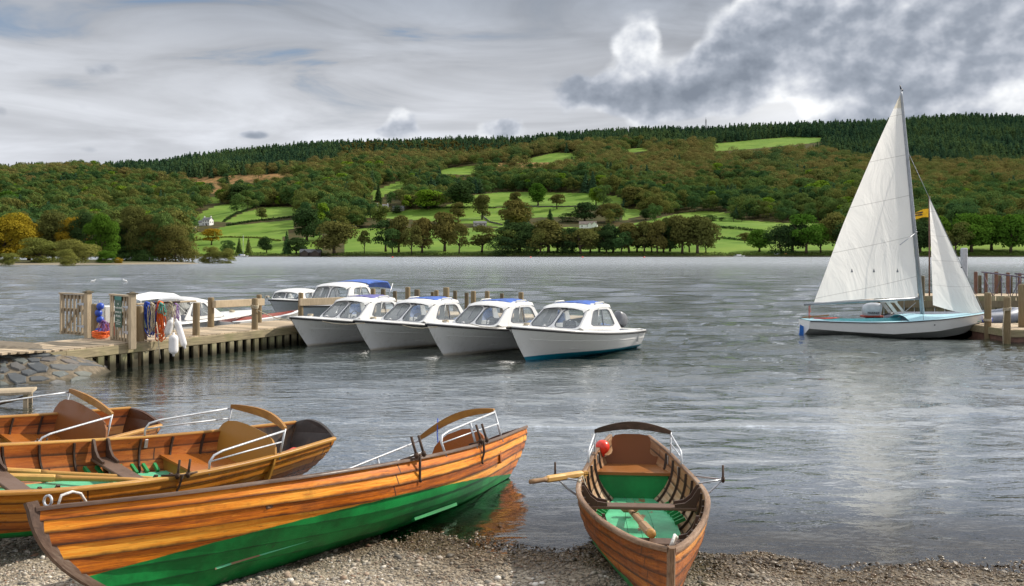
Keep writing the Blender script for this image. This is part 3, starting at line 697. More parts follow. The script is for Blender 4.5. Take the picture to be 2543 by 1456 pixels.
# ---------------------------------------------------------------- houses
simple('white_render', (.78, .77, .74), .85, var=.05, scale=.4)
simple('grey_render', (.45, .42, .38), .9, var=.1, scale=.4)
simple('slate_roof', (.13, .13, .14), .7, var=.2, scale=.6)
simple('brown_roof', (.16, .13, .11), .8, var=.2, scale=.6)
simple('window_dark', (.03, .035, .04), .15)
simple('boathouse_wood', (.06, .045, .035), .9, var=.3, scale=1)
def house(name, px, py, w, d, h, rh, rz, label, body='white_render', roof='slate_roof', nw=3, storeys=2, chim=2, wings=(), group=None, door=True):
    X, Y, z = trace(px, py); e = thing(name, (X, Y, z-.3), label, 'house', group, rz)
    def block(cx, cy, w, d, h, rh, gable_front=False):
        mb = MB(); hw, hd = w/2, d/2
        vs = [(-hw,-hd,0),(hw,-hd,0),(hw,hd,0),(-hw,hd,0),(-hw,-hd,h),(hw,-hd,h),(hw,hd,h),(-hw,hd,h)]
        rp = [(0,-hd,h+rh),(0,hd,h+rh)] if gable_front else [(-hw,0,h+rh),(hw,0,h+rh)]
        vs = [(x+cx, y+cy, z_) for x, y, z_ in vs+rp]
        if gable_front: fs = [[0,1,5,8,4],[1,2,6,5],[2,3,7,9,6],[3,0,4,7]]
        else: fs = [[0,1,5,4],[1,2,6,9,5],[2,3,7,6],[3,0,4,8,7]]
        mb.add(vs, fs); mb.build('wall', M[body], e)
        rb = MB(); o = .35
        if gable_front:
            for sx in (-1, 1):
                rb.poly([(cx, cy-hd-o, h+rh+.12), (cx+sx*(hw+o), cy-hd-o, h-o*rh/hw+.12), (cx+sx*(hw+o), cy+hd+o, h-o*rh/hw+.12), (cx, cy+hd+o, h+rh+.12)], .2)
        else:
            for sy in (-1, 1):
                rb.poly([(cx-hw-o, cy, h+rh+.12), (cx+hw+o, cy, h+rh+.12), (cx+hw+o, cy+sy*(hd+o), h-o*rh/hd+.12), (cx-hw-o, cy+sy*(hd+o), h-o*rh/hd+.12)], .2)
        return rb.build('roof', M[roof], e)
    rf = block(0, 0, w, d, h, rh)
    for i in range(chim):
        cx = (-w/2+.6) if i == 0 else (w/2-.6)
        MB().box((cx, 0, h+rh+.5), (.9, .9, 1.6)).box((cx, 0, h+rh+1.4), (.4, .4, .4)).build('chimney', M[body], rf)
    for (cx, cy, ww, dd, hh, rr, gf) in wings: block(cx, cy, ww, dd, hh, rr, gf)
    for s in range(storeys):
        for i in range(nw):
            wx = -w/2+w*(i+.5)/nw; wz = (s+.55)*h/storeys
            MB().box((wx, -d/2-.02, wz), (.95, .12, 1.25)).build('window', M['window_dark'], e)
    for i in range(2): MB().box((w/2+.02, -d/4+i*d/2, h*.6), (.12, .9, 1.2)).build('window', M['window_dark'], e)
    if door: MB().box((w*.12, -d/2-.03, 1.05), (1.0, .1, 2.1)).build('door', M['boathouse_wood'], e)
    return e
house('farmhouse', 516, 560, 9.0, 6.5, 5.6, 2.4, -.35, 'white two storey house with slate roof on the left green slope', wings=[(-7.2, 0, 5.5, 5, 3.4, 1.8, False)])
house('cottage', 468, 568, 13, 6, 3.0, 2.2, -.2, 'long low cottage with white gable below the white house', body='grey_render', storeys=1, wings=[(4.2, -2.2, 5.0, 6, 3.0, 2.3, True)], chim=1)
house('manor_house', 950, 527, 13, 8, 6.4, 2.4, .1, 'cream two storey farmhouse with chimneys among trees above the central fields', nw=4, wings=[(-8.4, 1, 4, 6, 4.5, 2, False)])
house('barn', 990, 524, 13, 6, 3.4, 2.4, -.1, 'grey roofed barn right of the cream farmhouse', nw=2, storeys=1, chim=0, body='grey_render')
house('bungalow', 1460, 567, 15, 7, 3.6, 2.6, -.15, 'low white house with grey roof and two gables behind the shore trees', roof='brown_roof', storeys=1, chim=0, wings=[(6.2, -2, 5, 8, 3.4, 2.4, True), (2.0, -1.4, 4, 7, 3.2, 2.0, True)])
house('gabled_house', 80, 543, 5.5, 5, 5, 3.0, .5, 'small white gabled house seen above the golden trees at the left', nw=1, chim=0)
house('roadside_house', 1192, 562, 12, 6, 3.2, 1.6, .1, 'grey low house with white wall partly hidden behind the shore trees', body='grey_render', storeys=1, chim=0)
b = house('boathouse', 772, 636, 13, 7, 2.6, 1.8, 0.05, 'dark timber boathouse with gabled roofs on the far shore', body='boathouse_wood', roof='slate_roof', nw=2, storeys=1, chim=0, wings=[(-3.2, -3.6, 4.4, 2.5, 2.4, 1.5, True), (3.4, -3.6, 4.4, 2.5, 2.4, 1.5, True)])
# radio mast on the ridge
simple('mast_metal', (.16, .17, .18), .6)
def radio_mast():
    X = (1753-CX)/F*1880; Y = 1880; z = float(terr(X, Y)); e = thing('radio_mast', (X, Y, z), 'thin lattice radio mast rising above the conifers on the ridge', 'mast')
    hh = H+(HY-296)/F*Y-z; mb = MB()
    for sx in (-1, 1):
        for sy in (-1, 1): mb.bar((sx*1.4, sy*1.4, 0), (sx*.8, sy*.8, hh), .35, .35)
    for k in range(int(hh/2.5)):
        z0 = k*2.5; z1 = z0+2.5; w0 = 1.4-.6*z0/hh; w1 = 1.4-.6*z1/hh; s = 1 if k % 2 else -1
        for sy in (-1, 1): mb.bar((-s*w0, sy*w0, z0), (s*w1, sy*w1, z1), .15, .15); mb.bar((-w0, sy*w0, z0), (w0, sy*w0, z0), .15, .15)
    mb.build('lattice', M['mast_metal'], e)
    for zz in (.82, .9): MB().lathe([(.9, -.3), (1.0, 0), (.9, .3)], (0, -1.6, hh*zz), 10).build('dish', M['mast_metal'], e)
    MB().tube([(0, 0, hh), (0, 0, hh+4)], .25, 6).build('aerial', M['mast_metal'], e)
radio_mast()
# ================================================================ water, bed and beach
def shore_Y(x): return np.interp(x, [-40,-14,-9,-6,-4,-1.5,0,1.0,2.2,4,8,40], [16,13,11.2,9.6,9.0,8.55,8.30,8.05,7.82,7.72,7.66,7.2])
def bed_z(x, y):
    x = np.asarray(x, float); y = np.asarray(y, float)
    d = y-shore_Y(x)+.10*np.sin(x*2.3+1)+.06*np.sin(x*5.1)+.03*np.sin(x*11.+y*3)
    z = np.where(d < 0, -d*.058, -d*.10-np.clip(d-4, 0, 99)*.12)
    z = z+.012*np.sin(x*3.1+y*2.2)*np.sin(y*4.1-x)+.006*np.sin(x*9.7+y*7)
    return np.clip(z, -9, 3)
def build_bed():
    ys = np.concatenate([np.linspace(-12, 4.6, 24), np.linspace(4.7, 11, 200), np.linspace(11.1, 40, 60), [60, 120, 700, 9000]])
    xs = np.concatenate([[-6000, -700, -100, -40], np.linspace(-20, -6.1, 40), np.linspace(-6, 6, 280), np.linspace(6.1, 25, 40), [60, 150, 900, 6000]])
    XX, YY = np.meshgrid(xs, ys); Z = bed_z(XX, YY); nR, nC = XX.shape
    idx = np.arange(nR*nC).reshape(nR, nC); Q = np.stack([idx[:-1,:-1], idx[:-1,1:], idx[1:,1:], idx[1:,:-1]], -1).reshape(-1, 4)
    m, t, b = mat('beach_ground'); p = t.pos(); x, y, z = t.xyz(p)
    v = t.voro(p, 26, out=1); vd = t.voro(p, 26, out=0); v2 = t.voro(p, 60, out=1)
    vr, vg, vb = t.xyz(v)
    n = t.noise(p, 1.1, 5, .6); n2 = t.noise(p, 30, 4, .6)
    c = t.ramp(vr*.75+t.xyz(v2)[0]*.25, [(0.05, (.10, .09, .075)), (.3, (.21, .18, .14)), (.55, (.34, .29, .22)), (.75, (.43, .37, .28)), (1, (.55, .50, .42))])
    c = t.mix(t.sm(n, .45, .7)*.35, c, (.20, .16, .11))
    wet = t.sm(z+(n-.5)*.06, .085, .02)
    c = t.mix(wet, c, t.mix(1.0, c, (.34, .29, .22), 'MULTIPLY'))
    deep = t.sm(z, -.05, -.55)
    c = t.mix(deep, c, (.05, .045, .025))
    weed = t.sm(t.noise(t.scl(p, (1, 3, 1)), 2.4, 6, .7), .56, .66)*t.sm(z, -.02, .01)*t.sm(z, .12, .05)
    c = t.mix(weed*.7, c, (.035, .025, .015))
    t.put(b.inputs['Base Color'], c); t.put(b.inputs['Roughness'], t.sm(z, .005, .09, .28, .9)); b.inputs['Specular IOR Level'].default_value = .35
    h = (vd*-1.0)+n2*.4
    t.put(b.inputs['Normal'], t.bump(h, .8, .02))
    me = np_mesh('beach', np.stack([XX.ravel(), YY.ravel(), Z.ravel()], 1), Q, mats=[m], smooth=True)
    o = bpy.data.objects.new('beach', me); COL.objects.link(o); tag(o, 'shingle beach sloping into the lake', 'beach', kind='structure')
build_bed()
_ico_v = []; 
def ico():
    g = (1+5**.5)/2; V = np.array([(-1,g,0),(1,g,0),(-1,-g,0),(1,-g,0),(0,-1,g),(0,1,g),(0,-1,-g),(0,1,-g),(g,0,-1),(g,0,1),(-g,0,-1),(-g,0,1)], float)
    V /= np.linalg.norm(V[0]); Fc = np.array([(0,11,5),(0,5,1),(0,1,7),(0,7,10),(0,10,11),(1,5,9),(5,11,4),(11,10,2),(10,7,6),(7,1,8),(3,9,4),(3,4,2),(3,2,6),(3,6,8),(3,8,9),(4,9,5),(2,4,11),(6,2,10),(8,6,7),(9,8,1)])
    return V, Fc
def pebbles():
    rng = np.random.default_rng(21); V0, F0 = ico(); n = 70000
    y = rng.uniform(5.6, 9.6, n)**1.0; x = rng.uniform(-.62, .62, n)*y
    keep = (y < shore_Y(x)+.55) ; x, y = x[keep], y[keep]; n = len(x)
    z = bed_z(x, y); s = np.exp(rng.normal(-4.9, .42, n)); s = np.clip(s, .003, .03)
    big = rng.uniform(0, 1, n) < .012; s[big] = rng.uniform(.018, .036, big.sum())
    a = rng.uniform(0, 6.28, n); e = rng.uniform(.6, 1.5, n); fl = rng.uniform(.35, .7, n)
    L = V0[None]*(1+rng.uniform(-.22, .22, (n, 12, 1)))
    X = L[..., 0]*e[:, None]; Yv = L[..., 1]/np.sqrt(e)[:, None]; Zv = L[..., 2]*fl[:, None]
    ca, sa = np.cos(a)[:, None], np.sin(a)[:, None]
    V = np.stack([(X*ca-Yv*sa)*s[:, None]+x[:, None], (X*sa+Yv*ca)*s[:, None]+y[:, None], Zv*s[:, None]+(z+s*fl*.35)[:, None]], -1).reshape(-1, 3)
    Q = (F0[None]+np.arange(n)[:, None, None]*12).reshape(-1, 3)
    m, t, b = mat('pebble'); r = t.attr('rnd'); p = t.pos(); zz = t.xyz(p)[2]; nn = t.noise(p, 1.1, 5, .6)
    c = t.ramp(r, [(0, (.11, .105, .095)), (.16, (.24, .22, .19)), (.35, (.38, .33, .26)), (.5, (.46, .38, .28)), (.62, (.31, .285, .25)), (.75, (.52, .46, .37)), (.88, (.24, .14, .09)), (.94, (.66, .62, .55)), (1, (.7, .66, .6))])
    wet = t.sm(zz+(nn-.5)*.06, .095, .03); c = t.mix(wet, c, t.mix(1.0, c, (.36, .30, .23), 'MULTIPLY'))
    t.put(b.inputs['Base Color'], c); t.put(b.inputs['Roughness'], t.sm(zz, .01, .09, .25, .85)); b.inputs['Specular IOR Level'].default_value = .35
    o = bpy.data.objects.new('gravel', np_mesh('gravel', V, Q, np.repeat(rng.uniform(0, 1, n), 20), [m])); COL.objects.link(o)
    tag(o, 'loose grey and tan pebbles covering the beach', 'gravel', kind='stuff')
pebbles()
def debris():
    rng = np.random.default_rng(3); C = []; 
    n = 900; x = rng.uniform(-.7, 4.2, n); y = shore_Y(x)-np.abs(rng.normal(.0, .16, n))-.02
    C = np.stack([x, y, bed_z(x, y)+.012], 1)
    V, Q = leaf_quads(C, np.tile([0, 0, 1.0], (n, 1)), .013, rng, .35, 1.8)
    m = simple('wet_leaf', (.05, .03, .014), .5, var=.5, scale=20)
    o = bpy.data.objects.new('wrack', np_mesh('wrack', V, Q, rng.uniform(0, 1, n), [m])); COL.objects.link(o)
    tag(o, 'line of dark wet leaves and twigs left at the waterline', 'debris', kind='stuff')
debris()

def build_water():
    m, t, b = mat('lake_water'); p = t.pos(); x, y, z = t.xyz(p)
    for q in list(t.n):
        if q.type == 'BSDF_PRINCIPLED': t.n.remove(q)
    out = [q for q in t.n if q.type == 'OUTPUT_MATERIAL'][0]
    # fine ripples on top of the modelled waves; farther out the bump carries all of it
    w1 = t.noise(t.scl(p, (.35, 1.0, 1), rot=(0, 0, .12)), 1.5, 3, .5, .5)
    w2 = t.noise(t.scl(p, (.45, 1.0, 1), rot=(0, 0, -.22)), 4.2, 3, .55, .5)
    w3 = t.noise(t.scl(p, (.6, 1.0, 1), rot=(0, 0, .3)), 11.0, 3, .6, .3)
    big = t.noise(t.scl(p, (.16, .5, 1), rot=(0, 0, .1)), .42, 3, .55, .4)
    gust = t.sm(t.noise(t.scl(p, (.02, .07, 1)), 1.0, 3, .5), .35, .65)
    far = t.sm(y, 60., 130.)
    h = (big*1.6+w1*.5)*far*2.0+(w2*.10+w3*.03*(gust*.7+.4))*t.sm(y, 8., 20., .35, 1.0)
    nb = t.bump(h, 1.0, 0.42)
    fr = t.new('ShaderNodeFresnel'); fr.inputs[0].default_value = 1.36; t.put(fr.inputs[1], nb)
    gl = t.new('ShaderNodeBsdfGlossy'); gl.inputs[0].default_value = (.95, .97, 1.0, 1); t.put(gl.inputs[1], t.m('ADD', t.sm(y, 14., 70., .02, .10), t.sm(y, 70., 260., 0., .16))); t.put(gl.inputs['Normal'], nb)
    tr = t.new('ShaderNodeBsdfTransparent'); tr.inputs[0].default_value = (.80, .74, .55, 1)
    df = t.new('ShaderNodeBsdfDiffuse'); df.inputs[0].default_value = (.026, .034, .024, 1)
    # turbidity grows with depth (same profile as the lake bed)
    cv = t.new('ShaderNodeFloatCurve') ; xs = [-20,-9,-6,-4,-1.5,0,1.0,2.2,4,8,20]; ysv = [13.5,11.2,9.6,9.0,8.55,8.30,8.05,7.82,7.72,7.66,7.4]
    c = cv.mapping.curves[0]
    while len(c.points) < len(xs): c.points.new(.5, .5)
    for q, (a, bb) in zip(c.points, zip(xs, ysv)): q.location = ((a+20)/40, bb/20); q.handle_type = 'VECTOR'
    cv.mapping.update(); t.put(cv.inputs['Value'], (x+20)/40)
    depth = y-E(t, cv.outputs[0])*20
    ramp_dx = t.sm(t.m('ABSOLUTE', x+8.2), 4.6, 1.5)*t.sm(t.m('ABSOLUTE', y-18.6), 3.6, 1.0)   # shallows round the stone ramp
    turb = t.m('MAXIMUM', 0.0, t.sm(depth, .3, 4.6)-ramp_dx*.55)
    bd = t.new('ShaderNodeMixShader'); t.put(bd.inputs[0], turb); t.l.new(tr.outputs[0], bd.inputs[1]); t.l.new(df.outputs[0], bd.inputs[2])
    mx = t.new('ShaderNodeMixShader'); t.put(mx.inputs[0], t.m('MINIMUM', 1.0, E(t, fr.outputs[0])*1.15+t.sm(depth, .4, 2.6, .03, .34)+t.sm(y, 12., 24., 0., -.34)+t.sm(y, 30., 120., 0., .26))); t.l.new(bd.outputs[0], mx.inputs[1]); t.l.new(gl.outputs[0], mx.inputs[2])
    t.l.new(mx.outputs[0], out.inputs[0])
    # modelled waves: short crested wavelets, calmer by the beach and in the lee of the jetty
    ys = [7.0]
    while ys[-1] < 150: ys.append(ys[-1]+max(.035, ys[-1]**2/5200.))
    ys = np.array(ys+list(np.geomspace(152, 1000, 26))+[5000]); ca = np.linspace(-.78, .78, 560); ca = np.concatenate([[-4, -1.6, -1.1], ca, [1.1, 1.6, 4]])
    YY, CC = np.meshgrid(ys, ca, indexing='ij'); XX = CC*np.maximum(YY, 12)
    rg = np.random.default_rng(77); Z = np.zeros_like(XX)
    def vn(x, y, s, seed):   # smooth patchiness
        r = np.random.default_rng(seed); o = 0
        for _ in range(7): a = r.uniform(0, 6.28); o = o+np.sin((x*np.cos(a)*.45+y*np.sin(a))*6.28/s*r.uniform(.6, 1.5)+r.uniform(0, 6.28))
        return o/7
    expo = .26+.74/(1+np.exp(-(YY-13.5)/2.0)); lee = 1/(1+np.exp(-(XX-1.5-.10*(YY-22))/2.2)); lee = np.where(YY > 34, np.maximum(lee, np.clip((YY-34)/10, 0, 1)), lee)
    lee = np.maximum(lee, np.clip((-14-XX)/4, 0, 1)); A = expo*(.26+.74*lee)
    fade = np.clip((150-YY)/50, 0, 1)
    for i in range(64):
        lam = .32*(7.0/.32)**(i/63.); dr = math.pi/2+rg.normal(0, .42)+.10; k = 6.283/lam
        slope = .042*(1.0 if lam < 2.5 else .8)
        cut = np.clip(lam/(YY**2/5200.*2+.07)-.6, 0, 1)       # leave out what the mesh cannot carry
        g = np.clip(.55+1.3*vn(XX, YY, lam*7+1.5, i), 0, 2.0)
        ph = k*(XX*math.cos(dr)+YY*math.sin(dr))+rg.uniform(0, 6.28)
        Z += (slope/k)*np.sin(ph+.35*np.sin(ph*.31+i))*g*A*cut*(np.exp(-((lam-.5)/3.5)**2*(YY < 14)))
    edge = np.clip((YY-shore_Y(XX))/.8, .08, 1); Z *= fade*edge; Z[YY > 150] = 0; Z[:, :3] = 0; Z[:, -3:] = 0
    nR, nC = XX.shape; idx = np.arange(nR*nC).reshape(nR, nC); Q = np.stack([idx[:-1,:-1], idx[:-1,1:], idx[1:,1:], idx[1:,:-1]], -1).reshape(-1, 4)
    o = bpy.data.objects.new('lake', np_mesh('lake', np.stack([XX.ravel(), YY.ravel(), Z.ravel()], 1), Q, mats=[m], smooth=True)); COL.objects.link(o)
    tag(o, 'grey rippled lake water', 'lake', kind='structure')
build_water()

# ================================================================ common small-object materials
def wood_mat(name, col, dark, scale=1.0, rough=.75, green=0.0, coat=0.0, contrast=.5, axis=0, stain=None):
    """weathered timber, grain running along the local axis"""
    m, t, b = mat(name); c = t.coord('Object')
    s = [14, 14, 14]; s[axis] = 1.2
    g = t.noise(t.scl(c, tuple(q*scale for q in s)), 2.2, 6, .65, .8); f = t.noise(c, 2.5*scale, 5, .6)
    r = t.attr('rnd')
    k = (g*.65+f*.35)+(r-.5)*.30
    cc = t.mix(t.sm(k, .5-contrast*.4, .5+contrast*.4), dark, col)
    if green: cc = t.mix(t.sm(f, .45, .68)*green, cc, (.12, .13, .045))
    if stain:
        z = t.xyz(t.pos())[2]; cc = t.mix(t.sm(z+(f-.5)*.3, stain[0], stain[1]), cc, stain[2])
    t.put(b.inputs['Base Color'], cc); b.inputs['Roughness'].default_value = rough; b.inputs['Coat Weight'].default_value = coat
    b.inputs['Specular IOR Level'].default_value = .3; t.put(b.inputs['Normal'], t.bump(g, .35, .006)); return m
wood_mat('deck_wood', (.46, .37, .26), (.20, .16, .11), .7, contrast=.6, axis=0)
wood_mat('fascia_wood', (.44, .36, .22), (.12, .10, .06), .7, green=.5, contrast=.65, axis=0)
wood_mat('pile_wood', (.36, .32, .20), (.12, .10, .06), .8, green=.6, contrast=.6, axis=2, stain=(.30, .06, (.035, .03, .015)))
wood_mat('post_wood', (.42, .33, .20), (.20, .145, .08), 1.0, green=.25, contrast=.6, axis=2)
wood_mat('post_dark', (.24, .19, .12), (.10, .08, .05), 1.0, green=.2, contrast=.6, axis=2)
wood_mat('gate_wood', (.50, .40, .27), (.24, .19, .13), 1.2, contrast=.6, axis=2)
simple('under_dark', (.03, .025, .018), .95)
simple('rope_beige', (.42, .36, .26), .9, var=.3, scale=40)
simple('rope_orange', (.75, .14, .02), .7, var=.2, scale=30)
simple('rope_blue', (.02, .07, .42), .7, var=.25, scale=30)
simple('rope_teal', (.08, .28, .22), .7, var=.25, scale=30)
simple('rope_purple', (.20, .10, .30), .7, var=.25, scale=30)
simple('vinyl_white', (.72, .70, .70), .45, var=.06, scale=5, dirt=(.35, .33, .25), damt=.3)
simple('vinyl_blue', (.015, .06, .38), .4)
simple('steel', (.45, .46, .48), .4, .7, var=.15, scale=20)
simple('galv', (.52, .54, .57), .5, .35, var=.15, scale=30, dirt=(.30, .22, .15), dscale=12, damt=.35)
simple('rust', (.075, .045, .03), .8, .3, var=.4, scale=30)
simple('box_white', (.66, .66, .62), .5, var=.05)
simple('red_paint', (.26, .035, .02), .6, var=.2)
simple('sign_green', (.035, .085, .055), .6, var=.15)
simple('sign_teal', (.03, .17, .15), .6)
simple('letter_white', (.62, .64, .60), .7)
simple('black_rubber', (.02, .02, .022), .6)
def text_obj(name, body, size, Mx, material, parent, depth=.002, align='CENTER', spacing=1.0):
    cu = bpy.data.curves.new(name, 'FONT'); cu.body = body; cu.size = size; cu.extrude = depth; cu.align_x = align; cu.align_y = 'CENTER'; cu.space_line = spacing
    tmp = bpy.data.objects.new(name, cu); COL.objects.link(tmp); dg = bpy.context.evaluated_depsgraph_get()
    me = bpy.data.meshes.new_from_object(tmp.evaluated_get(dg)); bpy.data.objects.remove(tmp)
    me.materials.clear(); me.materials.append(material)
    o = bpy.data.objects.new(name, me); COL.objects.link(o); o.parent = parent; o.matrix_local = Mx; return o

# ================================================================ main jetty
JD = Vector((.463, .886, 0)).normalized(); JN = Vector((JD.y, -JD.x, 0))     # along, and towards the camera side
JO = P(155, 869, .55); JW = 1.85; JLEN = 8.6; JZ = .55
def J(s, w, z): q = JO+JD*s-JN*w; return Vector((q.x, q.y, z))                # s along, w across from the near edge
JRZ = math.atan2(JD.y, JD.x)
def post_mb(h, r, below=1.2, n=12, seed=0):
    rg = random.Random(seed); mb = MB()
    mb.lathe([(r*1.02, -below), (r*1.03, 0), (r*.99, h*.5), (r*.97, h-.03), (r*.86, h)], n=n); return mb
def build_jetty():
    e = thing('jetty', J(0, 0, 0), 'long weathered timber jetty running out from the stone ramp past the gates', 'jetty', rz=JRZ)
    # local frame: x along, y away from the near edge (left), z up
    mb = MB(); s = -4.2; k = 0; rg = random.Random(4)
    while s < JLEN:
        w0 = 0 if s > -.6 else 0
        y1 = JW+.05 if s > -1.8 else JW+.6
        y0_ = -.0 if s > -.05 else .5*(-s)
        mb.box((s+.07, (y0_+y1)/2, JZ-.02+rg.uniform(-.002, .002)), (.132, y1-y0_, .04), rz=rg.uniform(-.004, .004), at=rg.random()); s += .145
    # boards run across the jetty: grain across
    mb.build('deck', M['deck_wood2'], e)
    fb = MB(); fb.box((JLEN/2+.05, -.03, JZ-.045-.08), (JLEN+.0, .06, .20), at=.5, bev=.01)
    fb.add([(-.35,-.06,JZ-.03),(.05,-.06,JZ-.03),(.05,-.06,JZ-.225),(-.35,0,JZ-.03),(.05,0,JZ-.03),(.05,0,JZ-.225)], [[0,2,1],[3,4,5],[0,1,4,3],[1,2,5,4],[0,3,5,2]], at=.4)
    fb.build('fascia', M['fascia_wood'], e)
    MB().box((JLEN/2, JW+.05, JZ-.14), (JLEN, .06, .2)).build('fascia', M['fascia_wood'], e)
    for i in range(27):
        x = .62+i*.302
        if x > JLEN: break
        MB().box((x, -.012, -.50+.40/2), (.165, .07, 1.24-.0), at=rg.random(), bev=.008).build('pile', M['pile_wood'], e)
    for i in range(9): MB().box((.9+i*.95, JW-.02, -.35), (.17, .1, 1.3), at=rg.random()).build('pile', M['pile_wood'], e)
    MB().box((4.4, .42, -.02), (8.2, .05, .72)).build('gap_shade_panel', M['under_dark'], e)  # added dark panel standing in for the shade between the piles
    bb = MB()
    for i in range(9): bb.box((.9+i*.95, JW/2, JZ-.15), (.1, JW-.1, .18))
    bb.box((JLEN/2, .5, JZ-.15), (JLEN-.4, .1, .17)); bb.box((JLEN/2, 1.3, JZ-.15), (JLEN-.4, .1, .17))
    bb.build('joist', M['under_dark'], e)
    return e
wood_mat('deck_wood2', (.56, .44, .30), (.26, .205, .14), .7, contrast=.55, axis=1)
jetty = build_jetty()
JLOC = Vector(jetty.location)
def Jl(p): # world -> jetty local
    d = Vector(p)-JLOC; return Vector((d.dot(JD), -d.dot(JN), d.z))
def jetty_post(px, pyt, pyb, side, r, seed):
    # foot on the deck edge (side 0 near, 1 far), seen at px
    w = .10 if side == 0 else JW-.12
    # solve s so that the foot projects to px
    best = min((abs(CX+F*J(s, w, 0).x/J(s, w, 0).y-px), s) for s in np.linspace(-1, 12, 800)); q = J(best[1], w, JZ)
    h = H+(HY-pyt)/F*q.y-JZ
    o = post_mb(h, r, seed=seed).build('mooring_post', M['post_wood'], jetty); o.location = Jl(q); o.rotation_euler = (random.uniform(-.012, .012), random.uniform(-.012, .012), seed)
    return q, h
QP = {}
for nm, px, pyt, pyb, side, r in (('a', 487, 752, 832, 0, .088), ('b', 524, 739, 812, 1, .088), ('c', 633, 741, 817, 0, .083), ('d', 643, 732, 800, 1, .08),
                                  ('e', 747, 727, 790, 1, .08), ('g', 237, 755, 840, 1, .10), ('h', 348, 760, 848, 0, .092)):
    QP[nm] = jetty_post(px, pyt, pyb, side, r, len(QP))
def rail(p0, p1, h, th, mt='gate_wood'):
    MB().bar(Jl(p0), Jl(p1), th, h, at=.7, bev=.01).build('rail', M[mt], jetty)
# upper timber rails between posts
qb, qd = QP['b'][0], QP['d'][0]
rail(at(531, 756, qb.y-.12), at(654, 750, qd.y-.05), .20, .12, 'gate_wood')
qe = QP['e'][0]; rail(at(744, 751, qe.y-.12), at(858, 747, qe.y+1.2), .23, .06)
rail(at(487, 748, QP['a'][0].y), at(338, 756, QP['h'][0].y+.1), .045, .07)

# ---- stub of the cross jetty behind the cabin boats, with its tall posts
CJ0 = Vector((-2.2, 30.7, 0)); CJD = Vector((.886, -.463, 0))
cj = thing('cross_jetty', CJ0, 'timber mooring jetty with a row of posts behind the white cabin boats', 'jetty', rz=math.atan2(CJD.y, CJD.x))
mb = MB(); rg = random.Random(8)
for k in range(62): mb.box((-4.6+k*.145, .8, JZ-.02), (.132, 1.6, .04), at=rg.random())
mb.build('deck', M['deck_wood2'], cj)
mb = MB().box((0, 0, JZ-.14), (9.0, .06, .2)).box((0, 1.6, JZ-.14), (9.0, .06, .2)); mb.build('fascia', M['fascia_wood'], cj)
def cpost(px, pyt, back, r):
    off = 1.65 if back else -.05
    nrm = Vector((.463, .886, 0)); best = None
    for s in np.linspace(-9, 9, 1500):
        q = CJ0+CJD*s+nrm*off; e = abs(CX+F*q.x/q.y-px)
        if best is None or e < best[0]: best = (e, s)
    s = best[1]; q = CJ0+CJD*s+nrm*off; h = H+(HY-pyt)/F*q.y-.0
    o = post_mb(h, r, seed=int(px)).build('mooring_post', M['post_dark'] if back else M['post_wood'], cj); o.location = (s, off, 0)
for px, pyt, back, r in ((838,722,1,.085),(926,717,0,.09),(952,718,1,.09),(981,723,1,.075),(1013,713,0,.09),(1036,719,1,.105),(1074,725,1,.065),(1084,721,0,.075),(1108,714,0,.105),
                         (1130,722,1,.075),(1159,727,1,.075),(1175,723,0,.085),(1210,723,0,.08),(1246,729,1,.07),(1294,726,0,.085)): cpost(px, pyt, back, r)

# ================================================================ gates, sign, boxes
def gate(name, x0, x1, pyt, pyb, Y0_, Y1_, post_px, label, z0):
    """picket gate between two verticals (x0 at Y0_, x1 at Y1_) hung on a square post at post_px"""
    a = at(x0, 0, Y0_); c = at(x1, 0, Y1_); a.z = c.z = z0
    X = (c-a); W = X.length; X.normalize(); rz = math.atan2(X.y, X.x)
    e = thing(name, a, label, 'gate', 'picket gates on the jetty', rz=rz)
    hh = H+(HY-pyt)/F*((Y0_+Y1_)/2)-z0
    lo = .02
    mb = MB(); mb.box((.035, 0, (hh+lo)/2), (.07, .06, hh-lo), at=.8).box((W-.035, 0, (hh+lo)/2), (.07, .06, hh-lo), at=.9)
    mb.box((W/2, 0, hh+.012), (W+.03, .11, .035), at=.6)
    for z in (lo+.05, hh*.62): mb.box((W/2, .028, z), (W-.14, .045, .085), at=.4)
    mb.box((W/2, .027, hh-.07), (W-.14, .045, .10), at=.4)
    mb.bar((.08, .062, lo+.06), (W-.08, .062, hh-.1), .03, .085, at=.5)
    mb.build('frame', M['gate_wood'], e)
    n = 6
    for i in range(n):
        x = .07+(W-.14)*(i+.5)/n
        MB().box((x, -.018, (hh+lo)/2+.01), (.072, .024, hh-lo-.06), at=random.random()).build('picket', M['gate_wood'], e)
    ps = MB(); ph = hh+.05; ps.box((W+.085, 0, ph/2-.05), (.13, .13, ph+.1), at=.75, bev=.006); p = ps.build('gate_post', M['gate_wood'], e)
    MB().box((W+.085, 0, ph+.02), (.19, .19, .035)).box((W+.085, 0, ph+.05), (.14, .14, .03), taper=.3).build('post_cap', M['post_dark'], p)
    for z in (hh*.25, hh*.78): MB().poly([(W+.02, -.075, z-.035), (W-.36, -.045, z-.008), (W-.36, -.045, z+.008), (W+.02, -.075, z+.035)], .008).build('hinge', M['steel'], e)
    return e, W, hh
g1, W1, h1 = gate('picket_gate', 151, 214, 731, 836, 23.75, 23.1, 219, 'left picket gate of pale slats with a capped square post, standing open over the water', .50)
g2, W2, h2 = gate('picket_gate', 276, 325, 735, 838, 21.85, 21.0, 330, 'right picket gate bearing the dark green notice, hinged to a capped post', .52)
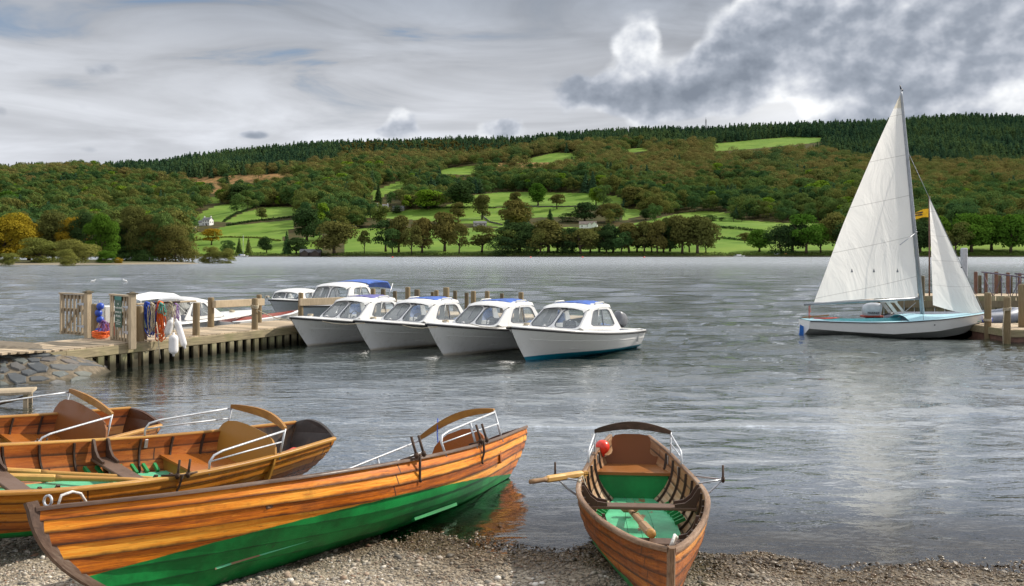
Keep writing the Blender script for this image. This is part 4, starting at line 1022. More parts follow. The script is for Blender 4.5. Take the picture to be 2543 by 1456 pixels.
# notice board on the right gate
sg = thing('notice_sign', g2.matrix_basis @ Vector((W2*.50, -.055, h2*.66)), 'dark green notice with white lettering fixed on the right gate', 'sign', rz=g2.rotation_euler.z)
MB().box((0, 0, 0), (.40, .012, .72), bev=.004).build('board', M['sign_green'], sg)
MB().box((0, -.0085, .315), (.40, .006, .085)).build('header', M['sign_teal'], sg)
for body, sz, zz in (('no', .085, .19), ('unauthorised', .078, .10), ('persons on', .085, .0), ('this jetty', .085, -.09)):
    text_obj('lettering', body, sz, Matrix.Translation((0, -.0075, zz)) @ Matrix.Rotation(math.pi/2, 4, 'X'), M['letter_white'], sg)
mb = MB(); rg = random.Random(31)      # three lines of small print, too worn to read
for zz, half in ((-.19, .07), (-.235, .15), (-.28, .11)):
    x = -half
    while x < half: w_ = rg.uniform(.014, .035); mb.box((x+w_/2, -.0075, zz), (w_, .002, rg.uniform(.014, .022))); x += w_+.009
mb.build('small_print', M['letter_white'], sg)
# white cabinet on red base, green cabinet
def cabinet(name, px, pyt, pyb, Y, w, d, mt, base, label, z0=.55):
    q = at(px, 0, Y); q.z = z0; e = thing(name, q, label, 'cabinet', rz=JRZ-math.pi/2-.35)
    ht = H+(HY-pyt)/F*Y-z0; zb = H+(HY-pyb)/F*Y-z0
    MB().box((0, 0, (ht+zb)/2), (w, d, ht-zb), bev=.015).build('case', M[mt], e)
    MB().box((.0, -d/2-.008, (ht+zb)/2), (w-.05, .014, ht-zb-.06)).build('door', M[mt], e)
    if base == 'legs':
        for sx in (-1, 1): MB().box((sx*w*.3, 0, zb/2), (.04, .04, zb)).build('leg', M['rust'], e)
    else: MB().box((0, 0, zb/2), (w*.92, d*.9, zb)).build('base', M[base], e)
    MB().box((-w/2+.05, -d/2-.02, ht-.12), (.03, .02, .03)).box((-w/2+.05, -d/2-.02, zb+.12), (.03, .02, .03)).build('latch', M['black_rubber'], e)
simple('box_green', (.10, .13, .09), .6, var=.2)
cabinet('electric_cabinet', 266, 760, 801, 22.9, .46, .26, 'box_white', 'red_paint', 'white metal cabinet on a red base between the two gates')
cabinet('pump_cabinet', 360, 762, 815, 21.9, .24, .2, 'box_green', 'legs', 'grey green metal cabinet on thin legs behind the right gate post')

# ================================================================ coils of rope, fenders
def coil(name, top, n, length, spread, mt, label, r=.011, seed=0, group='rope coils hung on the jetty rail', sway=0.0):
    rg = random.Random(seed); mb = MB()
    for i in range(n):
        L = length*rg.uniform(.65, 1.0); w = spread*rg.uniform(.3, 1); ox = rg.uniform(-spread, spread)*.5; oy = rg.uniform(-.06, .06); pts = []
        for k in range(18):
            a = 2*math.pi*k/18; x = ox+math.sin(a)*w*(.55+.45*(1-math.cos(a))/2)+rg.uniform(-.012, .012)+sway*(1-math.cos(a))/2
            pts.append((x, oy+math.sin(a*2+i)*.03, -L*(1-math.cos(a))/2+rg.uniform(-.012, .012)))
        mb.tube(pts, r, 5, closed=True)
    mb.tube([(-spread*.5, 0, .0), (0, -.04, .04), (spread*.5, 0, .0)], r*2.6, 6)
    o = mb.build(name, M[mt]); o.location = top; o.rotation_euler = (0, 0, -.3); return tag(o, label, 'rope', group)
YR = 21.6
coil('rope_coil', at(366, 755, YR), 10, .78, .14, 'rope_blue', 'bundle of blue rope hanging leftmost on the jetty rail', seed=1, sway=.12)
coil('rope_coil', at(378, 757, YR-.15), 6, .70, .07, 'rope_beige', 'grey beige rope hanging between the blue bundle and the orange one', seed=2)
coil('rope_coil', at(386, 756, YR+.1), 7, .85, .07, 'rope_blue', 'narrow dark blue rope hung right beside the orange bundle', seed=9)
coil('rope_coil', at(399, 754, YR), 11, .90, .14, 'rope_orange', 'bundle of orange rope hanging on the jetty rail', seed=3, r=.013)
coil('rope_coil', at(401, 757, YR-.2), 5, .26, .08, 'rope_teal', 'small teal green coil hung over the orange rope', seed=4)
coil('rope_coil', at(424, 753, YR), 8, .62, .10, 'rope_beige', 'tangle of thin beige lines at the right end of the rail above the fenders', seed=5, r=.007)
coil('rope_coil', at(436, 757, YR+.1), 4, .42, .06, 'rope_purple', 'thin purple line beside the beige tangle above the fenders', seed=6, r=.008)
# hanging rail the ropes hang on
MB().tube([at(360, 754, YR), at(400, 752, YR), at(447, 750, YR)], .022, 8).build('hanging_bar', M['rust'])
tag(bpy.data.objects['hanging_bar'], 'dark iron bar carrying the coloured ropes above the jetty edge', 'bar')
# rope pile between the gates
def rope_pile():
    rg = random.Random(12); mb = MB()
    for i in range(8): mb.tube([(math.cos(a)*.2*rg.uniform(.6, 1.1)+rg.uniform(-.03, .03), math.sin(a)*.18, .03+i*.018+rg.uniform(-.01, .02)) for a in np.linspace(0, 6.0, 14)], .013, 5)
    o = mb.build('rope_pile', M['rope_orange']); o.location = at(250, 832, 22.0); o.location.z = .56; tag(o, 'loose pile of orange rope on the deck between the gates', 'rope')
rope_pile()
coil('rope_coil', at(258, 800, 22.1), 8, .42, .12, 'rope_purple', 'mixed purple and white lines hung low on the white cabinet', seed=14, r=.009)
def buoy_string():
    e = thing('buoy_string', at(247, 790, 22.2), 'string of small blue floats hanging beside the round post left of the white cabinet', 'floats')
    for k, z in enumerate((.26, .10, -.06, -.34)):
        MB().lathe([(.02, -.085), (.07, -.06), (.088, 0), (.07, .06), (.02, .085)], (.02*(-1)**k, 0, z+.02)).build('float', M['vinyl_blue'], e)
    MB().tube([(0, 0, .42), (.02, 0, 0), (-.01, 0, -.5)], .01, 5).build('line', M['rope_beige'], e)
buoy_string()
def fender(name, top, L, r, tilt, label, rz=0):
    e = thing(name, top, label, 'fender', 'white fenders hanging off the jetty'); e.rotation_euler = (tilt[0], tilt[1], rz)
    mb = MB(); n = 14; prof = [(.022, 0), (.028, -.045), (r*.5, -.06), (r*.85, -.085), (r*.98, -.12), (r, -.16), (r, -L+.16), (r*.98, -L+.12), (r*.85, -L+.085), (r*.5, -L+.06), (.028, -L+.045), (.022, -L)]
    mb.lathe(prof[::-1], n=n); mb.build('body', M['vinyl_white'], e)
    MB().tube([(0, 0, -.02), (0, 0, .30)], .009, 5).build('lanyard', M['rope_beige'], e)
YF = J(0, 0, 0).y
fender('fender', at(431, 826, 21.05), .54, .106, (0, 0), 'largest white fender, ribbed, hanging lowest over the water by the jetty')
fender('fender', at(428, 789, 21.5), .48, .082, (0, .32), 'white fender tilted to the left above the largest one')
fender('fender', at(437, 792, 21.3), .72, .075, (0, -.30), 'slim white fender slanting right past the largest one')
fender('fender', at(440, 775, 22.0), .40, .07, (0, -.1), 'short white fender hanging highest, close under the rope tangle')
o = MB().tube([at(388, 800, 21.25), at(392, 828, 21.2), at(393, 850, 21.15), at(396, 872, 21.1), at(398, 892, 21.1)], .012, 5).tube([at(391, 862, 21.12), at(386, 876, 21.1)], .009, 5).tube([at(384, 831, 21.2), at(398, 829, 21.2)], .01, 5).build('hanging_line', M['rope_beige'])
tag(o, 'knotted beige line trailing down the jetty face to the water', 'rope')
o = MB().tube([at(640, 771, 24.7), at(654, 778, 24.9), at(690, 792, 25.3), at(735, 797, 25.6), at(775, 792, 26.4)], .013, 5).build('mooring_line', M['rope_beige'])
tag(o, 'mooring line sagging from the jetty post to the leftmost cabin boat', 'rope')
mb = MB()
for k in range(3): mb.tube([QP['c'][0]+Vector((math.cos(a)*.1, math.sin(a)*.1, .58+k*.03+.02*math.sin(a*2))) for a in np.linspace(0, 2*math.pi, 12)[:-1]], .013, 5, closed=True)
o = mb.build('rope_lashing', M['rope_beige']); tag(o, 'beige rope wound round the tall jetty post left of the cabin boats', 'rope')

# ================================================================ stone slipway
def build_slipway():
    # triangular apron of set stones falling from the jetty start to the water
    pts = []; m, t, b = mat('slipway_mortar'); p = t.pos(); n = t.noise(p, 9, 6, .65); z = t.xyz(p)[2]
    c = t.mix(t.sm(n, .3, .7), (.10, .08, .055), (.20, .16, .11)); c = t.mix(t.sm(z+(n-.5)*.1, .09, .0), c, (.06, .05, .03))
    t.put(b.inputs['Base Color'], c); b.inputs['Roughness'].default_value = .9; t.put(b.inputs['Normal'], t.bump(n, .7, .03))
    T = [P(-260, 850, .62), P(-100, 852, .60), P(0, 858, .60), P(60, 862, .58), P(140, 872, .53), P(205, 880, .40), P(245, 888, .26), P(275, 897, .12), P(318, 908, .03)]
    Bt = [P(-260, 1015, -.10), P(-100, 985, -.08), P(0, 968, -.06), P(60, 966, -.06), P(120, 962, -.06), P(180, 956, -.06), P(230, 948, -.07), P(265, 934, -.08), P(322, 918, -.16)]
    def S(u, v):
        u = u*(len(T)-1); i = min(int(u), len(T)-2); f = u-i
        a = T[i].lerp(T[i+1], f); b_ = Bt[i].lerp(Bt[i+1], f); q = a.lerp(b_, v)
        q.z += .10*math.sin(v*math.pi)*(1-u/(len(T)-1)); return q
    mb = MB(); mb.grid([[S(u, v) for v in np.linspace(0, 1, 24)] for u in np.linspace(0, 1, 60)])
    # far side fall behind the crest
    mb.grid([[S(u, 0), S(u, 0)+Vector((0, 1.2, -.05)), S(u, 0)+Vector((0, 5, -.9))] for u in np.linspace(0, .55, 20)], flip=True)
    rg = random.Random(5); 
    Z6 = lambda x, y: (x*.2324, 827.5+y*.2324)
    stones = [[(160,205),(330,180),(560,185),(680,240),(600,262),(330,260),(240,232)],[(0,205),(150,260),(60,268),(0,250)],[(110,270),(200,258),(295,305),(250,332),(175,318)],[(450,262),(600,262),(610,300),(530,310),(430,300)],
     [(100,335),(180,320),(280,385),(200,412),(120,380)],[(285,335),(420,330),(520,372),(490,420),(400,428),(310,378)],[(525,345),(640,340),(830,368),(780,402),(640,402),(560,375)],[(640,290),(760,290),(850,330),(800,340),(690,318)],
     [(0,290),(70,290),(90,325),(0,320)],[(0,345),(60,330),(75,370),(10,372)],[(0,385),(60,380),(110,408),(40,432),(0,425)],[(215,415),(310,402),(400,430),(300,470),(240,445)],[(75,450),(160,432),(280,480),(285,540),(180,548),(110,500)],
     [(555,420),(680,412),(740,445),(640,472),(560,450)],[(310,480),(430,465),(530,490),(450,515),(330,515)],[(0,460),(50,460),(40,490),(0,500)],[(0,530),(60,540),(100,565),(30,572),(0,568)],[(520,540),(600,505),(700,530),(690,560),(560,565)],
     [(745,500),(820,470),(990,490),(980,520),(900,545),(760,545)],[(790,430),(900,418),(985,440),(960,465),(850,462)],[(160,575),(300,560),(350,580),(250,595)],[(290,285),(360,270),(430,290),(420,318),(330,322)],[(850,345),(1000,352),(1180,372),(1150,352),(980,310),(780,262),(760,282)],
     [(680,250),(770,255),(900,300),(1150,350),(1190,378),(1000,340),(800,285)],[(700,340),(760,335),(860,345),(840,362),(720,358)]]
    for poly in stones:
        vs = []
        for x, y in poly:
            px, py = Z6(x, y)
            # intersect the ray with the apron surface
            best = None
            for u in np.linspace(.15, 1, 120):
                for v in np.linspace(0, 1, 40):
                    q = S(u, v); e = (CX+F*q.x/q.y-px)**2+(HY-F*(q.z-H)/q.y-py)**2
                    if best is None or e < best[0]: best = (e, q)
            vs.append(best[1])
        k = .022+rg.random()*.02; n = len(vs); c = sum(vs, Vector())/n
        top = [v.lerp(c, .10)+Vector((0, 0, k)) for v in vs]; mid = [v.lerp(c, .02)+Vector((0, 0, k*.55)) for v in vs]; lo = [v-Vector((0, 0, .05)) for v in vs]
        mb.add(top+mid+lo+[c+Vector((0, 0, k*1.15))], [[i, (i+1) % n, 3*n] for i in range(n)]+[[n+i, n+(i+1) % n, (i+1) % n, i] for i in range(n)]+[[2*n+i, 2*n+(i+1) % n, n+(i+1) % n, n+i] for i in range(n)], mi=1, at=rg.random())
    m2, t, b = mat('slipway_stone'); p = t.pos(); n = t.noise(p, 5, 6, .65); r = t.attr('rnd')
    c = t.ramp(r, [(0, (.055, .065, .075)), (.3, (.10, .102, .10)), (.55, (.13, .11, .095)), (.8, (.085, .10, .105)), (1, (.13, .135, .115))])
    c = t.mix(t.sm(n, .55, .7)*.5, c, (.24, .235, .22)); c = t.mix(t.sm(n, .42, .3)*.6, c, (.09, .07, .05))
    t.put(b.inputs['Base Color'], c); b.inputs['Roughness'].default_value = .75; t.put(b.inputs['Normal'], t.bump(n, .5, .03))
    o = mb.build('slipway', [m, m2]); tag(o, 'stone paved slipway falling from the jetty start into the water', 'slipway', kind='structure')
build_slipway()
# small wooden landing trestle at the left edge
e = thing('landing_trestle', P(20, 1010, 0.0), 'small weathered plank trestle standing in the water at the left edge', 'trestle', rz=.35)
yt = e.location.y; zt = H+(HY-973)/F*yt
lx = lambda px: (px-CX)/F*yt-e.location.x
for k in range(4): MB().box((-.55, -.24+k*.16, zt), (1.9, .145, .045), at=k*.3, bev=.006).build('plank', M['gate_wood'], e)
for sx in (.30, -1.0):
    for sy in (-.26, .26): MB().box((sx, sy, zt/2-.15), (.07, .07, zt+.2)).build('leg', M['gate_wood'], e)
    MB().box((sx, 0, zt-.07), (.06, .6, .09)).build('crossbar', M['post_dark'], e)
MB().bar((.28, 0, zt-.1), (-.3, 0, .02), .05, .05).build('brace', M['rust'], e)
# ================================================================ clinker rowing boats
def hsmooth(xs, ys, x):
    xs = np.array(xs, float); ys = np.array(ys, float); x = float(np.clip(x, xs[0], xs[-1]))
    m = np.gradient(ys, xs); i = int(np.clip(np.searchsorted(xs, x)-1, 0, len(xs)-2))
    h = xs[i+1]-xs[i]; t = (x-xs[i])/h
    return float((2*t**3-3*t**2+1)*ys[i]+(t**3-2*t**2+t)*h*m[i]+(-2*t**3+3*t**2)*ys[i+1]+(t**3-t**2)*h*m[i+1])
BL = 5.3
HS = [0,.1,.25,.45,.65,.8,.9,.96,1.0]; HB = [.31,.40,.51,.60,.585,.44,.255,.11,.012]
ZSX = [0,.2,.45,.7,.88,1]; ZSY = [.66,.56,.52,.57,.68,.80]
HBX = [None]
def hb(s): return hsmooth(*(HBX[0] or (HS, HB)), s)
def y_at(s, z):
    ts = np.linspace(0, 1, 40); zz = [hull(s, t).z for t in ts]; return hull(s, float(np.interp(z, zz, ts))).y
def hz(s): return hsmooth(ZSX, ZSY, s)
def hull(s, t, side=1, off=0.0, L=BL):
    """t: 0 keel .. 1 gunwale (angle fraction)"""
    th = t*math.pi/2; e = hsmooth([0,.12,.3,.55,.8,1], [.75,.85,1.0,1.0,.72,.55], s); q = hsmooth([0,.15,.4,.7,1], [1.5,1.0,.72,.9,1.0], s)
    zk = hsmooth([0,.15,.4,.85,1], [.10,.04,0,.0,.02], s)
    v = (1-math.cos(th))**e; u = math.sin(th)**q
    zt = hz(s); z = zk+(zt-zk)*v; y = (hb(s)-.012)*u+.012
    fz = (z)/.8
    xb = L-.62*(1-min(1, fz))**2.2; xs = .30*(1-min(1, z/.66))**1.3
    x = xs+(xb-xs)*s
    return Vector((x, side*(y+off), z-off*.5*(1-t)))
def boat_wood(name, cols, dark, paint_z=None, paint=(.004, .17, .035), gloss=.35, worn=.5, laps=True):
    m, t, b = mat(name); uv = t.coord('UV'); u, v, _ = t.xyz(uv); c = t.coord('Object'); x, y, z = t.xyz(c)
    r = t.attr('rnd')
    grain = t.noise(t.scl(uv, (1.1, 3.4, 1)), 3.2, 8, .62, 2.2)
    fine = t.noise(t.scl(uv, (4, 46, 1)), 3.0, 5, .6, .4)
    blot = t.noise(c, 3.2, 6, .65)
    lg = t.noise(t.scl(uv, (.7, 1.0, 1), loc=(5, 2, 0)), 1.3, 4, .6); f = (grain-.5)*1.0+(fine-.5)*.32+(r-.5)*.5+(lg-.5)*1.1+.50
    col = t.ramp(f, [(.15, cols[0]), (.38, cols[1]), (.58, cols[2]), (.8, cols[3])])
    st_ = t.noise(t.scl(uv, (2.2, 2.0, 1)), 3.0, 8, .72, .5); col = t.mix(t.sm(blot, .53, .70)*worn, col, dark); col = t.mix(t.sm(st_, .57, .68)*.6, col, dark); col = t.mix(t.sm(st_, .40, .33)*.3, col, cols[3])
    if laps:
        fv = t.m('FRACT', v)
        edge = t.sm(fv+(blot-.5)*.5, .26, .0)*.9+t.sm(fv, .93, 1.0)*.6
        col = t.mix(edge.clamp(), col, dark)
        knots = t.sm(t.voro(t.scl(uv, (2.2, 1.5, 1)), 1.7), .075, .035); col = t.mix(knots*.8, col, dark)
        nails = t.sm(t.voro(t.comb(u*7.0, t.m('FLOOR', v)+.5, 0.0), 1.0, rnd=.05), .11, .07)*t.sm(t.m('ABSOLUTE', fv-.16), .09, .05); col = t.mix(nails*.75, col, (.02, .012, .008))
        butt = t.sm(t.m('ABSOLUTE', t.m('FRACT', u*.37+t.m('FLOOR', v)*.39)-.5), .004, .0015); col = t.mix(butt*.9, col, dark)
        chip = t.sm(t.noise(t.scl(uv, (1.3, 1.6, 1), loc=(3, 9, 0)), 2.6, 5, .6), .71, .735); col = t.mix(chip*.85, col, (.60, .50, .36))
    rough = t.sm(blot, .35, .7, gloss, gloss+.35)
    if paint_z is not None:
        pz = z-x*paint_z[1]+(t.noise(c, 9, 3, .5)-.5)*.014
        mk = t.sm(pz, paint_z[0]+.004, paint_z[0]-.004)
        scuff = t.sm(t.noise(t.scl(c, (1, 1, 3)), 4.5, 8, .7), .62, .74)
        pc = t.mix(t.sm(blot, .35, .65), tuple(q*.8 for q in paint), tuple(q*1.5 for q in paint)); pc = t.mix(scuff*.75, pc, (.12, .24, .13)); sc2 = t.sm(t.noise(t.scl(uv, (.8, 9, 1)), 5.0, 4, .6), .66, .72); pc = t.mix(sc2*.6, pc, (.16, .34, .18)); pc = t.mix(t.sm(t.noise(c, 6, 7, .7), .62, .7)*.6, pc, (.02, .05, .02))
        if laps:
            pc = t.mix(t.sm(fv+(blot-.5)*.2, .10, .0)*.75, pc, (.004, .03, .012))
        col = t.mix(mk, col, pc); rough = t.mix(mk, rough, (.42, .42, .42))
    t.put(b.inputs['Base Color'], col); t.put(b.inputs['Roughness'], rough); b.inputs['Coat Weight'].default_value = .06; b.inputs['Coat Roughness'].default_value = .2
    b.inputs['Specular IOR Level'].default_value = .25
    t.put(b.inputs['Normal'], t.bump(fine*.4+blot*.5+grain*.3, .3, .006)); return m
ORG = [(.17, .04, .005), (.46, .115, .006), (.70, .215, .010), (.86, .40, .05)]
RED = [(.13, .035, .008), (.28, .075, .010), (.44, .135, .016), (.58, .24, .04)]
BRN = [(.10, .035, .012), (.20, .07, .02), (.30, .12, .035), (.40, .20, .07)]
boat_wood('hull_orange', ORG, (.045, .018, .008), (.19, .021), worn=.38)
boat_wood('hull_amber', [(.22, .06, .008), (.34, .10, .01), (.46, .16, .016), (.55, .24, .03)], (.05, .02, .008), (.14, .0), worn=.22, gloss=.25)
boat_wood('hull_red', RED, (.035, .015, .01), (.16, .02), worn=.45)
boat_wood('lining_red', [(.22, .06, .015), (.36, .10, .02), (.48, .16, .03), (.56, .26, .07)], (.05, .025, .015), None, worn=.3, gloss=.25)
boat_wood('lining_grey', [(.20, .10, .055), (.32, .17, .08), (.42, .27, .16), (.52, .40, .28)], (.04, .025, .018), None, worn=.6, gloss=.35)
boat_wood('trim_dark', [(.045, .028, .02), (.085, .05, .035), (.13, .08, .055), (.22, .16, .12)], (.02, .012, .01), None, worn=.4, laps=False, gloss=.4)
boat_wood('trim_worn', [(.08, .045, .028), (.16, .095, .055), (.26, .16, .10), (.38, .28, .20)], (.05, .03, .02), None, worn=.45, laps=False, gloss=.45)
boat_wood('seat_brown', BRN, (.04, .02, .012), None, worn=.45, laps=False, gloss=.28)
boat_wood('seat_red', [(.16, .045, .012), (.26, .075, .014), (.34, .11, .018), (.42, .17, .03)], (.06, .025, .012), None, worn=.3, laps=False, gloss=.22)
boat_wood('back_yellow', [(.22, .10, .02), (.34, .16, .028), (.42, .22, .04), (.52, .30, .07)], (.10, .05, .02), None, worn=.4, laps=False, gloss=.35)
boat_wood('bar_oak', [(.26, .12, .03), (.36, .17, .035), (.44, .22, .045), (.52, .30, .07)], (.14, .07, .02), None, worn=.3, laps=False, gloss=.3)
boat_wood('oar_wood', [(.42, .22, .06), (.54, .30, .08), (.64, .38, .12), (.70, .46, .18)], (.24, .14, .06), None, worn=.35, laps=False, gloss=.35)
boat_wood('oar_grip', [(.28, .17, .09), (.36, .23, .13), (.44, .30, .18), (.5, .36, .24)], (.16, .10, .06), None, worn=.4, laps=False, gloss=.6)
def green_floor(name, col, bare):
    m, t, b = mat(name); c = t.coord('Object'); x, y, z = t.xyz(c); n = t.noise(c, 4, 6, .6); g = t.noise(t.scl(c, (1, 14, 1)), 2.5, 5, .6)
    cc = t.mix(t.sm(n, .3, .7), tuple(q*.8 for q in col), tuple(q*1.25 for q in col))
    mk = t.sm(t.noise(t.scl(c, (.8, 2.2, 1), loc=(2.3, .4, 0)), 1.8, 6, .6)-t.m('ABSOLUTE', y)*.55, .47, .50)*bare
    cc = t.mix(mk, cc, t.mix(g, (.17, .09, .04), (.34, .20, .10)))
    cc = t.mix(t.sm(t.noise(c, 14, 5, .7), .60, .70)*.35, cc, (.05, .09, .04))
    t.put(b.inputs['Base Color'], cc); b.inputs['Roughness'].default_value = .45; t.put(b.inputs['Normal'], t.bump(g, .2, .004)); return m
green_floor('floor_green', (.09, .43, .22), 1.0); green_floor('floor_green_plain', (.11, .42, .24), .35); green_floor('green_paint', (.008, .20, .05), .0)
simple('stern_black', (.035, .028, .026), .6, var=.4, scale=6, dirt=(.30, .18, .09), dscale=4, damt=.6)
simple('red_buoy', (.75, .045, .025), .3, var=.05)
simple('plastic_white', (.6, .6, .58), .5)
NSTR = 7
def rowing_boat(label, loc, yaw, pitch, roll, L, bs, hullm, liningm, trimm, opts):
    e = thing('rowing_boat', loc, label, 'rowing boat', 'varnished rowing boats drawn up at the beach')
    e.rotation_mode = 'XYZ'; e.rotation_euler = Euler((roll, pitch, yaw), 'XYZ'); e.scale = (L, bs, 1.0)
    ns = 44; S = [1-(1-i/ns)**1.0 for i in range(ns+1)]
    sd = hash_ = opts.get('seed', 1); rg = random.Random(sd)
    mb = MB(); T = [0, .24, .40, .54, .665, .78, .89, 1.0]
    for side in (1, -1):
        for k in range(NSTR):
            t0, t1 = T[k]-(.012 if k else 0), T[k+1]; at_ = opts['tones'][k] if 'tones' in opts else rg.random(); rows = []; uvs = []
            for j, f in enumerate((0, .35, .7, 1.0)):
                tt = t0+(t1-t0)*f; off = .016*(1-f)*min(1.0, 1.0)
                rows.append([hull(s, tt, side, off*(1 if s < .97 else .4)) for s in S]); uvs.append([(s*BL+k*1.7+side, k+f*.999) for s in S])
            mb.grid(rows, uv=uvs, smooth=True, at=at_, flip=side > 0)
            if k: # lower lip of the lap
                lip = [[hull(s, t0, side, -.002) for s in S], [hull(s, t0, side, .016*(1 if s < .97 else .4)) for s in S]]
                mb.grid(lip, uv=[[(s*BL, k+.0) for s in S]]*2, smooth=False, at=at_, flip=side > 0)
    # transom
    tr = [hull(0, t, 1, .006) for t in np.linspace(0, 1, 14)]; tl = [hull(0, t, -1, .006) for t in np.linspace(0, 1, 14)]
    mb.build('planking', M[hullm], e)
    tp = tr+[Vector((.0, 0, hz(0)+opts.get('crown', .05)))]+tl[::-1]
    top = [Vector((-.0, y*hb(0), hz(0)+opts.get('crown', .05)*(1-(abs(y))**2))) for y in (.8, .5, .2, -.2, -.5, -.8)]
    MB().poly([v+Vector((.004, 0, 0)) for v in tr]+top+[v+Vector((.004, 0, 0)) for v in tl[::-1]], .028, nrm=(-1, 0, .25)).build('transom', M[opts.get('transom', hullm)], e)
    mb = MB()
    for side in (1, -1):
        rows = [[hull(s*.985+.004, t, side, -.022) for s in S] for t in np.linspace(.02, .995, 15)]
        mb.grid(rows, uv=[[(s*BL, t*NSTR) for s in S] for t in np.linspace(.02, .995, 15)], smooth=True, at=.5, flip=side < 0)
    lin = mb.build('lining', M[liningm], e)
    # per-plank tone of the lining
    a = lin.data.attributes['rnd']; vals = [rg.random() for _ in range(16)]
    a.data.foreach_set('value', [vals[min(15, int((i//ns) % 14/2))+0] for i in range(len(lin.data.polygons))])
    # gunwale: rubbing strake + inwale as one rail each side
    for side in (1, -1):
        rows = []
        for (dy, dz) in ((.026, -.020), (.028, .002), (.020, .011), (-.014, .011), (-.021, .004), (-.021, -.02)):
            rows.append([hull(s, 1, side)+Vector((0, side*dy*(1 if s < .985 else .5), dz)) for s in S])
        MB().grid(rows, uv=[[(s*BL, j*.15) for s in S] for j in range(6)], flip=side < 0, at=.5).build('gunwale', M[trimm], e)
    # stem and keel
    sp = [hull(1, t, 1) for t in np.linspace(0, 1, 16)]; rows = []
    for p in sp+[sp[-1]+Vector((.01, 0, opts.get('stemup', .015)))]:
        rows.append([Vector((p.x-.03, .026, p.z)), Vector((p.x+.035, .014, p.z)), Vector((p.x+.035, -.014, p.z)), Vector((p.x-.03, -.026, p.z))])
    mb = MB(); mb.grid(rows, uv=[[(i*.1, .1*k) for k in range(4)] for i in range(len(rows))], wrap=True, at=.6, smooth=False)
    n = len(mb.v); mb.f.append([n-4, n-3, n-2, n-1]); mb.mi.append(0); mb.uv.append([(0, 0)]*4); mb.at.append(.5); mb.sm.append(False)
    mb.build('stem', M[trimm], e)
    kp = [hull(s, 0, 1) for s in np.linspace(0, 1, 20)]; mb = MB()
    for i in range(19): mb.bar((kp[i].x, 0, kp[i].z-.015), (kp[i+1].x, 0, kp[i+1].z-.015), .03, .06, at=.4)
    mb.build('keel', M[hullm], e)
    for side in (1, -1):
        mb = MB(); pp = [hull(s, .26, side, .028) for s in np.linspace(.30, .46, 10)]
        for i in range(9): mb.bar(pp[i], pp[i+1], .03, .03)
        mb.build('bilge_keel', M['green_paint'], e)
    # ribs
    nr = opts.get('ribs', 15)
    for i in range(nr):
        s = .13+i*(.78/nr)
        for side in (1, -1):
            pts = [hull(s, t, side, -.034) for t in np.linspace(.18, .99, 9)]; mb = MB()
            for a_, b_ in zip(pts[:-1], pts[1:]): mb.bar(a_, b_, .022, .016, up=(1, 0, 0))
            mb.build('rib', M['trim_dark'], e)
    # floor boards
    fz = opts.get('fz', .13); fs_ = opts.get('fs', (.17, .80)); mb = MB(); wmax = lambda s: max(0.02, min(.36, y_at(s, fz)-.07))
    for k, (y0, y1) in enumerate(((-.98, -.345), (-.335, -.005), (.005, .335), (.345, .98))):
        xs = np.linspace(fs_[0], fs_[1], 24); A = [Vector((s*BL, wmax(s)*y0, fz)) for s in xs]; Bq = [Vector((s*BL, wmax(s)*y1, fz)) for s in xs]
        mb.grid([A, Bq], flip=True, smooth=False, at=k*.3); mb.grid([[v-Vector((0, 0, .03)) for v in A], A], smooth=False); mb.grid([Bq, [v-Vector((0, 0, .03)) for v in Bq]], smooth=False)
    mb.build('floorboard', M[opts.get('floor', 'floor_green')], e)
    # green cleats at the sides of the floor (stretcher combs)
    for side in ((1, -1) if opts.get('combs', 1) else ()):
        mb = MB()
        for i in range(7):
            for s0 in opts.get('combs', (.60, .34)):
                s = s0+i*.021; y = wmax(s); ye = y_at(s, fz+.035)-.045; mb.bar((s*BL+.15*(1-s), side*(y-.03), fz+.015), (s*BL+.15*(1-s), side*ye, fz+.06), .028, .03)
        mb.build('foot_rest', M['green_paint'], e)
    # thwarts with knees
    for s in opts.get('thwarts', (.50, .74)):
        zz = hz(s)-.17; w = hb(s)*.90; x = s*BL
        MB().box((x, 0, zz), (.17, 2*w, .028), at=.8, bev=.006).build('thwart', M[opts.get('thwartm', 'trim_dark')], e)
        for side in (1, -1):
            for dx in (-.07, .07):
                g = hull(s, 1, side, -.03); pr = [(w*.60, zz+.016), (w*.60, zz+.04), (w*.78, zz+.055), (w*.90, zz+.10), (hb(s)-.05, zz+.19), (hb(s)-.025, zz+.19), (hb(s)-.04, zz+.10), (w*.97, zz+.016)]
                MB().poly([(x+dx, side*a_, b_) for a_, b_ in pr], .022, nrm=(1, 0, 0), at=.3).build('knee', M['trim_dark'], e)
    # fore deck / breasthook
    MB().poly([hull(.93, 1, 1, -.02)-Vector((0, 0, .03)), hull(.999, 1, 1)-Vector((0, 0, .03)), hull(.93, 1, -1, -.02)-Vector((0, 0, .03))], .03, at=.5).build('breasthook', M[trimm], e)
    # passenger seat, its front and the shaped backrest
    zs = opts.get('seatz', .345)
    wy = lambda s: hb(s)*.90
    s0, s1 = opts.get('seat', (.165, .275))
    st = MB().poly([(s0*BL, wy(s0), zs), (s1*BL, wy(s1), zs), (s1*BL, -wy(s1), zs), (s0*BL, -wy(s0), zs)], .028, nrm=(0, 0, 1), at=.7).build('passenger_seat', M[opts.get('seatm', 'seat_brown')], e)
    w = wy(s1)*.93; fr = [(w, zs-.015), (w*.9, .20), (w*.62, .10), (w*.55, .10), (w*.5, .13), (w*.25, .17), (.0, .12), (-w*.25, .17), (-w*.5, .13), (-w*.55, .10), (-w*.62, .10), (-w*.9, .20), (-w, zs-.015)]
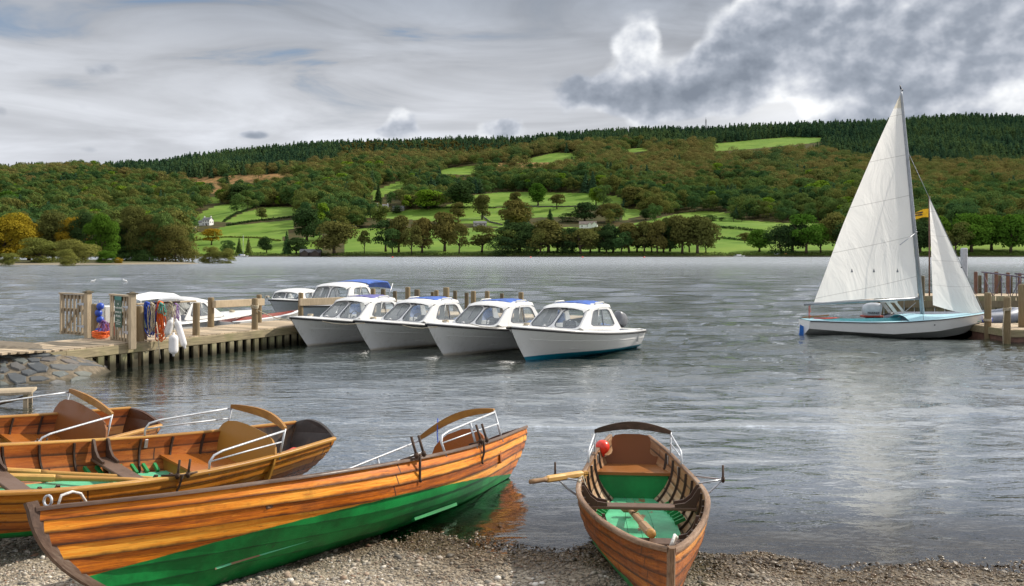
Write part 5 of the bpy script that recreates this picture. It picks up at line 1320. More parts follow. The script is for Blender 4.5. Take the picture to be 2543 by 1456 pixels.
    MB().poly([(s1*BL-.03, a_, b_) for a_, b_ in fr], .02, nrm=(1, 0, 0), at=.4).build('seat_front', M[opts.get('frontm', 'green_paint')], e)
    bz = opts.get('backh', .47); bw = wy(s0)*opts.get('backw', 1.02); bt = opts.get('back', 'shoulder')
    if bt == 'shoulder': pr = [(1.0, 0), (1.0, .34), (.80, .36), (.70, .42), (.66, .50), (.68, .62), (.70, .75), (.66, .88), (.58, .95), (.3, .99)]
    elif bt == 'scroll': pr = [(1.02, 0), (1.05, .25), (1.0, .42), (.90, .47), (.82, .44), (.80, .36), (.74, .36), (.73, .50), (.70, .68), (.6, .82), (.4, .93), (.2, .98)]
    else: pr = [(1.0, 0), (1.02, .42), (.99, .62), (.91, .79), (.76, .91), (.5, .98), (.2, 1.0)]
    full = pr+[(-a_, b_) for a_, b_ in pr[::-1]]
    tilt = -.20
    MB().poly([(s0*BL+.01+tilt*b_*bz, a_*bw, zs-.03+b_*(bz+.03)) for a_, b_ in full], .022, nrm=(1, 0, .2), at=opts.get('backat', .5)).build('backrest', M[opts.get('backm', 'seat_brown')], e)
    # steel side rails and the curved wooden bar between them
    zb = hz(.13)+opts.get('barz', .34); sb = .145; xb = sb*BL-.02; yb = hb(sb)*1.0; ln = opts.get('rail', .95)
    ends = {}
    for side in (1, -1):
        if (side == 1 and opts.get('rail_l', 1)) or (side == -1 and opts.get('rail_r', 1)):
            g = lambda xx: (hull(xx/BL, 1, side).y, hz(xx/BL)+.01)
            x2 = xb+ln; mb = MB(); y2, z2 = g(x2); y1, z1 = g(xb); dr = opts.get('drop', .12)
            zt2 = z2+(zb-z1)*.62
            top_ = [(xb, y1, zb)]+[(xb+(x2-xb)*f, y1+(y2-y1)*f, zb+(zt2-zb)*f) for f in (.3, .6, .86)]+[(x2-.025, y2, zt2-.012), (x2+.01, y2, zt2-.07), (x2, y2, z2-.05)]
            mb.tube(top_, .0105, 8)
            mb.tube([(xb, y1, zb+.02), (xb+.02, y1, z1-.07)], .0105, 8)
            if opts.get('mid', 1): mb.tube([(xb+.012, y1, (zb+z1)*.5), (xb+(x2-xb)*.5, (y1+y2)*.5, (zb+z1+zt2+z2)*.25+.005), (x2+.005, y2, (zt2+z2)*.5)], .008, 6)
            if opts.get('posts', 0): xm = xb+(x2-xb)*.5; ym, zm = g(xm); mb.tube([(xm, ym, (zb+zt2)/2), (xm+.015, ym, zm-.05)], .0115, 6)
            if opts.get('scroll', 0):
                mb.tube([(x2+.0+math.cos(a)*(.10-.0105*a), y2, zt2-.13+math.sin(a)*(.10-.0105*a)) for a in np.linspace(0, 8.2, 30)], .008, 6)
            rl = mb.build('side_rail', M['galv'], e)
            for xx in (xb+.01, x2): yy, zz = g(xx); MB().box((xx, yy-side*.035, zz-.07), (.035, .012, .09), bev=.003).build('bracket', M['steel'], rl)
        ends[side] = Vector((xb, side*hb(sb), zb+.02))
    if opts.get('bar', 1):
        mb = MB(); n = 16; A_, B_ = ends[1], ends[-1]; rows = []
        for i in range(n+1):
            f = i/n; q = A_.lerp(B_, f); bow = math.sin(f*math.pi); q = q+Vector((-.10*bow*opts.get('barback', 1), 0, .10*bow*opts.get('barup', 1)))
            wv = (.018+.022*bow**.6); q0 = q
            rows.append([q0+Vector((-.014, 0, -wv)), q0+Vector((.014, 0, -wv)), q0+Vector((.014, 0, wv)), q0+Vector((-.014, 0, wv))])
        mb.grid(rows, wrap=True, smooth=False, uv=[[(i*.08, k*.1) for k in range(4)] for i in range(n+1)]); c0 = len(mb.v)
        mb.f += [[0, 1, 2, 3], [c0-1, c0-2, c0-3, c0-4]]; mb.mi += [0, 0]; mb.uv += [[(0, 0)]*4]*2; mb.at += [.5, .5]; mb.sm += [False]*2
        mb.build('back_bar', M[opts.get('barm', 'bar_oak')], e)
    # outriggers with thole pins
    for (s, side, reach) in opts.get('rowlocks', ((.40, 1, .14), (.66, 1, .14), (.40, -1, .14), (.66, -1, .14))):
        g = hull(s, 1, side); x = g.x; o = Vector((x, g.y+side*reach, g.z+.02)); mb = MB()
        mb.tube([(x-.17, g.y, g.z+.015), (x-.06, g.y+side*reach*.7, g.z+.02), o, (x+.06, g.y+side*reach*.7, g.z+.02), (x+.17, g.y, g.z+.015)], .009, 6)
        lo = hull(s, .78, side, .014); mb.tube([o, (x, (o.y+lo.y)/2, (o.z+lo.z)/2-.02), lo, lo+Vector((0, 0, -.03))], .010, 6)
        r_ = mb.build('outrigger', M['steel' if opts.get('seed') == 4 else 'rust'], e)
        for dx in ((-.05, .05) if opts.get('pins', 2) == 2 else (0,)):
            MB().tube([(x+dx, o.y, o.z-.03), (x+dx, o.y, o.z+opts.get('pinh', .14))], .0105, 7).tube([(x+dx, o.y, o.z-.02), (x+dx, o.y, o.z+.02)], .018, 7).build('thole_pin', M['rust'], r_)
    for s, y in opts.get('stubs', ()):
        g = hull(s, 1, y)
        for dx in (-.06, .06): MB().tube([(g.x+dx, g.y-y*.02, g.z-.02), (g.x+dx, g.y-y*.02, g.z+.09)], .009, 6).build('thole_pin', M['rust'], e)
    if opts.get('ring', 1):
        MB().tube([(BL-.10+math.cos(a)*.0, math.cos(a)*.035, .84+math.sin(a)*.035) for a in np.linspace(0, 6.28, 12)[:-1]], .008, 6, closed=True).build('mooring_ring', M['galv'], e)
    return e
B3 = rowing_boat('large orange clinker rowing boat with green bottom lying heeled across the foreground shingle', (.046, 10.928, -.206), -2.097, -.066, .392, 1.107, 1.238, 'hull_orange', 'lining_red', 'trim_dark',
    dict(seed=3, tones=[.3,.4,.35,.85,.15,.75,.45],  crown=.02, back='scroll', backm='seat_red', seatm='seat_red', rail=1.25, posts=1, stemup=.05, barz=.27, barup=.9, barback=.6, thwarts=(.52, .74), rowlocks=((.47, 1, .06), (.245, 1, .05)), pinh=.17, stubs=((.60, -1),)))
B2 = rowing_boat('varnished rowing boat with black stern and two oars inside, middle of the three at left', (-2.278, 10.248, -.009), -2.275, -.086, -.126, 1.032, 1.125, 'hull_amber', 'lining_red', 'bar_oak',
    dict(seed=2, crown=.10, fz=.23, combs=(.27,),  back='round', backm='back_yellow', seatm='seat_red', frontm='back_yellow', floor='floor_green_plain', rail=.85, barz=.23, backw=1.15, barup=.25, barback=.9, transom='stern_black', thwarts=(.385, .57), rowlocks=((.36, 1, .05),), backh=.40, ribs=13))
B1 = rowing_boat('farthest varnished rowing boat at the left edge with a bare curved backrest and scrolled rail', (-4.564, 11.227, -.023), -2.232, -.094, -.179, .966, 1.151, 'hull_amber', 'lining_red', 'bar_oak',
    dict(seed=1, crown=.04, fz=.20, combs=(),  back='round', backm='seat_brown', seatm='seat_red', frontm='back_yellow', floor='floor_green_plain', rail=.85, scroll=1, mid=0, barz=.25, backw=1.3, barup=.1, barback=.2, rowlocks=((.30, 1, .05),), thwarts=(.5, .76), backh=.46, ribs=13))
HBX[0] = ([0,.13,.24,.33,.45,.62,.8,.92,1.0], [.22,.40,.49,.55,.575,.46,.255,.105,.012])
B4 = rowing_boat('brown rowing boat with green floor seen bow on, nosing onto the shingle at the right', (1.32, 10.41, -.12), -1.650, -.0427, 0, .972, .96, 'hull_red', 'lining_grey', 'trim_worn',
    dict(seed=4, ring=0, crown=-.06, back='shoulder', backm='seat_brown', seatm='seat_brown', rail=.45, barz=.20, barup=.6, barback=.5, barm='trim_dark', thwarts=(.41, .67), rowlocks=((.35, 1, .25), (.35, -1, .25)), pins=1, pinh=.13, backh=.33, seatz=.41, seat=(.085, .18), fz=.16, fs=(.12, .66), combs=(.48, .24), backat=.35))
HBX[0] = None
for b_ in (B1, B2, B3, B4): pass
bpy.context.view_layer.update()
# black stern locker of the middle boat
def stern_deck(e, mt):
    s0, s1 = .004, .10
    mb = MB(); rows = []
    for s in np.linspace(.005, .13, 6): rows.append([hull(s, t, 1, -.026) for t in np.linspace(.98, .2, 10)]+[hull(s, t, -1, -.026) for t in np.linspace(.2, .98, 10)])
    mb.grid(rows, flip=True); mb.build('stern_lining', M[mt], e)
stern_deck(B2, 'stern_black')
# ---------------------------------------------------------------- oars
def oar(label, p0, p1, roll=0.0, L=2.3, T=0, grip=True, group='wooden oars'):
    """handle end at p0, blade towards p1"""
    p0 = Vector(p0); d = (Vector(p1)-p0).normalized(); e = thing('oar', p0, label, 'oar', group)
    e.rotation_mode = 'QUATERNION'; e.rotation_quaternion = d.to_track_quat('X', 'Z')
    mb = MB(); mb.tube([(0, 0, 0), (.05, 0, 0), (.16, 0, 0), (.19, 0, 0)], [.020, .023, .020, .027], 10); mb.build('grip', M['oar_grip'], e)
    mb = MB(); mb.box((.42, 0, 0), (.46, .062, .06), bev=.015, at=.7); mb.tube([(.64, 0, 0), (.7, 0, 0), (L-.7, 0, 0), (L-.5, 0, 0)], [.032, .026, .022, .018], 10); mb.build('loom', M['oar_wood'], e)
    if L < 1.3: return e
    rows = []
    for x, w, h in ((L-.58, .02, .018), (L-.42, .045, .012), (L-.2, .07, .008), (L-.02, .075, .006), (L, .06, .005)): rows.append([(x, -w, 0), (x, 0, h), (x, w, 0), (x, 0, -h)])
    mb = MB(); mb.grid(rows, wrap=True); mb.f.append([len(mb.v)-4, len(mb.v)-3, len(mb.v)-2, len(mb.v)-1]); mb.mi.append(0); mb.uv.append([(0, 0)]*4); mb.at.append(.5); mb.sm.append(False)
    mb.build('blade', M['oar_wood'], e)
    if T: MB().box((.02, 0, .0), (.075, .20, .07), bev=.02, at=.2).build('end_block', M['oar_grip'], e)
    return e
ML4 = B4.matrix_basis
def w4(x, y, z): return ML4 @ Vector((x, y, z))
oar('orange oar sticking out left of the bow on boat over its outrigger', at(1316, 1197, 8.35), at(1446, 1177, 8.75), L=.98)
bar_ = thing('oar', w4(.685*BL, -.0, .47), 'worn oar with T shaped end on the green floor of the bow on boat', 'oar')
bd = w4(.33*BL, -.08, .22)-bar_.location; BLn = bd.length; bar_.rotation_mode = 'QUATERNION'; bar_.rotation_quaternion = bd.to_track_quat('X', 'Z')
MB().tube([(-.03, 0, 0), (0, 0, 0), (.06, 0, 0)], [.030, .034, .034], 12).build('grip', M['oar_wood'], bar_)
mb = MB(); mb.box((.34, 0, 0), (.56, .078, .066), bev=.02, at=.3); mb.tube([(.6, 0, 0), (.8, 0, 0), (BLn-.03, 0, 0)], [.033, .028, .024], 9); mb.build('loom', M['oar_grip'], bar_)
MB().box((BLn, 0, .01), (.07, .16, .06), bev=.02, at=.2).build('end_block', M['oar_grip'], bar_)
# its wide hammer like end block, seen on the floor
ML2 = B2.matrix_basis
def w2(x, y, z): return ML2 @ Vector((x, y, z))
oar('upper of the two light oars lying in the middle left boat', at(-90, 1165, 8.3), at(400, 1190, 8.7), L=2.2)
oar('lower of the two light oars lying in the middle left boat', at(-60, 1183, 8.12), at(430, 1194, 8.6), L=1.9)
# ---------------------------------------------------------------- buoys and ropes in the boats
e = thing('buoy', at(1496, 1112, 9.98), 'round red buoy tucked behind the backrest of the bow on boat', 'buoy')
e.scale = (.52, .52, .52)
MB().lathe([(.022, -.19), (.05, -.17), (.055, -.13), (.11, -.09), (.148, -.02), (.15, .04), (.12, .11), (.06, .15), (.01, .16)], n=20).build('body', M['red_buoy'], e)
MB().tube([(.05+math.cos(a)*.03, math.sin(a)*.03, -.17) for a in np.linspace(0, 6.28, 10)[:-1]], .008, 6, closed=True).build('eye', M['rope_beige'], e)
e = thing('buoy', w2(.075*BL, .22, .45), 'red float half hidden at the black stern of the middle left boat', 'buoy')
MB().lathe([(.02, -.13), (.09, -.08), (.11, 0), (.09, .08), (.02, .13)], n=14, M=Matrix.Rotation(1.4, 3, 'Y')).build('body', M['red_buoy'], e)
def rope(pts, r, mt, label, closed=False):
    o = MB().tube(pts, r, 6, closed=closed).build('rope', M[mt]); return tag(o, label, 'rope')
simple('rope_white', (.62, .60, .56), .9, var=.3, scale=60)
rope([w4(BL-.06, .0, .80), w4(BL-.05, .01, .83), w4(BL-.12, .03, .85), w4(BL-.20, .05, .82), w4(BL-.24, .02, .74), w4(BL-.22, -.0, .68)], .010, 'rope_white', 'white rope looped through the bow of the bow on boat')
ML3 = B3.matrix_basis
rope([ML3 @ Vector(v) for v in ((BL-.20, -.06, .80), (BL-.23, -.05, .87), (BL-.30, -.04, .88), (BL-.36, -.05, .86), (BL-.40, -.06, .78))], .010, 'rope_white', 'white rope loop on the bow of the large orange boat')
g = lambda s, y, dz=0: w4(*(hull(s, 1, y)+Vector((0, 0, dz))))
rope([g(.38, -1, .03), g(.37, -1, .03)+Vector((.03, 0, .02)), w4(.37*BL, -.50, .45), w4(.41*BL, -.42, .30), w4(.39*BL, -.46, .40), g(.39, -1, .035)], .009, 'rope_beige', 'thin beige cord tied round the left gunwale of the bow on boat')
rope([w4(*(hull(.145, 1, -1)+Vector((0, 0, .20)))), w4(*(hull(.15, 1, -1)+Vector((0, 0, .10)))), w4(*(hull(.16, 1, -1)+Vector((0, 0, .0))))], .008, 'rope_white', 'white cord hanging from the left end of the back bar of the bow on boat')
q3 = ML3 @ Vector((.145*BL, -.2, .98))
rope([ML3 @ Vector(v) for v in ((.145*BL-.07, -.20, 1.03), (.14*BL, -.23, .85), (.15*BL, -.24, .62), (.16*BL, -.24, .5))], .006, 'rope_blue', 'thin blue cord hanging from the back bar of the large orange boat')
# ================================================================ motor boats
def gelcoat(name, col, boot=None, grime=.25, rough=.28):
    m, t, b = mat(name); c = t.coord('Object'); z = t.xyz(t.pos())[2]; n = t.noise(c, 3.5, 6, .65); st = t.noise(t.scl(c, (6, 6, .8)), 2.0, 5, .6)
    cc = t.mix(t.sm(n, .4, .7)*.12, col, tuple(q*.82 for q in col))
    cc = t.mix(t.sm(st, .52, .72)*grime*.9, cc, (.42, .40, .33)); sf = t.noise(t.scl(c, (2.2, 2.2, 7)), 3.0, 6, .7, .5); cc = t.mix(t.sm(sf, .62, .68)*grime*1.2, cc, (.34, .34, .33))
    cc = t.mix(t.sm(z+(n-.5)*.10, .09, .015)*grime*1.6, cc, (.36, .27, .13))
    if boot: cc = t.mix(t.sm(z, boot[0]+.004, boot[0]-.004), cc, boot[1])
    t.put(b.inputs['Base Color'], cc); b.inputs['Roughness'].default_value = rough; b.inputs['Coat Weight'].default_value = .15; return m
gelcoat('gel_white', (.73, .725, .71), grime=.35); gelcoat('gel_teal_boot', (.73, .725, .71), (.095, (.0, .16, .24)), grime=.15)
gelcoat('gel_grey', (.60, .62, .66)); gelcoat('gel_dark_boot', (.78, .78, .77), (.16, (.02, .022, .025)), grime=.1); gelcoat('gel_blue_white', (.55, .62, .70))
gelcoat('gel_inner', (.62, .62, .60), rough=.5)
def glass_mat():
    m, t, b = mat('window_glass'); t.n.remove(b); out = [q for q in t.n if q.type == 'OUTPUT_MATERIAL'][0]
    tr = t.new('ShaderNodeBsdfTransparent'); tr.inputs[0].default_value = (.90, .94, .95, 1); gl = t.new('ShaderNodeBsdfGlossy'); gl.inputs[1].default_value = .03
    df = t.new('ShaderNodeBsdfDiffuse'); df.inputs[0].default_value = (.60, .66, .70, 1); m2 = t.new('ShaderNodeMixShader'); m2.inputs[0].default_value = .20
    fr = t.new('ShaderNodeFresnel'); fr.inputs[0].default_value = 1.5; mx = t.new('ShaderNodeMixShader')
    t.l.new(tr.outputs[0], m2.inputs[1]); t.l.new(df.outputs[0], m2.inputs[2])
    t.l.new(fr.outputs[0], mx.inputs[0]); t.l.new(m2.outputs[0], mx.inputs[1]); t.l.new(gl.outputs[0], mx.inputs[2]); t.l.new(mx.outputs[0], out.inputs[0])
glass_mat()
simple('tarp_blue', (.025, .10, .42), .5, var=.3, scale=5, bump=.3)
simple('tarp_violet', (.10, .09, .30), .55, var=.3, scale=5, bump=.3)
simple('cover_blue', (.02, .07, .20), .7, var=.4, scale=4, bump=.5)
simple('seat_grey', (.20, .21, .23), .7, var=.2)
simple('motor_grey', (.16, .165, .18), .35, var=.1)
simple('motor_black', (.022, .022, .025), .35)
simple('motor_silver', (.42, .44, .48), .35, var=.1)
simple('decal_black', (.02, .02, .03), .5)
simple('dark_inside', (.05, .05, .05), .9)
def mhull(s, t, side, L, Bh, zb, zs, rake=.62, flare=1.0):
    """s: 0 stern..1 bow, t: 0 keel..1 sheer"""
    b = Bh*hsmooth([0,.3,.6,.8,.92,1], [.90,1.0,.97,.72,.38,.015], s); zt = zs+(zb-zs)*s**1.7
    zk = -.16+.0*s; k = min(1, max(0, (s-.2)/.8)); k = k*k*(3-2*k)
    u = hsmooth([0,.28,.5,1], [0,.74,.86,1.0], t)*(1-k)+hsmooth([0,.3,.6,1], [0,.16,.46,1.0], t)*k
    z = zk+(zt-zk)*t
    xb = L-rake*(1-t)**1.15*1.25
    return Vector((s*xb, side*b*u, z))
def ring_panel(mb, corners, inset, glass_mb, seal_mb, th=.03, nrm=None, r=.18):
    """quad panel with a rounded opening; corners ccw seen from outside; inset = (left,right,bottom,top) fractions"""
    a, b, c, d = [Vector(q) for q in corners]; n = (b-a).cross(d-a).normalized() if nrm is None else Vector(nrm)
    def uv(u, v): return a.lerp(b, u).lerp(d.lerp(c, u), v)
    l, rr, bo, to = inset; N = 32; inner = []; outer = []
    for i in range(N):
        an = 2*math.pi*(i+.5)/N; cx, cy = math.cos(an), math.sin(an); k = (abs(cx)**8+abs(cy)**8)**(-1/8) if r < .1 else (abs(cx)**5+abs(cy)**5)**(-1/5)
        inner.append(uv(l+(1-l-rr)*(.5+.5*cx*k), bo+(1-bo-to)*(.5+.5*cy*k)))
        k2 = 1/max(abs(cx), abs(cy)); outer.append(uv(.5+.5*cx*k2, .5+.5*cy*k2))
    # make exact corners
    rows = [outer, inner, [p-n*th for p in inner], [p-n*th for p in outer]]
    mb.grid(rows, wrap=True, smooth=False)
    for q in (a, b, c, d): pass
    seal_mb.tube([p+n*.004 for p in inner], .011, 5, closed=True)
    base = len(glass_mb.v); glass_mb.add([p-n*th*.5 for p in inner], [list(range(N))])
    return inner
def outboard(e, x, z, mt, rz=0, s=1.0, tilt=0.0, text=None):
    o = bpy.data.objects.new('outboard_motor', None); COL.objects.link(o); o.parent = e; o.location = (x, 0, z); o.rotation_euler = (0, tilt, rz); o.scale = (s, s, s); o.empty_display_size = .1
    mb = MB(); secs = []
    for zz, w, l, cx in ((0, .10, .16, -.03), (.06, .145, .22, -.03), (.20, .155, .25, -.03), (.30, .14, .24, -.01), (.36, .10, .18, .02), (.38, .04, .08, .03)):
        secs.append([Vector((cx+l*math.copysign(abs(math.cos(a))**.6, math.cos(a)), w*math.copysign(abs(math.sin(a))**.6, math.sin(a)), zz)) for a in np.linspace(0, 2*math.pi, 17)[:-1]])
    mb.grid(secs, wrap=True); mb.f.append([len(mb.v)-16+i for i in range(16)]); mb.mi.append(0); mb.uv.append([(0, 0)]*16); mb.at.append(0); mb.sm.append(True)
    mb.build('cowling', M[mt], o)
    MB().box((-.02, 0, -.03), (.30, .2, .07), bev=.02).build('cowling_base', M['motor_black'], o)
    MB().box((-.05, 0, -.35), (.14, .07, .60), bev=.02).box((-.05, 0, -.62), (.3, .05, .03)).build('leg', M['motor_black'], o)
    MB().box((.14, 0, -.12), (.08, .18, .24), bev=.015).tube([(.12, 0, .03), (.42, .02, .09), (.55, .03, .10)], [.022, .02, .024], 8).build('bracket', M['motor_black'], o)
    return o
def cabin_boat(label, tip, yaw, opts, group='white hire boats with blue roof covers'):
    L = opts.get('L', 5.0); Bh = opts.get('B', 1.0); zb = opts.get('zb', .84); zs = opts.get('zs', .47)
    d = Vector((math.cos(yaw), math.sin(yaw), 0)); org = Vector((tip[0], tip[1], 0))-d*L
    e = thing('cabin_boat', org, label, 'motor boat', group, rz=yaw); gm = opts.get('gel', 'gel_white')
    S = np.linspace(0, 1, 34); T = np.linspace(0, 1, 12); mh = lambda s, t, sd: mhull(s, t, sd, L, Bh, zb, zs, opts.get('rake', .62))
    mb = MB()
    for side in (1, -1): mb.grid([[mh(s, t, side) for s in S] for t in T], flip=side > 0)
    if opts.get('clinker'):
        mb = MB()
        for side in (1, -1):
            for k in range(6):
                t0, t1 = k/6, (k+1)/6
                mb.grid([[mh(s, t0, side)+Vector((0, side*.02*(s < .98), 0)) for s in S], [mh(s, t1, side) for s in S]], flip=side > 0); mb.grid([[mh(s, t0, side)-Vector((0, side*.01, 0)) for s in S], [mh(s, t0, side)+Vector((0, side*.02*(s < .98), 0)) for s in S]], flip=side > 0, smooth=False)
    mb.poly([mh(0, t, 1) for t in T]+[mh(0, t, -1) for t in T[::-1]], .04, nrm=(-1, 0, 0)); mb.build('hull', M[gm], e)
    # moulded knuckle line + rub rail
    for side in (1, -1):
        g = [mh(s, 1, side)+Vector((0, side*.012*(s < .99), -.012)) for s in S]
        MB().tube(g, .028, 8).build('rub_rail', M[opts.get('rub', 'black_rubber')], e)
        MB().tube([p+Vector((0, -side*.012*(p.x < L*.97), .030)) for p in g], .020, 8).build('deck_edge', M['gel_white'], e)
        MB().tube([mh(s, .72, side)+Vector((0, side*.004, 0)) for s in np.linspace(.0, .93, 20)], .006, 4).build('styling_line', M[gm], e)
    # decks: foredeck, side decks, cockpit
    cf, ca = L-opts.get('cf', 1.78), L-opts.get('ca', 3.9)       # cabin front base / aft base
    zd = lambda x: zs+(zb-zs)*(x/L)**1.7+.03
    hw = lambda x: max(0, mh(min(1, x/L), 1, 1).y-.02)
    mb = MB(); xs = np.linspace(cf-.1, L-.02, 12); mb.grid([[Vector((x, hw(x)*v, zd(x)+.05*(1-v*v)*min(1, hw(x)*2))) for v in np.linspace(-1, 1, 9)] for x in xs])
    def yz(x, z):
        q = [mh(min(1, x/L), t_, 1) for t_ in np.linspace(0, 1, 24)]; return float(np.interp(z, [v.z for v in q], [v.y for v in q]))
    for side in (1, -1):
        xs = np.linspace(.0, cf-.1, 16); q = [[Vector((x, side*hw(x), zd(x))), Vector((x, side*(hw(x)-.17), zd(x)+.03)), Vector((x, side*min(hw(x)-.19, yz(x, .2)-.10), .20))] for x in xs]; mb.grid(q, flip=side < 0, smooth=False)
    mb.grid([[Vector((x, hw(x)*v, zd(x)+.02)) for v in (-1, 0, 1)] for x in (.02, .42)]); mb.add([(.42, -hw(.4), zd(.4)+.02), (.42, hw(.4), zd(.4)+.02), (.42, hw(.4), .2), (.42, -hw(.4), .2)], [[0, 1, 2, 3]])
    mb.build('deck', M['gel_white'], e)
    MB().grid([[Vector((x, v*(yz(x, .2)-.06), .20)) for v in (-1, 1)] for x in np.linspace(.4, cf-.1, 7)]).build('cockpit_sole', M['gel_inner'], e)
    # cabin shell with window openings
    zr = opts.get('zr', 1.30); zrf = zr-.06; wb, wt = opts.get('wb', .80), opts.get('wt', .68)
    z0 = zd(cf)+.03; z0a = zd(ca)+.03; rf, ra = cf-opts.get('rakef', .62), ca+opts.get('rakea', .42); mid = cf-(cf-ca)*.42
    mb = MB(); gl = MB(); se = MB(); zt = zrf-.07
    # windscreen in two halves, slightly veed
    V_ = .10
    for side in (1, -1):
        A_ = Vector((cf+V_, side*.0, z0)); B_ = Vector((cf, side*wb, z0)); C_ = Vector((rf, side*wt, zt)); D_ = Vector((rf+V_, 0, zt))
        cs = (A_, B_, C_, D_) if side > 0 else (B_, A_, D_, C_)
        ring_panel(mb, cs, (.055, .07, .07, .03) if side > 0 else (.07, .055, .07, .03), gl, se, nrm=((1, side*.15, .5)))
    for side in (1, -1):
        xw = ra+.05
        # side wall: one panel from the windscreen corner back, opening = trapezoid window
        A_ = Vector((ca, side*wb, z0a)); B_ = Vector((cf, side*wb, z0)); C_ = Vector((rf, side*wt, zt)); D_ = Vector((ra, side*wt, zt))
        cs = (A_, B_, C_, D_) if side < 0 else (B_, A_, D_, C_)
        ins = (.13, .24, .20, .06) if side < 0 else (.24, .13, .20, .06)
        inner = ring_panel(mb, cs, ins, gl, se, nrm=(0, side, .2), r=.05)
        lo = min(p.z for p in inner); hi = max(p.z for p in inner); xc = sum(p.x for p in inner)/len(inner)-.02; yy = sum(p.y for p in inner)/len(inner)
        se.bar((xc, yy+side*.04, lo), (xc-.0, yy-side*.03, hi), .02, .02, up=(0, 1, 0))
    # roof: cambered slab with rounded shoulders
    rows = []
    for x, dz, kw in [(rf+.16, -.10, .93), (rf+.05, -.04, .99), (rf-.2, 0, 1)]+[(rf-.2+(ra-rf+.2)*f, .015*math.sin(f*3.14), 1) for f in (.33, .66, 1)]+[(ra-.06, -.05, .98)]:
        w = wt*kw; rows.append([Vector((x+(V_ if abs(v) < .3 and x > rf else 0)*.6, v*w, zrf+dz+.075*(1-v*v)-(.05 if abs(v) == 1 else 0))) for v in (-1, -.96, -.8, -.5, -.2, .2, .5, .8, .96, 1)])
    mb.grid(rows, flip=False); lowr = [[p for p in r] for r in rows]
    for side, k in ((1, -1), (-1, 0)):
        mb.grid([[r[k] for r in rows], [Vector((min(max(r[k].x, ra), rf), side*wt, zt)) for r in rows]], flip=side < 0)
    mb.grid([rows[0], [Vector((rf+V_*(1-abs(v)), v*wt, zt)) for v in (-1, -.96, -.8, -.5, -.2, .2, .5, .8, .96, 1)]], flip=True)
    mb.grid([rows[-1], [Vector((ra, v*wt, zt)) for v in (-1, -.96, -.8, -.5, -.2, .2, .5, .8, .96, 1)]])
    cab = mb.build('cabin', M['gel_white'], e)
    gl.build('window', M['window_glass'], e); se.build('window_seal', M['rubber_grey'], e)
    # inner braces in white
    MB().bar((mid, wb*.8, .3), (mid-.2, wt*.92, zt), .16, .03).bar((mid, -wb*.8, .3), (mid-.2, -wt*.92, zt), .16, .03).build('cabin_frame', M['gel_inner'], e)
    MB().poly([(cf+.02, -wb*.95, z0-.02), (cf+.02, wb*.95, z0-.02), (cf-.35, wb*.9, z0-.04), (cf-.35, -wb*.9, z0-.04)], .03, nrm=(0, 0, 1)).build('dashboard', M['gel_inner'], e)
    sw = [(cf-.36-.03*math.sin(a), .30+math.cos(a)*.15, z0+.06+.15*math.sin(a)) for a in np.linspace(0, 2*math.pi, 19)[:-1]]
    MB().tube(sw, .013, 6, closed=True).bar(sw[0], sw[9], .02, .012).bar((cf-.36, .30, z0+.06), (cf-.2, .3, z0-.02), .03, .03).build('steering_wheel', M['motor_black'], e)
    for side in (1, -1): MB().box((mid-.25, side*.36, .42), (.42, .42, .1), bev=.03).box((mid-.48, side*.36, .62), (.08, .42, .36), bev=.03).build('seat', M['seat_grey'], e)
    # roof cover (rolled soft top) and white grab rails
    if opts.get('tarp'):
        rows = []; x0, x1 = rf-.28, ra+.06
        for i, f in enumerate(np.linspace(0, 1, 14)):
            x = x0+(x1-x0)*f; rows.append([Vector((x+.10*(1-abs(v))**.5*(-1 if f > .5 else 1), v*wt*.80, zrf+.006+.078*(1-(v*.85)**2)+.006*math.sin(v*17+f*9)+.012*math.sin(f*3.14)*(1-v*v)+.008)) for v in np.linspace(-1, 1, 15)])
        mb = MB(); mb.grid(rows); mb.grid([[p-Vector((0, 0, .06)) for p in rows[0]], rows[0]]); mb.grid([[r[0] for r in rows], [r[0]-Vector((0, 0, .05)) for r in rows]]); mb.grid([[r[-1]-Vector((0, 0, .05)) for r in rows], [r[-1] for r in rows]]); mb.grid([rows[-1], [p-Vector((0, 0, .06)) for p in rows[-1]]]); mb.build('roof_cover', M[opts['tarp']], e)
        for side in (1, -1): MB().tube([(rf-.40, side*wt*.90, zrf+.02), (rf-.45, side*wt*.90, zrf+.075), (ra+.25, side*wt*.90, zrf+.075), (ra+.20, side*wt*.90, zrf+.02)], .020, 6).build('grab_rail', M['plastic_white'], e)
    if opts.get('mark') is not None:
        mk = opts['mark']; zc = zrf-.055; xx = rf+.115; 
        Mx = Matrix.Translation((xx+.035, .04, zc+.005)) @ Matrix.Rotation(-.62, 4, 'Y') @ Matrix.Rotation(math.pi/2, 4, 'Z')
        pl = MB().poly([(-.10, -.045, 0), (.10, -.045, 0), (.10, .055, 0), (-.10, .055, 0)], .004).build('number_plate', M['decal_black'], e); pl.matrix_local = Mx
        if mk == 'ring': MB().tube([(math.cos(a)*.035, .005+math.sin(a)*.035, .005) for a in np.linspace(0, 6.28, 16)[:-1]], .007, 5, closed=True).build('mark', M['letter_white'], pl)
        elif mk == 'slash': MB().poly([(-.035, -.045, .004), (.0, -.045, .004), (.035, .055, .004), (.0, .055, .004)], .004, nrm=(0, 0, 1)).build('mark', M['letter_white'], pl)
        elif mk == 'cup': MB().poly([(-.03, -.02, .004), (.03, -.02, .004), (.045, .055, .004), (-.045, .055, .004)], .004, nrm=(0, 0, 1)).build('mark', M['letter_white'], pl)
        else: text_obj('mark', mk, .12, Matrix.Translation((0, .005, .003)), M['letter_white'], pl)
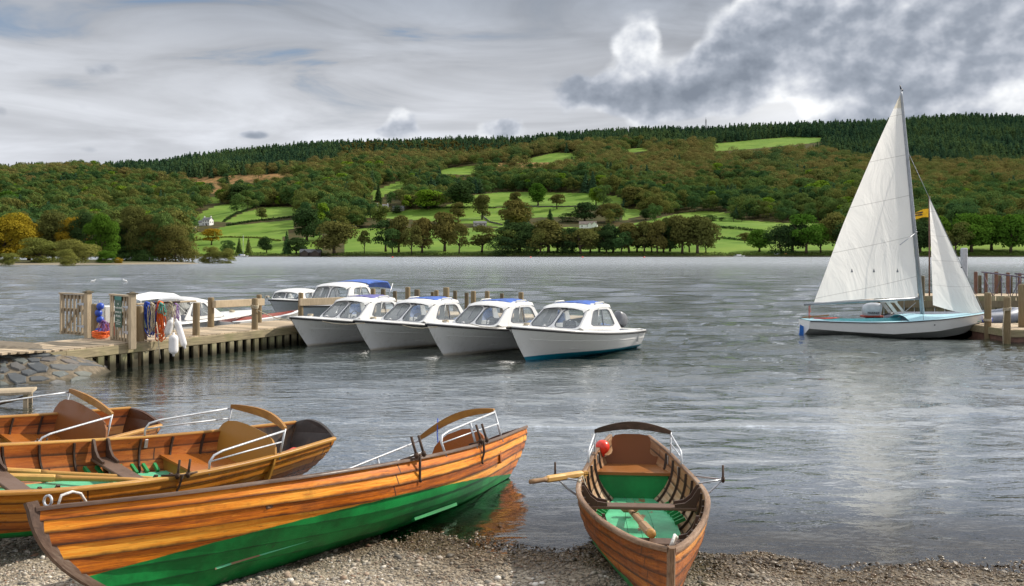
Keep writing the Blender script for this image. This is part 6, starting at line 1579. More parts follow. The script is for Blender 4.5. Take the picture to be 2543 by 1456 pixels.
    # cleats, mooring bits, bow eye
    MB().tube([(cf+.55, .18, zd(cf+.5)+.05), (cf+.57, .18, zd(cf+.5)+.10), (cf+.66, .18, zd(cf+.6)+.10), (cf+.68, .18, zd(cf+.6)+.05)], .012, 6).tube([(cf+1.0, -.03, zd(cf+1)+.05), (cf+1.12, .0, zd(cf+1)+.08), (cf+1.0, .03, zd(cf+1)+.05)], .01, 6).build('cleat', M['steel'], e)
    rg = random.Random(int(abs(tip[0])*10)); lump = MB()
    for k in range(5): lump.tube([(cf+.95+math.cos(a)*.07+rg.uniform(-.03, .03), -.12+math.sin(a)*.06, zd(cf+1)+.05+k*.012) for a in np.linspace(0, 5.6, 9)], .012, 5)
    lump.build('rope_coil', M['rope_beige'], e)
    if opts.get('aft', 1):
        m_ = MB(); rr = []
        for f in np.linspace(0, 1, 9): rr.append([Vector((.45+.75*f, v*.5, .25+(.36+.08*math.sin(f*9+v*3))*math.sqrt(max(0, 1-v*v))*math.sin(min(1, f*1.3+.15)*3.0)**.5)) for v in np.linspace(-1, 1, 11)])
        m_.grid(rr); m_.build('blue_cover', M['cover_blue'], e)
    if opts.get('motor', 1): outboard(e, -.12, zs+.10, opts.get('motorm', 'motor_grey'), tilt=-.35)
    return e
simple('rubber_grey', (.14, .15, .18), .6)
YAW = math.atan2(-.805, -.593)
def tip_of(px, py):  # bow tip from waterline stem point
    q = P(px, py); return (q.x+math.cos(YAW)*.62, q.y+math.sin(YAW)*.62)
cabin_boat('white cabin boat with teal waterline stripe and outboard motor, nearest the open water', tip_of(1305, 896), YAW, dict(gel='gel_teal_boot', tarp='tarp_blue', mark='cup'))
cabin_boat('white cabin boat marked 3, second from the right in the moored row', tip_of(1100, 884), YAW-.03, dict(tarp='tarp_blue', mark='3'))
cabin_boat('white cabin boat with bright blue cover, second from the left in the moored row', tip_of(922, 872), YAW+.02, dict(tarp='tarp_blue', mark='slash'))
cabin_boat('white cabin boat with violet blue roof cover moored against the jetty end', tip_of(765, 861), YAW+.03, dict(tarp='tarp_violet', mark='ring'))
for i, (a_, b_, lab) in enumerate((((800, 798), (905, 803), 'cord strung between the bows of the two leftmost cabin boats'), ((1000, 808), (1085, 812), 'cord strung between the bows of the two middle cabin boats'), ((1165, 804), (1270, 812), 'cord strung between the bows of the two rightmost cabin boats'))):
    A_, B_ = at(*a_, 24.6-i*1.1), at(*b_, 23.6-i*1.1); o = MB().tube([A_, A_.lerp(B_, .3)-Vector((0, 0, .05)), A_.lerp(B_, .6)-Vector((0, 0, .05)), B_], .010, 5).build('mooring_line', M['rope_beige']); tag(o, lab, 'rope')
# boats lying behind the jetty
YJ = math.atan2(JD.y, JD.x)
g = 'small boats lying behind the jetty'
q = J(9.6, JW+1.75, 0)
cabin_boat('white boat with low cabin and dark waterline band close behind the jetty rail', (q.x, q.y), YJ, dict(L=5.0, B=.85, zb=.74, zs=.60, gel='gel_dark_boot', zr=1.30, cf=2.1, ca=3.7, motor=0, aft=0, rub='gel_white'), g)
def nine_boat():
    q = J(6.1, 5.2, 0); e = thing('canopy_boat', q, 'white boat with angular white canopy marked 9 behind the hanging ropes', 'motor boat', g, rz=YJ); e.scale = (.68, .8, 1)
    S = np.linspace(0, 1, 16); T = np.linspace(0, 1, 8); mb = MB()
    for side in (1, -1): mb.grid([[mhull(s, t, side, 3.0, .8, .7, .6) for s in S] for t in T], flip=side > 0)
    mb.poly([mhull(0, t, 1, 3.0, .8, .7, .6) for t in T]+[mhull(0, t, -1, 3.0, .8, .7, .6) for t in T[::-1]], .04, nrm=(-1, 0, 0)); mb.build('hull', M['gel_dark_boot'], e)
    z1 = 1.34; mb = MB(); P_ = [(.1, .55), (1.2, .72), (2.3, .72)]
    mb.grid([[Vector((-.1, -.62, z1-.14)), Vector((-.1, 0, z1-.02)), Vector((-.1, .62, z1-.14))], [Vector((1.2, -.70, z1-.10)), Vector((1.1, 0, z1+.08)), Vector((1.2, .70, z1-.10))], [Vector((2.3, -.60, z1-.12)), Vector((2.4, 0, z1)), Vector((2.3, .60, z1-.12))], [Vector((2.7, -.7, .62)), Vector((2.85, 0, .62)), Vector((2.7, .7, .62))]], smooth=False)
    for side in (1, -1): mb.add([(2.3, side*.6, z1-.12), (2.7, side*.7, .62), (1.7, side*.76, .62), (1.9, side*.66, z1-.12)], [[0, 1, 2, 3]]); mb.bar((.0, side*.62, .6), (-.05, side*.6, z1-.14), .04, .04)
    mb.build('canopy', M['gel_white'], e)
    for side in (-1,):
        pl = MB().poly([(-.11, -.12, 0), (.11, -.12, 0), (.11, .12, 0), (-.11, .12, 0)], .004).build('number_plate', M['decal_black'], e)
        pl.matrix_local = Matrix.Translation((2.10, -.755, .98)) @ Matrix.Rotation(.16, 4, 'X') @ Matrix.Rotation(math.pi/2, 4, 'X'); text_obj('numeral', '9', .24, Matrix.Translation((0, 0, .003)), M['letter_white'], pl)
nine_boat()
def open_boat(name, label, loc, yaw, L, B, zb, zs, gel, inner, cat='motor boat'):
    e = thing(name, loc, label, cat, g, rz=yaw); S = np.linspace(0, 1, 22); T = np.linspace(0, 1, 9); mb = MB()
    for side in (1, -1): mb.grid([[mhull(s, t, side, L, B, zb, zs, .5) for s in S] for t in T], flip=side > 0)
    mb.poly([mhull(0, t, 1, L, B, zb, zs) for t in T]+[mhull(0, t, -1, L, B, zb, zs) for t in T[::-1]], .04, nrm=(-1, 0, 0)); mb.build('hull', M[gel], e)
    mb = MB()
    for side in (1, -1): mb.grid([[mhull(s, 1, side, L, B, zb, zs, .5)*1 for s in S], [mhull(s, 1, side, L, B, zb, zs, .5)+Vector((-.1*(s > .9), -side*.13*min(1, (1-s)*8), .02)) for s in S]], flip=side > 0)
    mb.build('side_deck', M['gel_white'], e)
    mb = MB()
    for side in (1, -1): mb.grid([[mhull(s, 1, side, L, B, zb, zs, .5)+Vector((-.1*(s > .9), -side*.13*min(1, (1-s)*8), .018)) for s in S], [mhull(s*.96, .45, side, L, B*.7, zb, zs, .5)+Vector((.0, 0, .0)) for s in S]], flip=side > 0)
    mb.grid([[mhull(s*.96, .45, sd, L, B*.7, zb, zs, .5) for s in S] for sd in (-1, 1)]); mb.build('interior', M[inner], e)
    for x in (.3, .62): MB().box((x*L, 0, zs-.08), (.22, B*1.7, .04)).build('thwart', M['gel_white'], e)
    return e
q = J(7.2, JW+.75, 0)
open_boat('open_boat', 'low white open boat with dark red interior at the end of the jetty', Vector((q.x, q.y, 0)), YJ-.05, 3.2, .52, .74, .58, 'gel_white', 'red_paint')
def behind(px0, py, Y0_, px1, Y1_):
    a = at(px0, py, Y0_); b_ = at(px1, py, Y1_); return (a.x, a.y), math.atan2(a.y-b_.y, a.x-b_.x)
tp, yw = behind(670, 760, 34.5, 800, 37.5)
cabin_boat('grey lapstrake boat with small white cuddy cabin, bow pointing left, behind the jetty end', tp, yw, dict(L=4.6, B=.9, zb=.85, zs=.62, gel='gel_grey', clinker=1, zr=1.20, cf=.95, ca=2.4, rakef=.15, motor=0, aft=0, wt=.62, wb=.70), g)
tp, yw = behind(745, 760, 31.2, 905, 34.6)
bb = cabin_boat('larger pale cabin cruiser with blue canopy behind the hire boats', tp, yw, dict(L=5.6, B=1.05, zb=.80, zs=.72, gel='gel_blue_white', zr=1.52, cf=1.5, ca=3.4, rakef=.35, motor=0, aft=0, wt=.72, wb=.82), g)
rows = []
for f in np.linspace(0, 1, 14):
    x = 2.7-f*1.55; rows.append([Vector((x, v*.74, 1.50+.05*math.sin(f*3.1)+.06*(1-v*v)-(.0 if f < .88 else (f-.88)*2.2))) for v in np.linspace(-1, 1, 9)])
mb = MB(); mb.grid(rows); mb.grid([[r[0] for r in rows], [r[0]-Vector((0, 0, .04)) for r in rows]]); mb.grid([[r[-1]-Vector((0, 0, .04)) for r in rows], [r[-1] for r in rows]]); mb.build('canopy', M['tarp_blue'], bb)
for y_ in (-.84, .84): MB().tube([(1.2, y_, 1.45), (1.6, y_, .8)], .018, 6).build('canopy_frame', M['steel'], bb)

# ================================================================ sailing dinghy
YS = 28.9
def sail_mat(name):
    m, t, b = mat(name); t.n.remove(b); out = [q for q in t.n if q.type == 'OUTPUT_MATERIAL'][0]; uv = t.coord('UV'); u, v, _ = t.xyz(uv)
    n = t.noise(t.scl(uv, (5.0, 1.2, 1)), 1.6, 4, .5, .8)
    c = t.mix(t.sm(n, .35, .65)*.30, (.87, .86, .835), (.68, .68, .67))
    sv = v*5.0+u*.9; fr = t.m('ABSOLUTE', t.m('FRACT', sv)-.5); c = t.mix(t.sm(fr, .012, .004)*.45, c, (.30, .29, .27))
    c = t.mix(t.sm(v, .925, .935)*.5, c, (.50, .42, .26))
    col = c; df = t.new('ShaderNodeBsdfDiffuse'); tr = t.new('ShaderNodeBsdfTranslucent'); mx = t.new('ShaderNodeMixShader'); mx.inputs[0].default_value = .5
    t.put(df.inputs[0], col); t.put(tr.inputs[0], col)
    nb = t.bump(t.noise(t.scl(uv, (7, 2.0, 1)), 1.3, 5, .55, 1.5), .55, .14); t.put(df.inputs['Normal'], nb); t.put(tr.inputs['Normal'], nb)
    t.l.new(df.outputs[0], mx.inputs[1]); t.l.new(tr.outputs[0], mx.inputs[2]); t.l.new(mx.outputs[0], out.inputs[0]); return m
sail_mat('sail_cloth')
simple('mast_alloy', (.33, .35, .38), .45, .5, var=.1); simple('deck_lightblue', (.34, .58, .66), .4, var=.08); simple('cockpit_aqua', (.16, .46, .50), .5, var=.12)
simple('rudder_blue', (.01, .12, .45), .5); simple('flag_yellow', (.85, .48, .01), .7); simple('rope_red', (.5, .06, .04), .8)
simple('inflatable_grey', (.19, .21, .26), .5, var=.08); simple('steel_purple', (.09, .075, .11), .7); simple('pole_rust', (.13, .065, .045), .7, var=.3, scale=6)
def hull_two_tone():
    m, t, b = mat('dinghy_hull'); r = t.attr('rnd'); n = t.noise(t.coord('Object'), 3, 5, .6)
    c = t.mix(r, (.74, .74, .73), (.50, .51, .50)); c = t.mix(t.sm(n, .5, .75)*.15, c, (.45, .43, .38)); t.put(b.inputs['Base Color'], c); b.inputs['Roughness'].default_value = .35
hull_two_tone()
def sailboat():
    st = at(1998, 803, YS); L = (2449-1998)/F*YS; e = thing('sailing_dinghy', (st.x, YS, 0), 'white and pale blue sailing dinghy with large white mainsail and jib moored at the right', 'sailing boat')
    Bh = .80
    def pt(s, k, side):
        zsx = np.interp(s, [0,.3,.5,.7,1], [.50,.47,.49,.56,.71]); b_ = Bh*hsmooth([0,.3,.55,.8,.93,1], [.70,1.0,.98,.66,.30,.012], s)
        zc = np.interp(s, [0,.2,.45,.7,.9,1], [.27,.19,.12,.20,.36,.47]); zk = np.interp(s, [0,.5,.8,.92,1], [.05,-.06,-.04,.06,.30]); xr = L-(.0 if k == 2 else .10 if k == 1 else .32)*1
        x = s*xr
        return Vector((x, side*b_*(1, .86, .0)[2-k] if k else 0, (zk, zc, zsx)[k]))
    S = np.linspace(0, 1, 30); mb = MB()
    for side in (-1, 1):
        mb.grid([[pt(s, 1, side) for s in S], [pt(s, 2, side) for s in S]], flip=side > 0, at=0)
        mb.grid([[pt(s, 0, side)-Vector((0, 0, .0)) for s in S], [pt(s, 1, side) for s in S]], flip=side > 0, at=1)
        mb.grid([[pt(s, 0, side)-Vector((0, 0, .22)) for s in S], [pt(s, 0, side) for s in S]], flip=side > 0, at=1)
    mb.poly([pt(0, 0, 1), pt(0, 1, 1), pt(0, 2, 1), pt(0, 2, -1), pt(0, 1, -1)], .03, nrm=(-1, 0, 0)); mb.build('hull', M['dinghy_hull'], e)
    for side in (-1, 1): MB().tube([pt(s, 2, side)+Vector((0, side*.012, 0)) for s in S], .018, 6).build('gunwale', M['decal_black'], e)
    mb = MB()
    for side in (-1, 1):
        ss = np.linspace(0, .60, 16); mb.grid([[pt(s, 2, side)+Vector((0, 0, .012)) for s in ss], [pt(s, 2, side)+Vector((0, -side*.16, .03)) for s in ss]], flip=side > 0)
    ss = np.linspace(.52, .995, 16)
    mb.grid([[pt(s, 2, -1).lerp(pt(s, 2, 1), v)+Vector((0, 0, .012+.17*(1-(2*v-1)**2)*hsmooth([.52,.58,.68,1], [.95,1.0,.65,.15], s))) for v in np.linspace(0, 1, 11)] for s in ss])
    mb.grid([[pt(s, 2, -1).lerp(pt(s, 2, 1), v)+Vector((0, 0, .02)) for v in (0, .5, 1)] for s in (0.0, .10)])
    mb.build('deck', M['deck_lightblue'], e)
    mb = MB()
    for side in (-1, 1): mb.grid([[pt(s, 2, side)+Vector((0, -side*.16, .03)) for s in np.linspace(.09, .58, 12)], [pt(s, 1, side)*1+Vector((0, -side*.2, -.02)) for s in np.linspace(.09, .58, 12)]], flip=side > 0)
    mb.grid([[pt(s, 1, sd)+Vector((0, -sd*.2, -.02)) for s in np.linspace(.09, .58, 12)] for sd in (-1, 1)]); mb.box((L*.33, 0, .36), (.22, 1.25, .04)); mb.build('cockpit', M['cockpit_aqua'], e)
    lx = lambda px, py: Vector((at(px, py, YS).x-st.x, 0, at(px, py, YS).z))
    mt_, mh_ = lx(2292, 790), lx(2237, 222)
    MB().tube([mt_, mt_.lerp(mh_, .5), mt_.lerp(mh_, .97), mh_], [.052, .046, .034, .022], 10, flat=1.3).build('mast', M['mast_alloy'], e)
    MB().tube([mh_, mh_+Vector((-.02, 0, .12))], .02, 6).tube([mh_+Vector((.0, 0, .02)), mh_+Vector((.07, 0, -.04))], .02, 6).build('mast_head', M['decal_black'], e)
    ba, bb_ = lx(1997, 756), lx(2283, 741.5)
    MB().tube([ba, bb_], .042, 10).build('boom', M['mast_alloy'], e)
    # mainsail
    head, tack, clew = lx(2236, 234), lx(2280, 737), lx(2021, 752); rows = []; uvs = []; nv, nu = 34, 24
    for v in np.linspace(0, 1, nv):
        r = []; ur = []
        for u in np.linspace(0, 1, nu):
            le = clew.lerp(head, v)+Vector((-.10*math.sin(v*3.14), 0, 0)); lu = tack.lerp(head, v); q = lu.lerp(le, u)
            q.y += -.38*math.sin(u*3.14)**.9*(1-v)**.8*(.35+.65*min(1, v*5+.2))+.03*math.sin(u*9+v*14)*(1-v)*u; 
            if v == 0: q.z += .05*math.sin(u*3.14)-.02
            r.append(q); ur.append((u*(1-v)*.45, v))
        rows.append(r); uvs.append(ur)
    MB().grid(rows, uv=uvs).build('mainsail', M['sail_cloth'], e)
    jh, jt, jc = lx(2308, 492), lx(2441, 777), lx(2309, 757); rows = []; uvs = []
    for v in np.linspace(0, 1, 26):
        r = []; ur = []
        for u in np.linspace(0, 1, 16):
            lu = jt.lerp(jh, v); le = jc.lerp(jh, v)+Vector((.0, -.10*(1-v), 0)); q = lu.lerp(le, u); q.y += -.22*math.sin(u*3.14)*(1-v)**.8-.12*(1-v)*u
            q.z -= .10*math.sin(u*3.14)*(1-v)**6
            r.append(q); ur.append((u*(1-v)*.25+.5, v*.92))
        rows.append(r); uvs.append(ur)
    MB().grid(rows, uv=uvs, flip=True).build('jib', M['sail_cloth'], e)
    mb = MB(); mb.tube([jt+Vector((.05, 0, 0)), jh+Vector((-.0, 0, .0)), mt_.lerp(mh_, .74)], .008, 5); mb.tube([mt_.lerp(mh_, .74), Vector((L*.60, -.72, .5))], .007, 5).tube([mt_.lerp(mh_, .74), Vector((L*.60, .72, .5))], .007, 5)
    mb.tube([lx(2283, 741)+Vector((0, 0, .3)), mt_.lerp(mh_, .02)], .008, 5).build('rigging', M['mast_alloy'], e)
    mb = MB(); a_ = lx(2278, 576); mb.tube([a_, lx(2218, 609)+Vector((0, -.5, 0))], .012, 6).tube([a_, lx(2256, 576)+Vector((0, -.45, 0))], .010, 6).build('spreader', M['mast_alloy'], e)
    MB().bar(lx(2274, 752), lx(2230, 790), .012, .012).build('kicker', M['mast_alloy'], e)
    for px in (2106, 2160, 2218):
        q = lx(px, 676); uu = (tack.x-q.x)/(tack.x-clew.x); MB().poly([q+Vector((-.035, -.33, 0)), q+Vector((.035, -.33, 0)), q+Vector((0, -.33, .12))], .006).build('reef_point', M['rubber_grey'], e)
    for (px, py) in ((2376, 664), (2421, 717), (2372, 628)): MB().lathe([(.022, -.004), (.022, .004)], lx(px, py)+Vector((0, -.30, 0)), 8, M=Matrix.Rotation(1.57, 3, 'X')).build('sail_ring', M['decal_black'], e)
    MB().poly([(-.03, 0, .30), (-.03, 0, .02), (-.18, 0, -.30), (-.36, 0, -.30), (-.16, 0, .10), (-.14, 0, .36)], .03, nrm=(0, 1, 0)).build('rudder', M['rudder_blue'], e)
    MB().bar((-.06, 0, .58), (.75, -.05, .66), .03, .03).build('tiller', M['bar_oak'], e)
    mb = MB(); rg = random.Random(2)
    for k in range(9): z_ = .56+k*.045; mb.tube([(.13, -.04, z_), (.16+rg.uniform(0, .05), .0, z_+.03), (.13, .04, z_+.045)], .006, 5)
    mb.tube([(.14, 0, .5), (.14, 0, 1.0)], .006, 5)
    for k in range(3): mb.tube([(.2+rg.uniform(0, .9), rg.uniform(-.5, .3), .56) for _ in range(6)], .008, 5)
    mb.build('mainsheet', M['rope_red'], e)
    MB().lathe([(.0, -.0), (.022, 0), (.022, .006)], (L*.66, -.70, .40), 8, M=Matrix.Rotation(1.57, 3, 'X')).build('drain_bung', M['decal_black'], e)
    return e, st, L
SB, sst, SL = sailboat()
fe = thing('fender', at(2440, 797, YS-.15), 'dark blue pear shaped fender at the bow of the sailing dinghy', 'fender'); fe.rotation_euler = (0, -.6-1.2+.9, 0)
MB().lathe([(.015, -.02), (.03, 0), (.05, .04), (.085, .14), (.095, .22), (.07, .29), (.02, .31)], n=14, M=Matrix.Rotation(2.35, 3, 'Y')).build('body', M['vinyl_blue'], fe)
MB().tube([(0, 0, 0), (-.12, 0, .10)], .01, 5).build('lanyard', M['rope_teal'], fe)
# ================================================================ right jetty
rj = thing('timber_jetty', (12.1, 31.0, 0), 'large timber jetty with red brown posts behind the sailing dinghy at the right', 'jetty')
ZU = 1.0; rg = random.Random(3); mb = MB()
for k in range(84): mb.box((.07+k*.145, 2.7, ZU-.02), (.135, 5.4, .04), at=rg.random())
mb.build('deck', M['deck_wood2'], rj)
for k in range(34): MB().box((.17+k*.34, -.02, ZU-.62), (.29, .06, 1.55), at=rg.random()).build('facing_board', M['pile_wood'], rj)
MB().box((6, -.07, ZU-.12), (12, .07, .22), at=.6).build('fascia', M['post_dark'], rj)
def rpost(px, pyt, Y, zb, r, mt, sq=False):
    q = at(px, pyt, Y); mb = MB(); h = q.z-zb
    if sq: mb.box((0, 0, h/2), (r*1.8, r*1.8, h), bev=.01)
    else: mb.lathe([(r, 0), (r, h-.03), (r*.8, h)], n=12)
    o = mb.build('post', M[mt], rj); o.location = (q.x-12.1, q.y-31.0, zb); return o
for px, pyt in ((2423, 675), (2448, 676), (2474, 675), (2503, 677), (2532, 678), (2560, 679)): rpost(px, pyt, 36.2, .2, .06, 'pole_rust', True)
for px, pyt in ((2433, 684), (2483, 684), (2510, 686)): rpost(px, pyt, 36.8, .2, .06, 'post_dark', True)
rpost(2290, 685, 31.2, -.5, .085, 'post_dark')
# steel gangway railing
gw = thing('steel_railing', (at(2445, 749, 32.5).x, 32.5, ZU), 'purple grey steel railing with crossed braces along the gangway on the right jetty', 'railing')
def gp(px, py, Y=32.5): q = at(px, py, Y); return Vector((q.x-gw.location.x, q.y-gw.location.y, q.z-gw.location.z))
mb = MB(); mb.tube([gp(2438, 676), gp(2490, 682, 31.6), gp(2560, 692, 30.6)], .026, 8).tube([gp(2520, 680, 33.0), gp(2570, 683, 33.0)], .024, 8); mb.build('handrail', M['steel_purple'], gw)
for i, (px, a_, b_, Y) in enumerate(((2445, 677, 730, 32.3), (2466, 680, 749, 31.9), (2487, 682, 754, 31.5), (2509, 685, 760, 31.1), (2533, 688, 764, 30.8), (2524, 680, 745, 33))): MB().tube([gp(px, a_, Y), gp(px, b_, Y)], .016, 8).build('upright', M['steel_purple'], gw)
for (a_, b_) in (((2446, 690, 32.3), (2466, 738, 31.9)), ((2487, 690, 31.5), (2467, 738, 31.9)), ((2488, 692, 31.5), (2508, 742, 31.1)), ((2532, 696, 30.8), (2510, 742, 31.1))): MB().tube([gp(*a_), gp(*b_)], .012, 6).build('brace', M['steel_purple'], gw)
# lower landing stage in front
ls = thing('landing_stage', (14.35, 26.7, 0), 'low timber landing stage with greenish posts beside the dinghy bow at the right edge', 'jetty')
mb = MB()
for k in range(30): mb.box((.07+k*.145, 1.25, .36), (.135, 2.5, .04), at=rg.random())
mb.build('deck', M['deck_wood2'], ls)
MB().box((2.2, -.03, .27), (4.5, .06, .20), at=.4).build('fascia', M['fascia_wood'], ls); MB().box((-.03, 1.25, .27), (.06, 2.5, .20), at=.4).build('fascia', M['fascia_wood'], ls)
MB().box((2.2, .02, .0), (4.4, .04, .34)).box((.02, 1.25, .0), (.04, 2.4, .34)).build('skirt', M['pole_rust'], ls)
for px, pyt, Y, r in ((2453, 727, 27.9, .098), (2501, 737, 26.55, .095), (2540, 706, 27.6, .12)):
    q = at(px, pyt, Y); o = MB().lathe([(r, -1.0), (r, q.z-.06), (r*.95, q.z-.02), (r*.8, q.z)], n=14).build('post', M['post_green'] if 'post_green' in M else M['post_wood'], ls); o.location = (q.x-14.35, q.y-26.7, 0)
q1 = at(2501, 770, 26.5); mb = MB()
for k in range(3): mb.tube([(q1.x+math.cos(a)*.105, q1.y+math.sin(a)*.105, q1.z+k*.03+.02*math.cos(a)) for a in np.linspace(0, 2*math.pi, 13)[:-1]], .013, 5, closed=True)
mb.tube([(q1.x-.1, q1.y-.05, q1.z), (q1.x-.16, q1.y-.06, q1.z-.5), (q1.x-.14, q1.y-.06, q1.z-1.05)], .013, 5)
tag(mb.build('post_rope', M['rope_beige']), 'beige rope wound round the landing stage post and trailing into the water', 'rope')
q1 = at(2452, 797, 27.85); mb = MB()
for k in range(3): mb.tube([(q1.x+math.cos(a)*.108, q1.y+math.sin(a)*.108, q1.z+k*.025) for a in np.linspace(0, 2*math.pi, 13)[:-1]], .012, 5, closed=True)
mb.tube([q1+Vector((-.1, 0, 0)), at(2443, 786, 28.4)], .01, 5)
tag(mb.build('bow_rope', M['rope_beige']), 'rope tying the dinghy bow to the left greenish post', 'rope')
# grey steel pile beyond
q = at(2394, 616, 38.5); o = MB().box((0, 0, (q.z-1)/2), (.22, .22, q.z+1), bev=.03).build('steel_pile', M['motor_silver']); o.location = (q.x, q.y, 0); tag(o, 'tall square grey steel pile standing behind the jib', 'post')
# flagpole with yellow pennant
fp = thing('flagpole', (at(2308, 700, 31.6).x, 31.6, ZU), 'slender red brown flagpole flying a yellow pennant between the two sails', 'flagpole')
MB().tube([(0, 0, -.3), (0, 0, at(2308, 488, 31.6).z-ZU)], .028, 8).build('pole', M['pole_rust'], fp)
zf = at(2308, 520, 31.6).z-ZU; rows = []
for u in np.linspace(0, 1, 12): rows.append([Vector((-.02-u*.55, .05*math.sin(u*6), zf+.02-u*.13-(v)*(.29-.06*u)+.02*math.sin(u*5))) for v in (0, .5, 1)])
fl = MB().grid(rows).build('pennant', M['flag_yellow'], fp)
mb = MB(); rg = random.Random(17)       # two lines of lettering, folded beyond reading
for zz in (-.115, -.19):
    x = -.52
    while x < -.22: w_ = rg.uniform(.018, .034); mb.box((x, .05*math.sin(-(x+.02)/.55*6)-.012, zf+zz+.13*(x+.3)), (w_, .004, .05)); x += w_+.014
mb.build('lettering', M['decal_black'], fl)
# grey inflatable behind the dinghy, with outboard
ri = thing('inflatable_boat', (at(2215, 780, 30.1).x, 30.1, 0), 'grey inflatable boat with white console frame lying between the dinghy and the jetty', 'inflatable')
LI = at(2533, 780, 30.1).x-ri.location.x
for side in (-1, 1): MB().tube([(.0, side*.5, .42), (.25, side*.52, .45), (LI*.6, side*.52, .45), (LI*.85, side*.42, .52), (LI*.96, side*.2, .62), (LI*.99, 0, .64)], [.12, .20, .21, .21, .20, .18], 14).build('tube', M['inflatable_grey'], ri)
MB().box((LI*.4, 0, .25), (LI*.8, .7, .12)).build('floor', M['inflatable_grey'], ri)
MB().bar((.15, -.25, .5), (-.25, -.25, 1.02), .05, .10).bar((.15, .25, .5), (-.25, .25, 1.02), .05, .10).bar((.42, -.25, .5), (-.0, -.25, 1.02), .04, .07).box((-.12, 0, 1.02), (.36, .58, .05)).build('console_frame', M['plastic_white'], ri)
om = outboard(ri, -.62, .50, 'motor_silver', s=1.25, rz=0)
MB().box((-.03, 0, .03), (.52, .315, .05), bev=.015).build('red_band', M['red_paint'], om)
text_obj('lettering', 'MARINER', .075, Matrix.Translation((-.04, -.160, .12)) @ Matrix.Rotation(math.pi/2, 4, 'X'), M['decal_black'], om, depth=.003)
# ================================================================ small things on the far water
def far_boat(name, px, py, Lm, label, mast=0.0, cover='tarp_blue'):
    q = P(px, py); e = thing(name, q, label, 'boat'); S = np.linspace(0, 1, 12); T = np.linspace(0, 1, 5); mb = MB()
    for side in (1, -1): mb.grid([[mhull(s, t, side, Lm, Lm*.15, .9, .7) for s in S] for t in T], flip=side > 0)
    mb.grid([[mhull(s, 1, sd, Lm, Lm*.15, .9, .7) for s in S] for sd in (-1, 1)]); mb.build('hull', M['gel_white'], e)
    MB().box((Lm*.45, 0, 1.15), (Lm*.38, Lm*.18, .7), taper=.8, bev=.1).build('cabin', M['gel_white'], e)
    MB().box((Lm*.25, 0, 1.5), (Lm*.3, .5, .35), bev=.1).build('cover', M[cover], e)
    if mast: MB().tube([(Lm*.5, 0, .8), (Lm*.5, 0, mast)], .09, 6).build('mast', M['mast_alloy'], e)
    return e
far_boat('moored_yacht', 590, 638.4, 7.0, 'small yacht with bare mast moored by the far shore', 13.5)
far_boat('moored_boat', 1822, 638.6, 7.0, 'low white motorboat moored by the far shore right of the middle', 0, 'decal_black')
for i, (px, lab) in enumerate(((975, 'leftmost tiny red mooring buoy off the far shore'), (1318, 'tiny red mooring buoy below the dense dark part of the shore trees'), (1447, 'tiny red mooring buoy just left of the mound field'), (1600, 'rightmost tiny red mooring buoy below the tall bronze shore trees'))):
    q = P(px, 640.0); e = thing('mooring_buoy', q, lab, 'buoy', 'mooring buoys near the far shore'); MB().lathe([(.1, -.3), (.42, -.1), (.5, .15), (.4, .45), (.1, .6)], n=10).build('body', M['red_buoy'], e); MB().tube([(0, 0, .55), (0, 0, .8)], .05, 5).build('eye', M['steel'], e)
for i, (px, w) in enumerate(((1930, 3.2), (1951, 2.4))):
    Xq, Yq, Zq = trace(px, 633); e = thing('beached_dinghy', (Xq, Yq, Zq+.2), ('white upturned dinghy' if i == 0 else 'smaller pale orange covered dinghy')+' on the grass by the far shore', 'boat'); 
    rr = [[Vector((w*(f-.5)*1.3, v*w*.32*math.sin(max(.05, f)*3.0)**.6, (1-v*v)*.9*math.sin(max(.05, f)*3.0)**.6)) for v in np.linspace(-1, 1, 7)] for f in np.linspace(0, 1, 9)]
    MB().grid(rr).build('hull', M['gel_white' if i == 0 else 'oar_wood'], e)
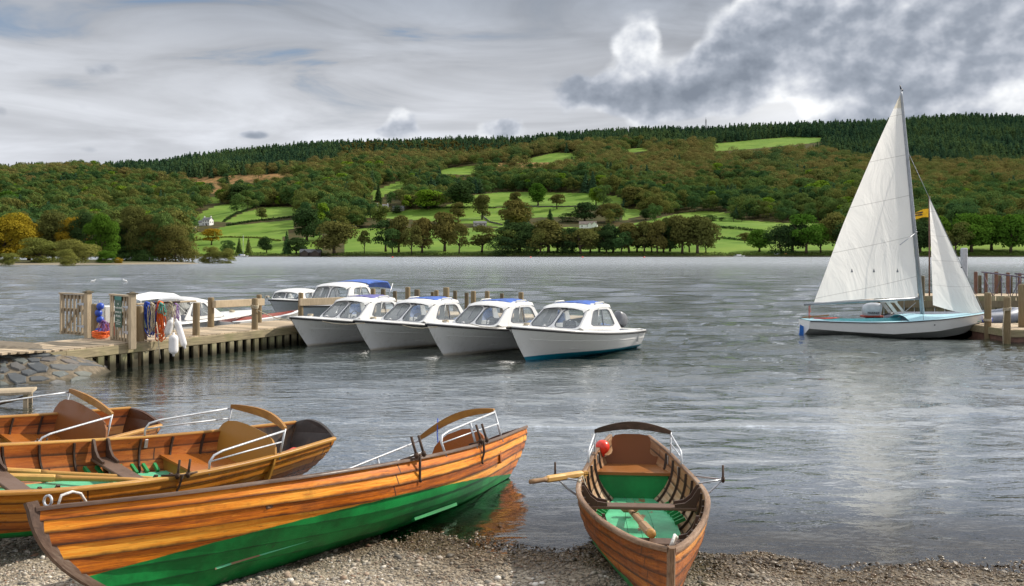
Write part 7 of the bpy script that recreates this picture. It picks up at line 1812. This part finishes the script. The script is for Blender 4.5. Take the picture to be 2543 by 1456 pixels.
for i, (px, py, col) in enumerate(((879, 566, 'gel_white'), (1202, 562, 'motor_silver'))):
    Xq, Yq, Zq = trace(px, py); e = thing('parked_van', (Xq, Yq, Zq), ('white van parked by the lane above the left shore trees' if i == 0 else 'silver van beside the low grey house behind the shore trees'), 'van')
    MB().box((0, 0, 1.05), (4.6, 1.9, 1.3), bev=.25).box((-.5, 0, 1.9), (3.2, 1.7, .7), taper=.85, bev=.15).build('body', M[col], e)
    for sx in (-1.4, 1.4):
        for sy in (-.9, .9): MB().lathe([(.36, -.1), (.36, .1)], (sx, sy, .36), 12, M=Matrix.Rotation(1.57, 3, 'X')).build('wheel', M['black_rubber'], e)
    MB().box((-.5, -.83, 1.9), (2.7, .06, .45)).build('window', M['window_dark'], e)
simple('feather_black', (.015, .015, .018), .6)
# cormorant with spread wings on a stake off the peninsula
q = P(478, 651.5); e = thing('stake', q, 'thin stake standing in the water off the peninsula tip', 'stake'); MB().tube([(0, 0, -.4), (0, 0, .5)], .07, 6).build('pole', M['bark'], e)
mb = MB(); mb.tube([(-.35, 0, .58), (-.12, 0, .66), (.08, 0, .80), (.12, 0, 1.02), (.20, 0, 1.12), (.42, 0, 1.10)], [.05, .14, .12, .055, .06, .02], 8)
for sy in (-1, 1): mb.grid([[Vector((.0, sy*.08, .88)), Vector((-.05, sy*.45, 1.05)), Vector((-.08, sy*.75, .92))], [Vector((-.10, sy*.08, .62)), Vector((-.14, sy*.45, .66)), Vector((-.12, sy*.78, .62))]], smooth=False)
o = mb.build('cormorant', M['feather_black']); o.location = q; o.rotation_euler = (0, 0, .4); tag(o, 'black cormorant with half spread wings perched on a stake off the peninsula', 'bird')
for i, (px, py) in enumerate(((230, 702), (311, 701))):
    q = P(px, py); mb = MB(); mb.tube([(-.22, 0, .06), (-.1, 0, .10), (.08, 0, .12), (.16, 0, .17), (.19, 0, .25), (.28, 0, .25)], [.02, .09, .09, .05, .045, .012], 8); o = mb.build('gull', M['gel_white']); o.location = q; o.rotation_euler = (0, 0, 2.8 if i else .3)
    tag(o, ('left' if i == 0 else 'right')+' one of two white gulls swimming beyond the picket gates', 'bird', 'gulls on the water')
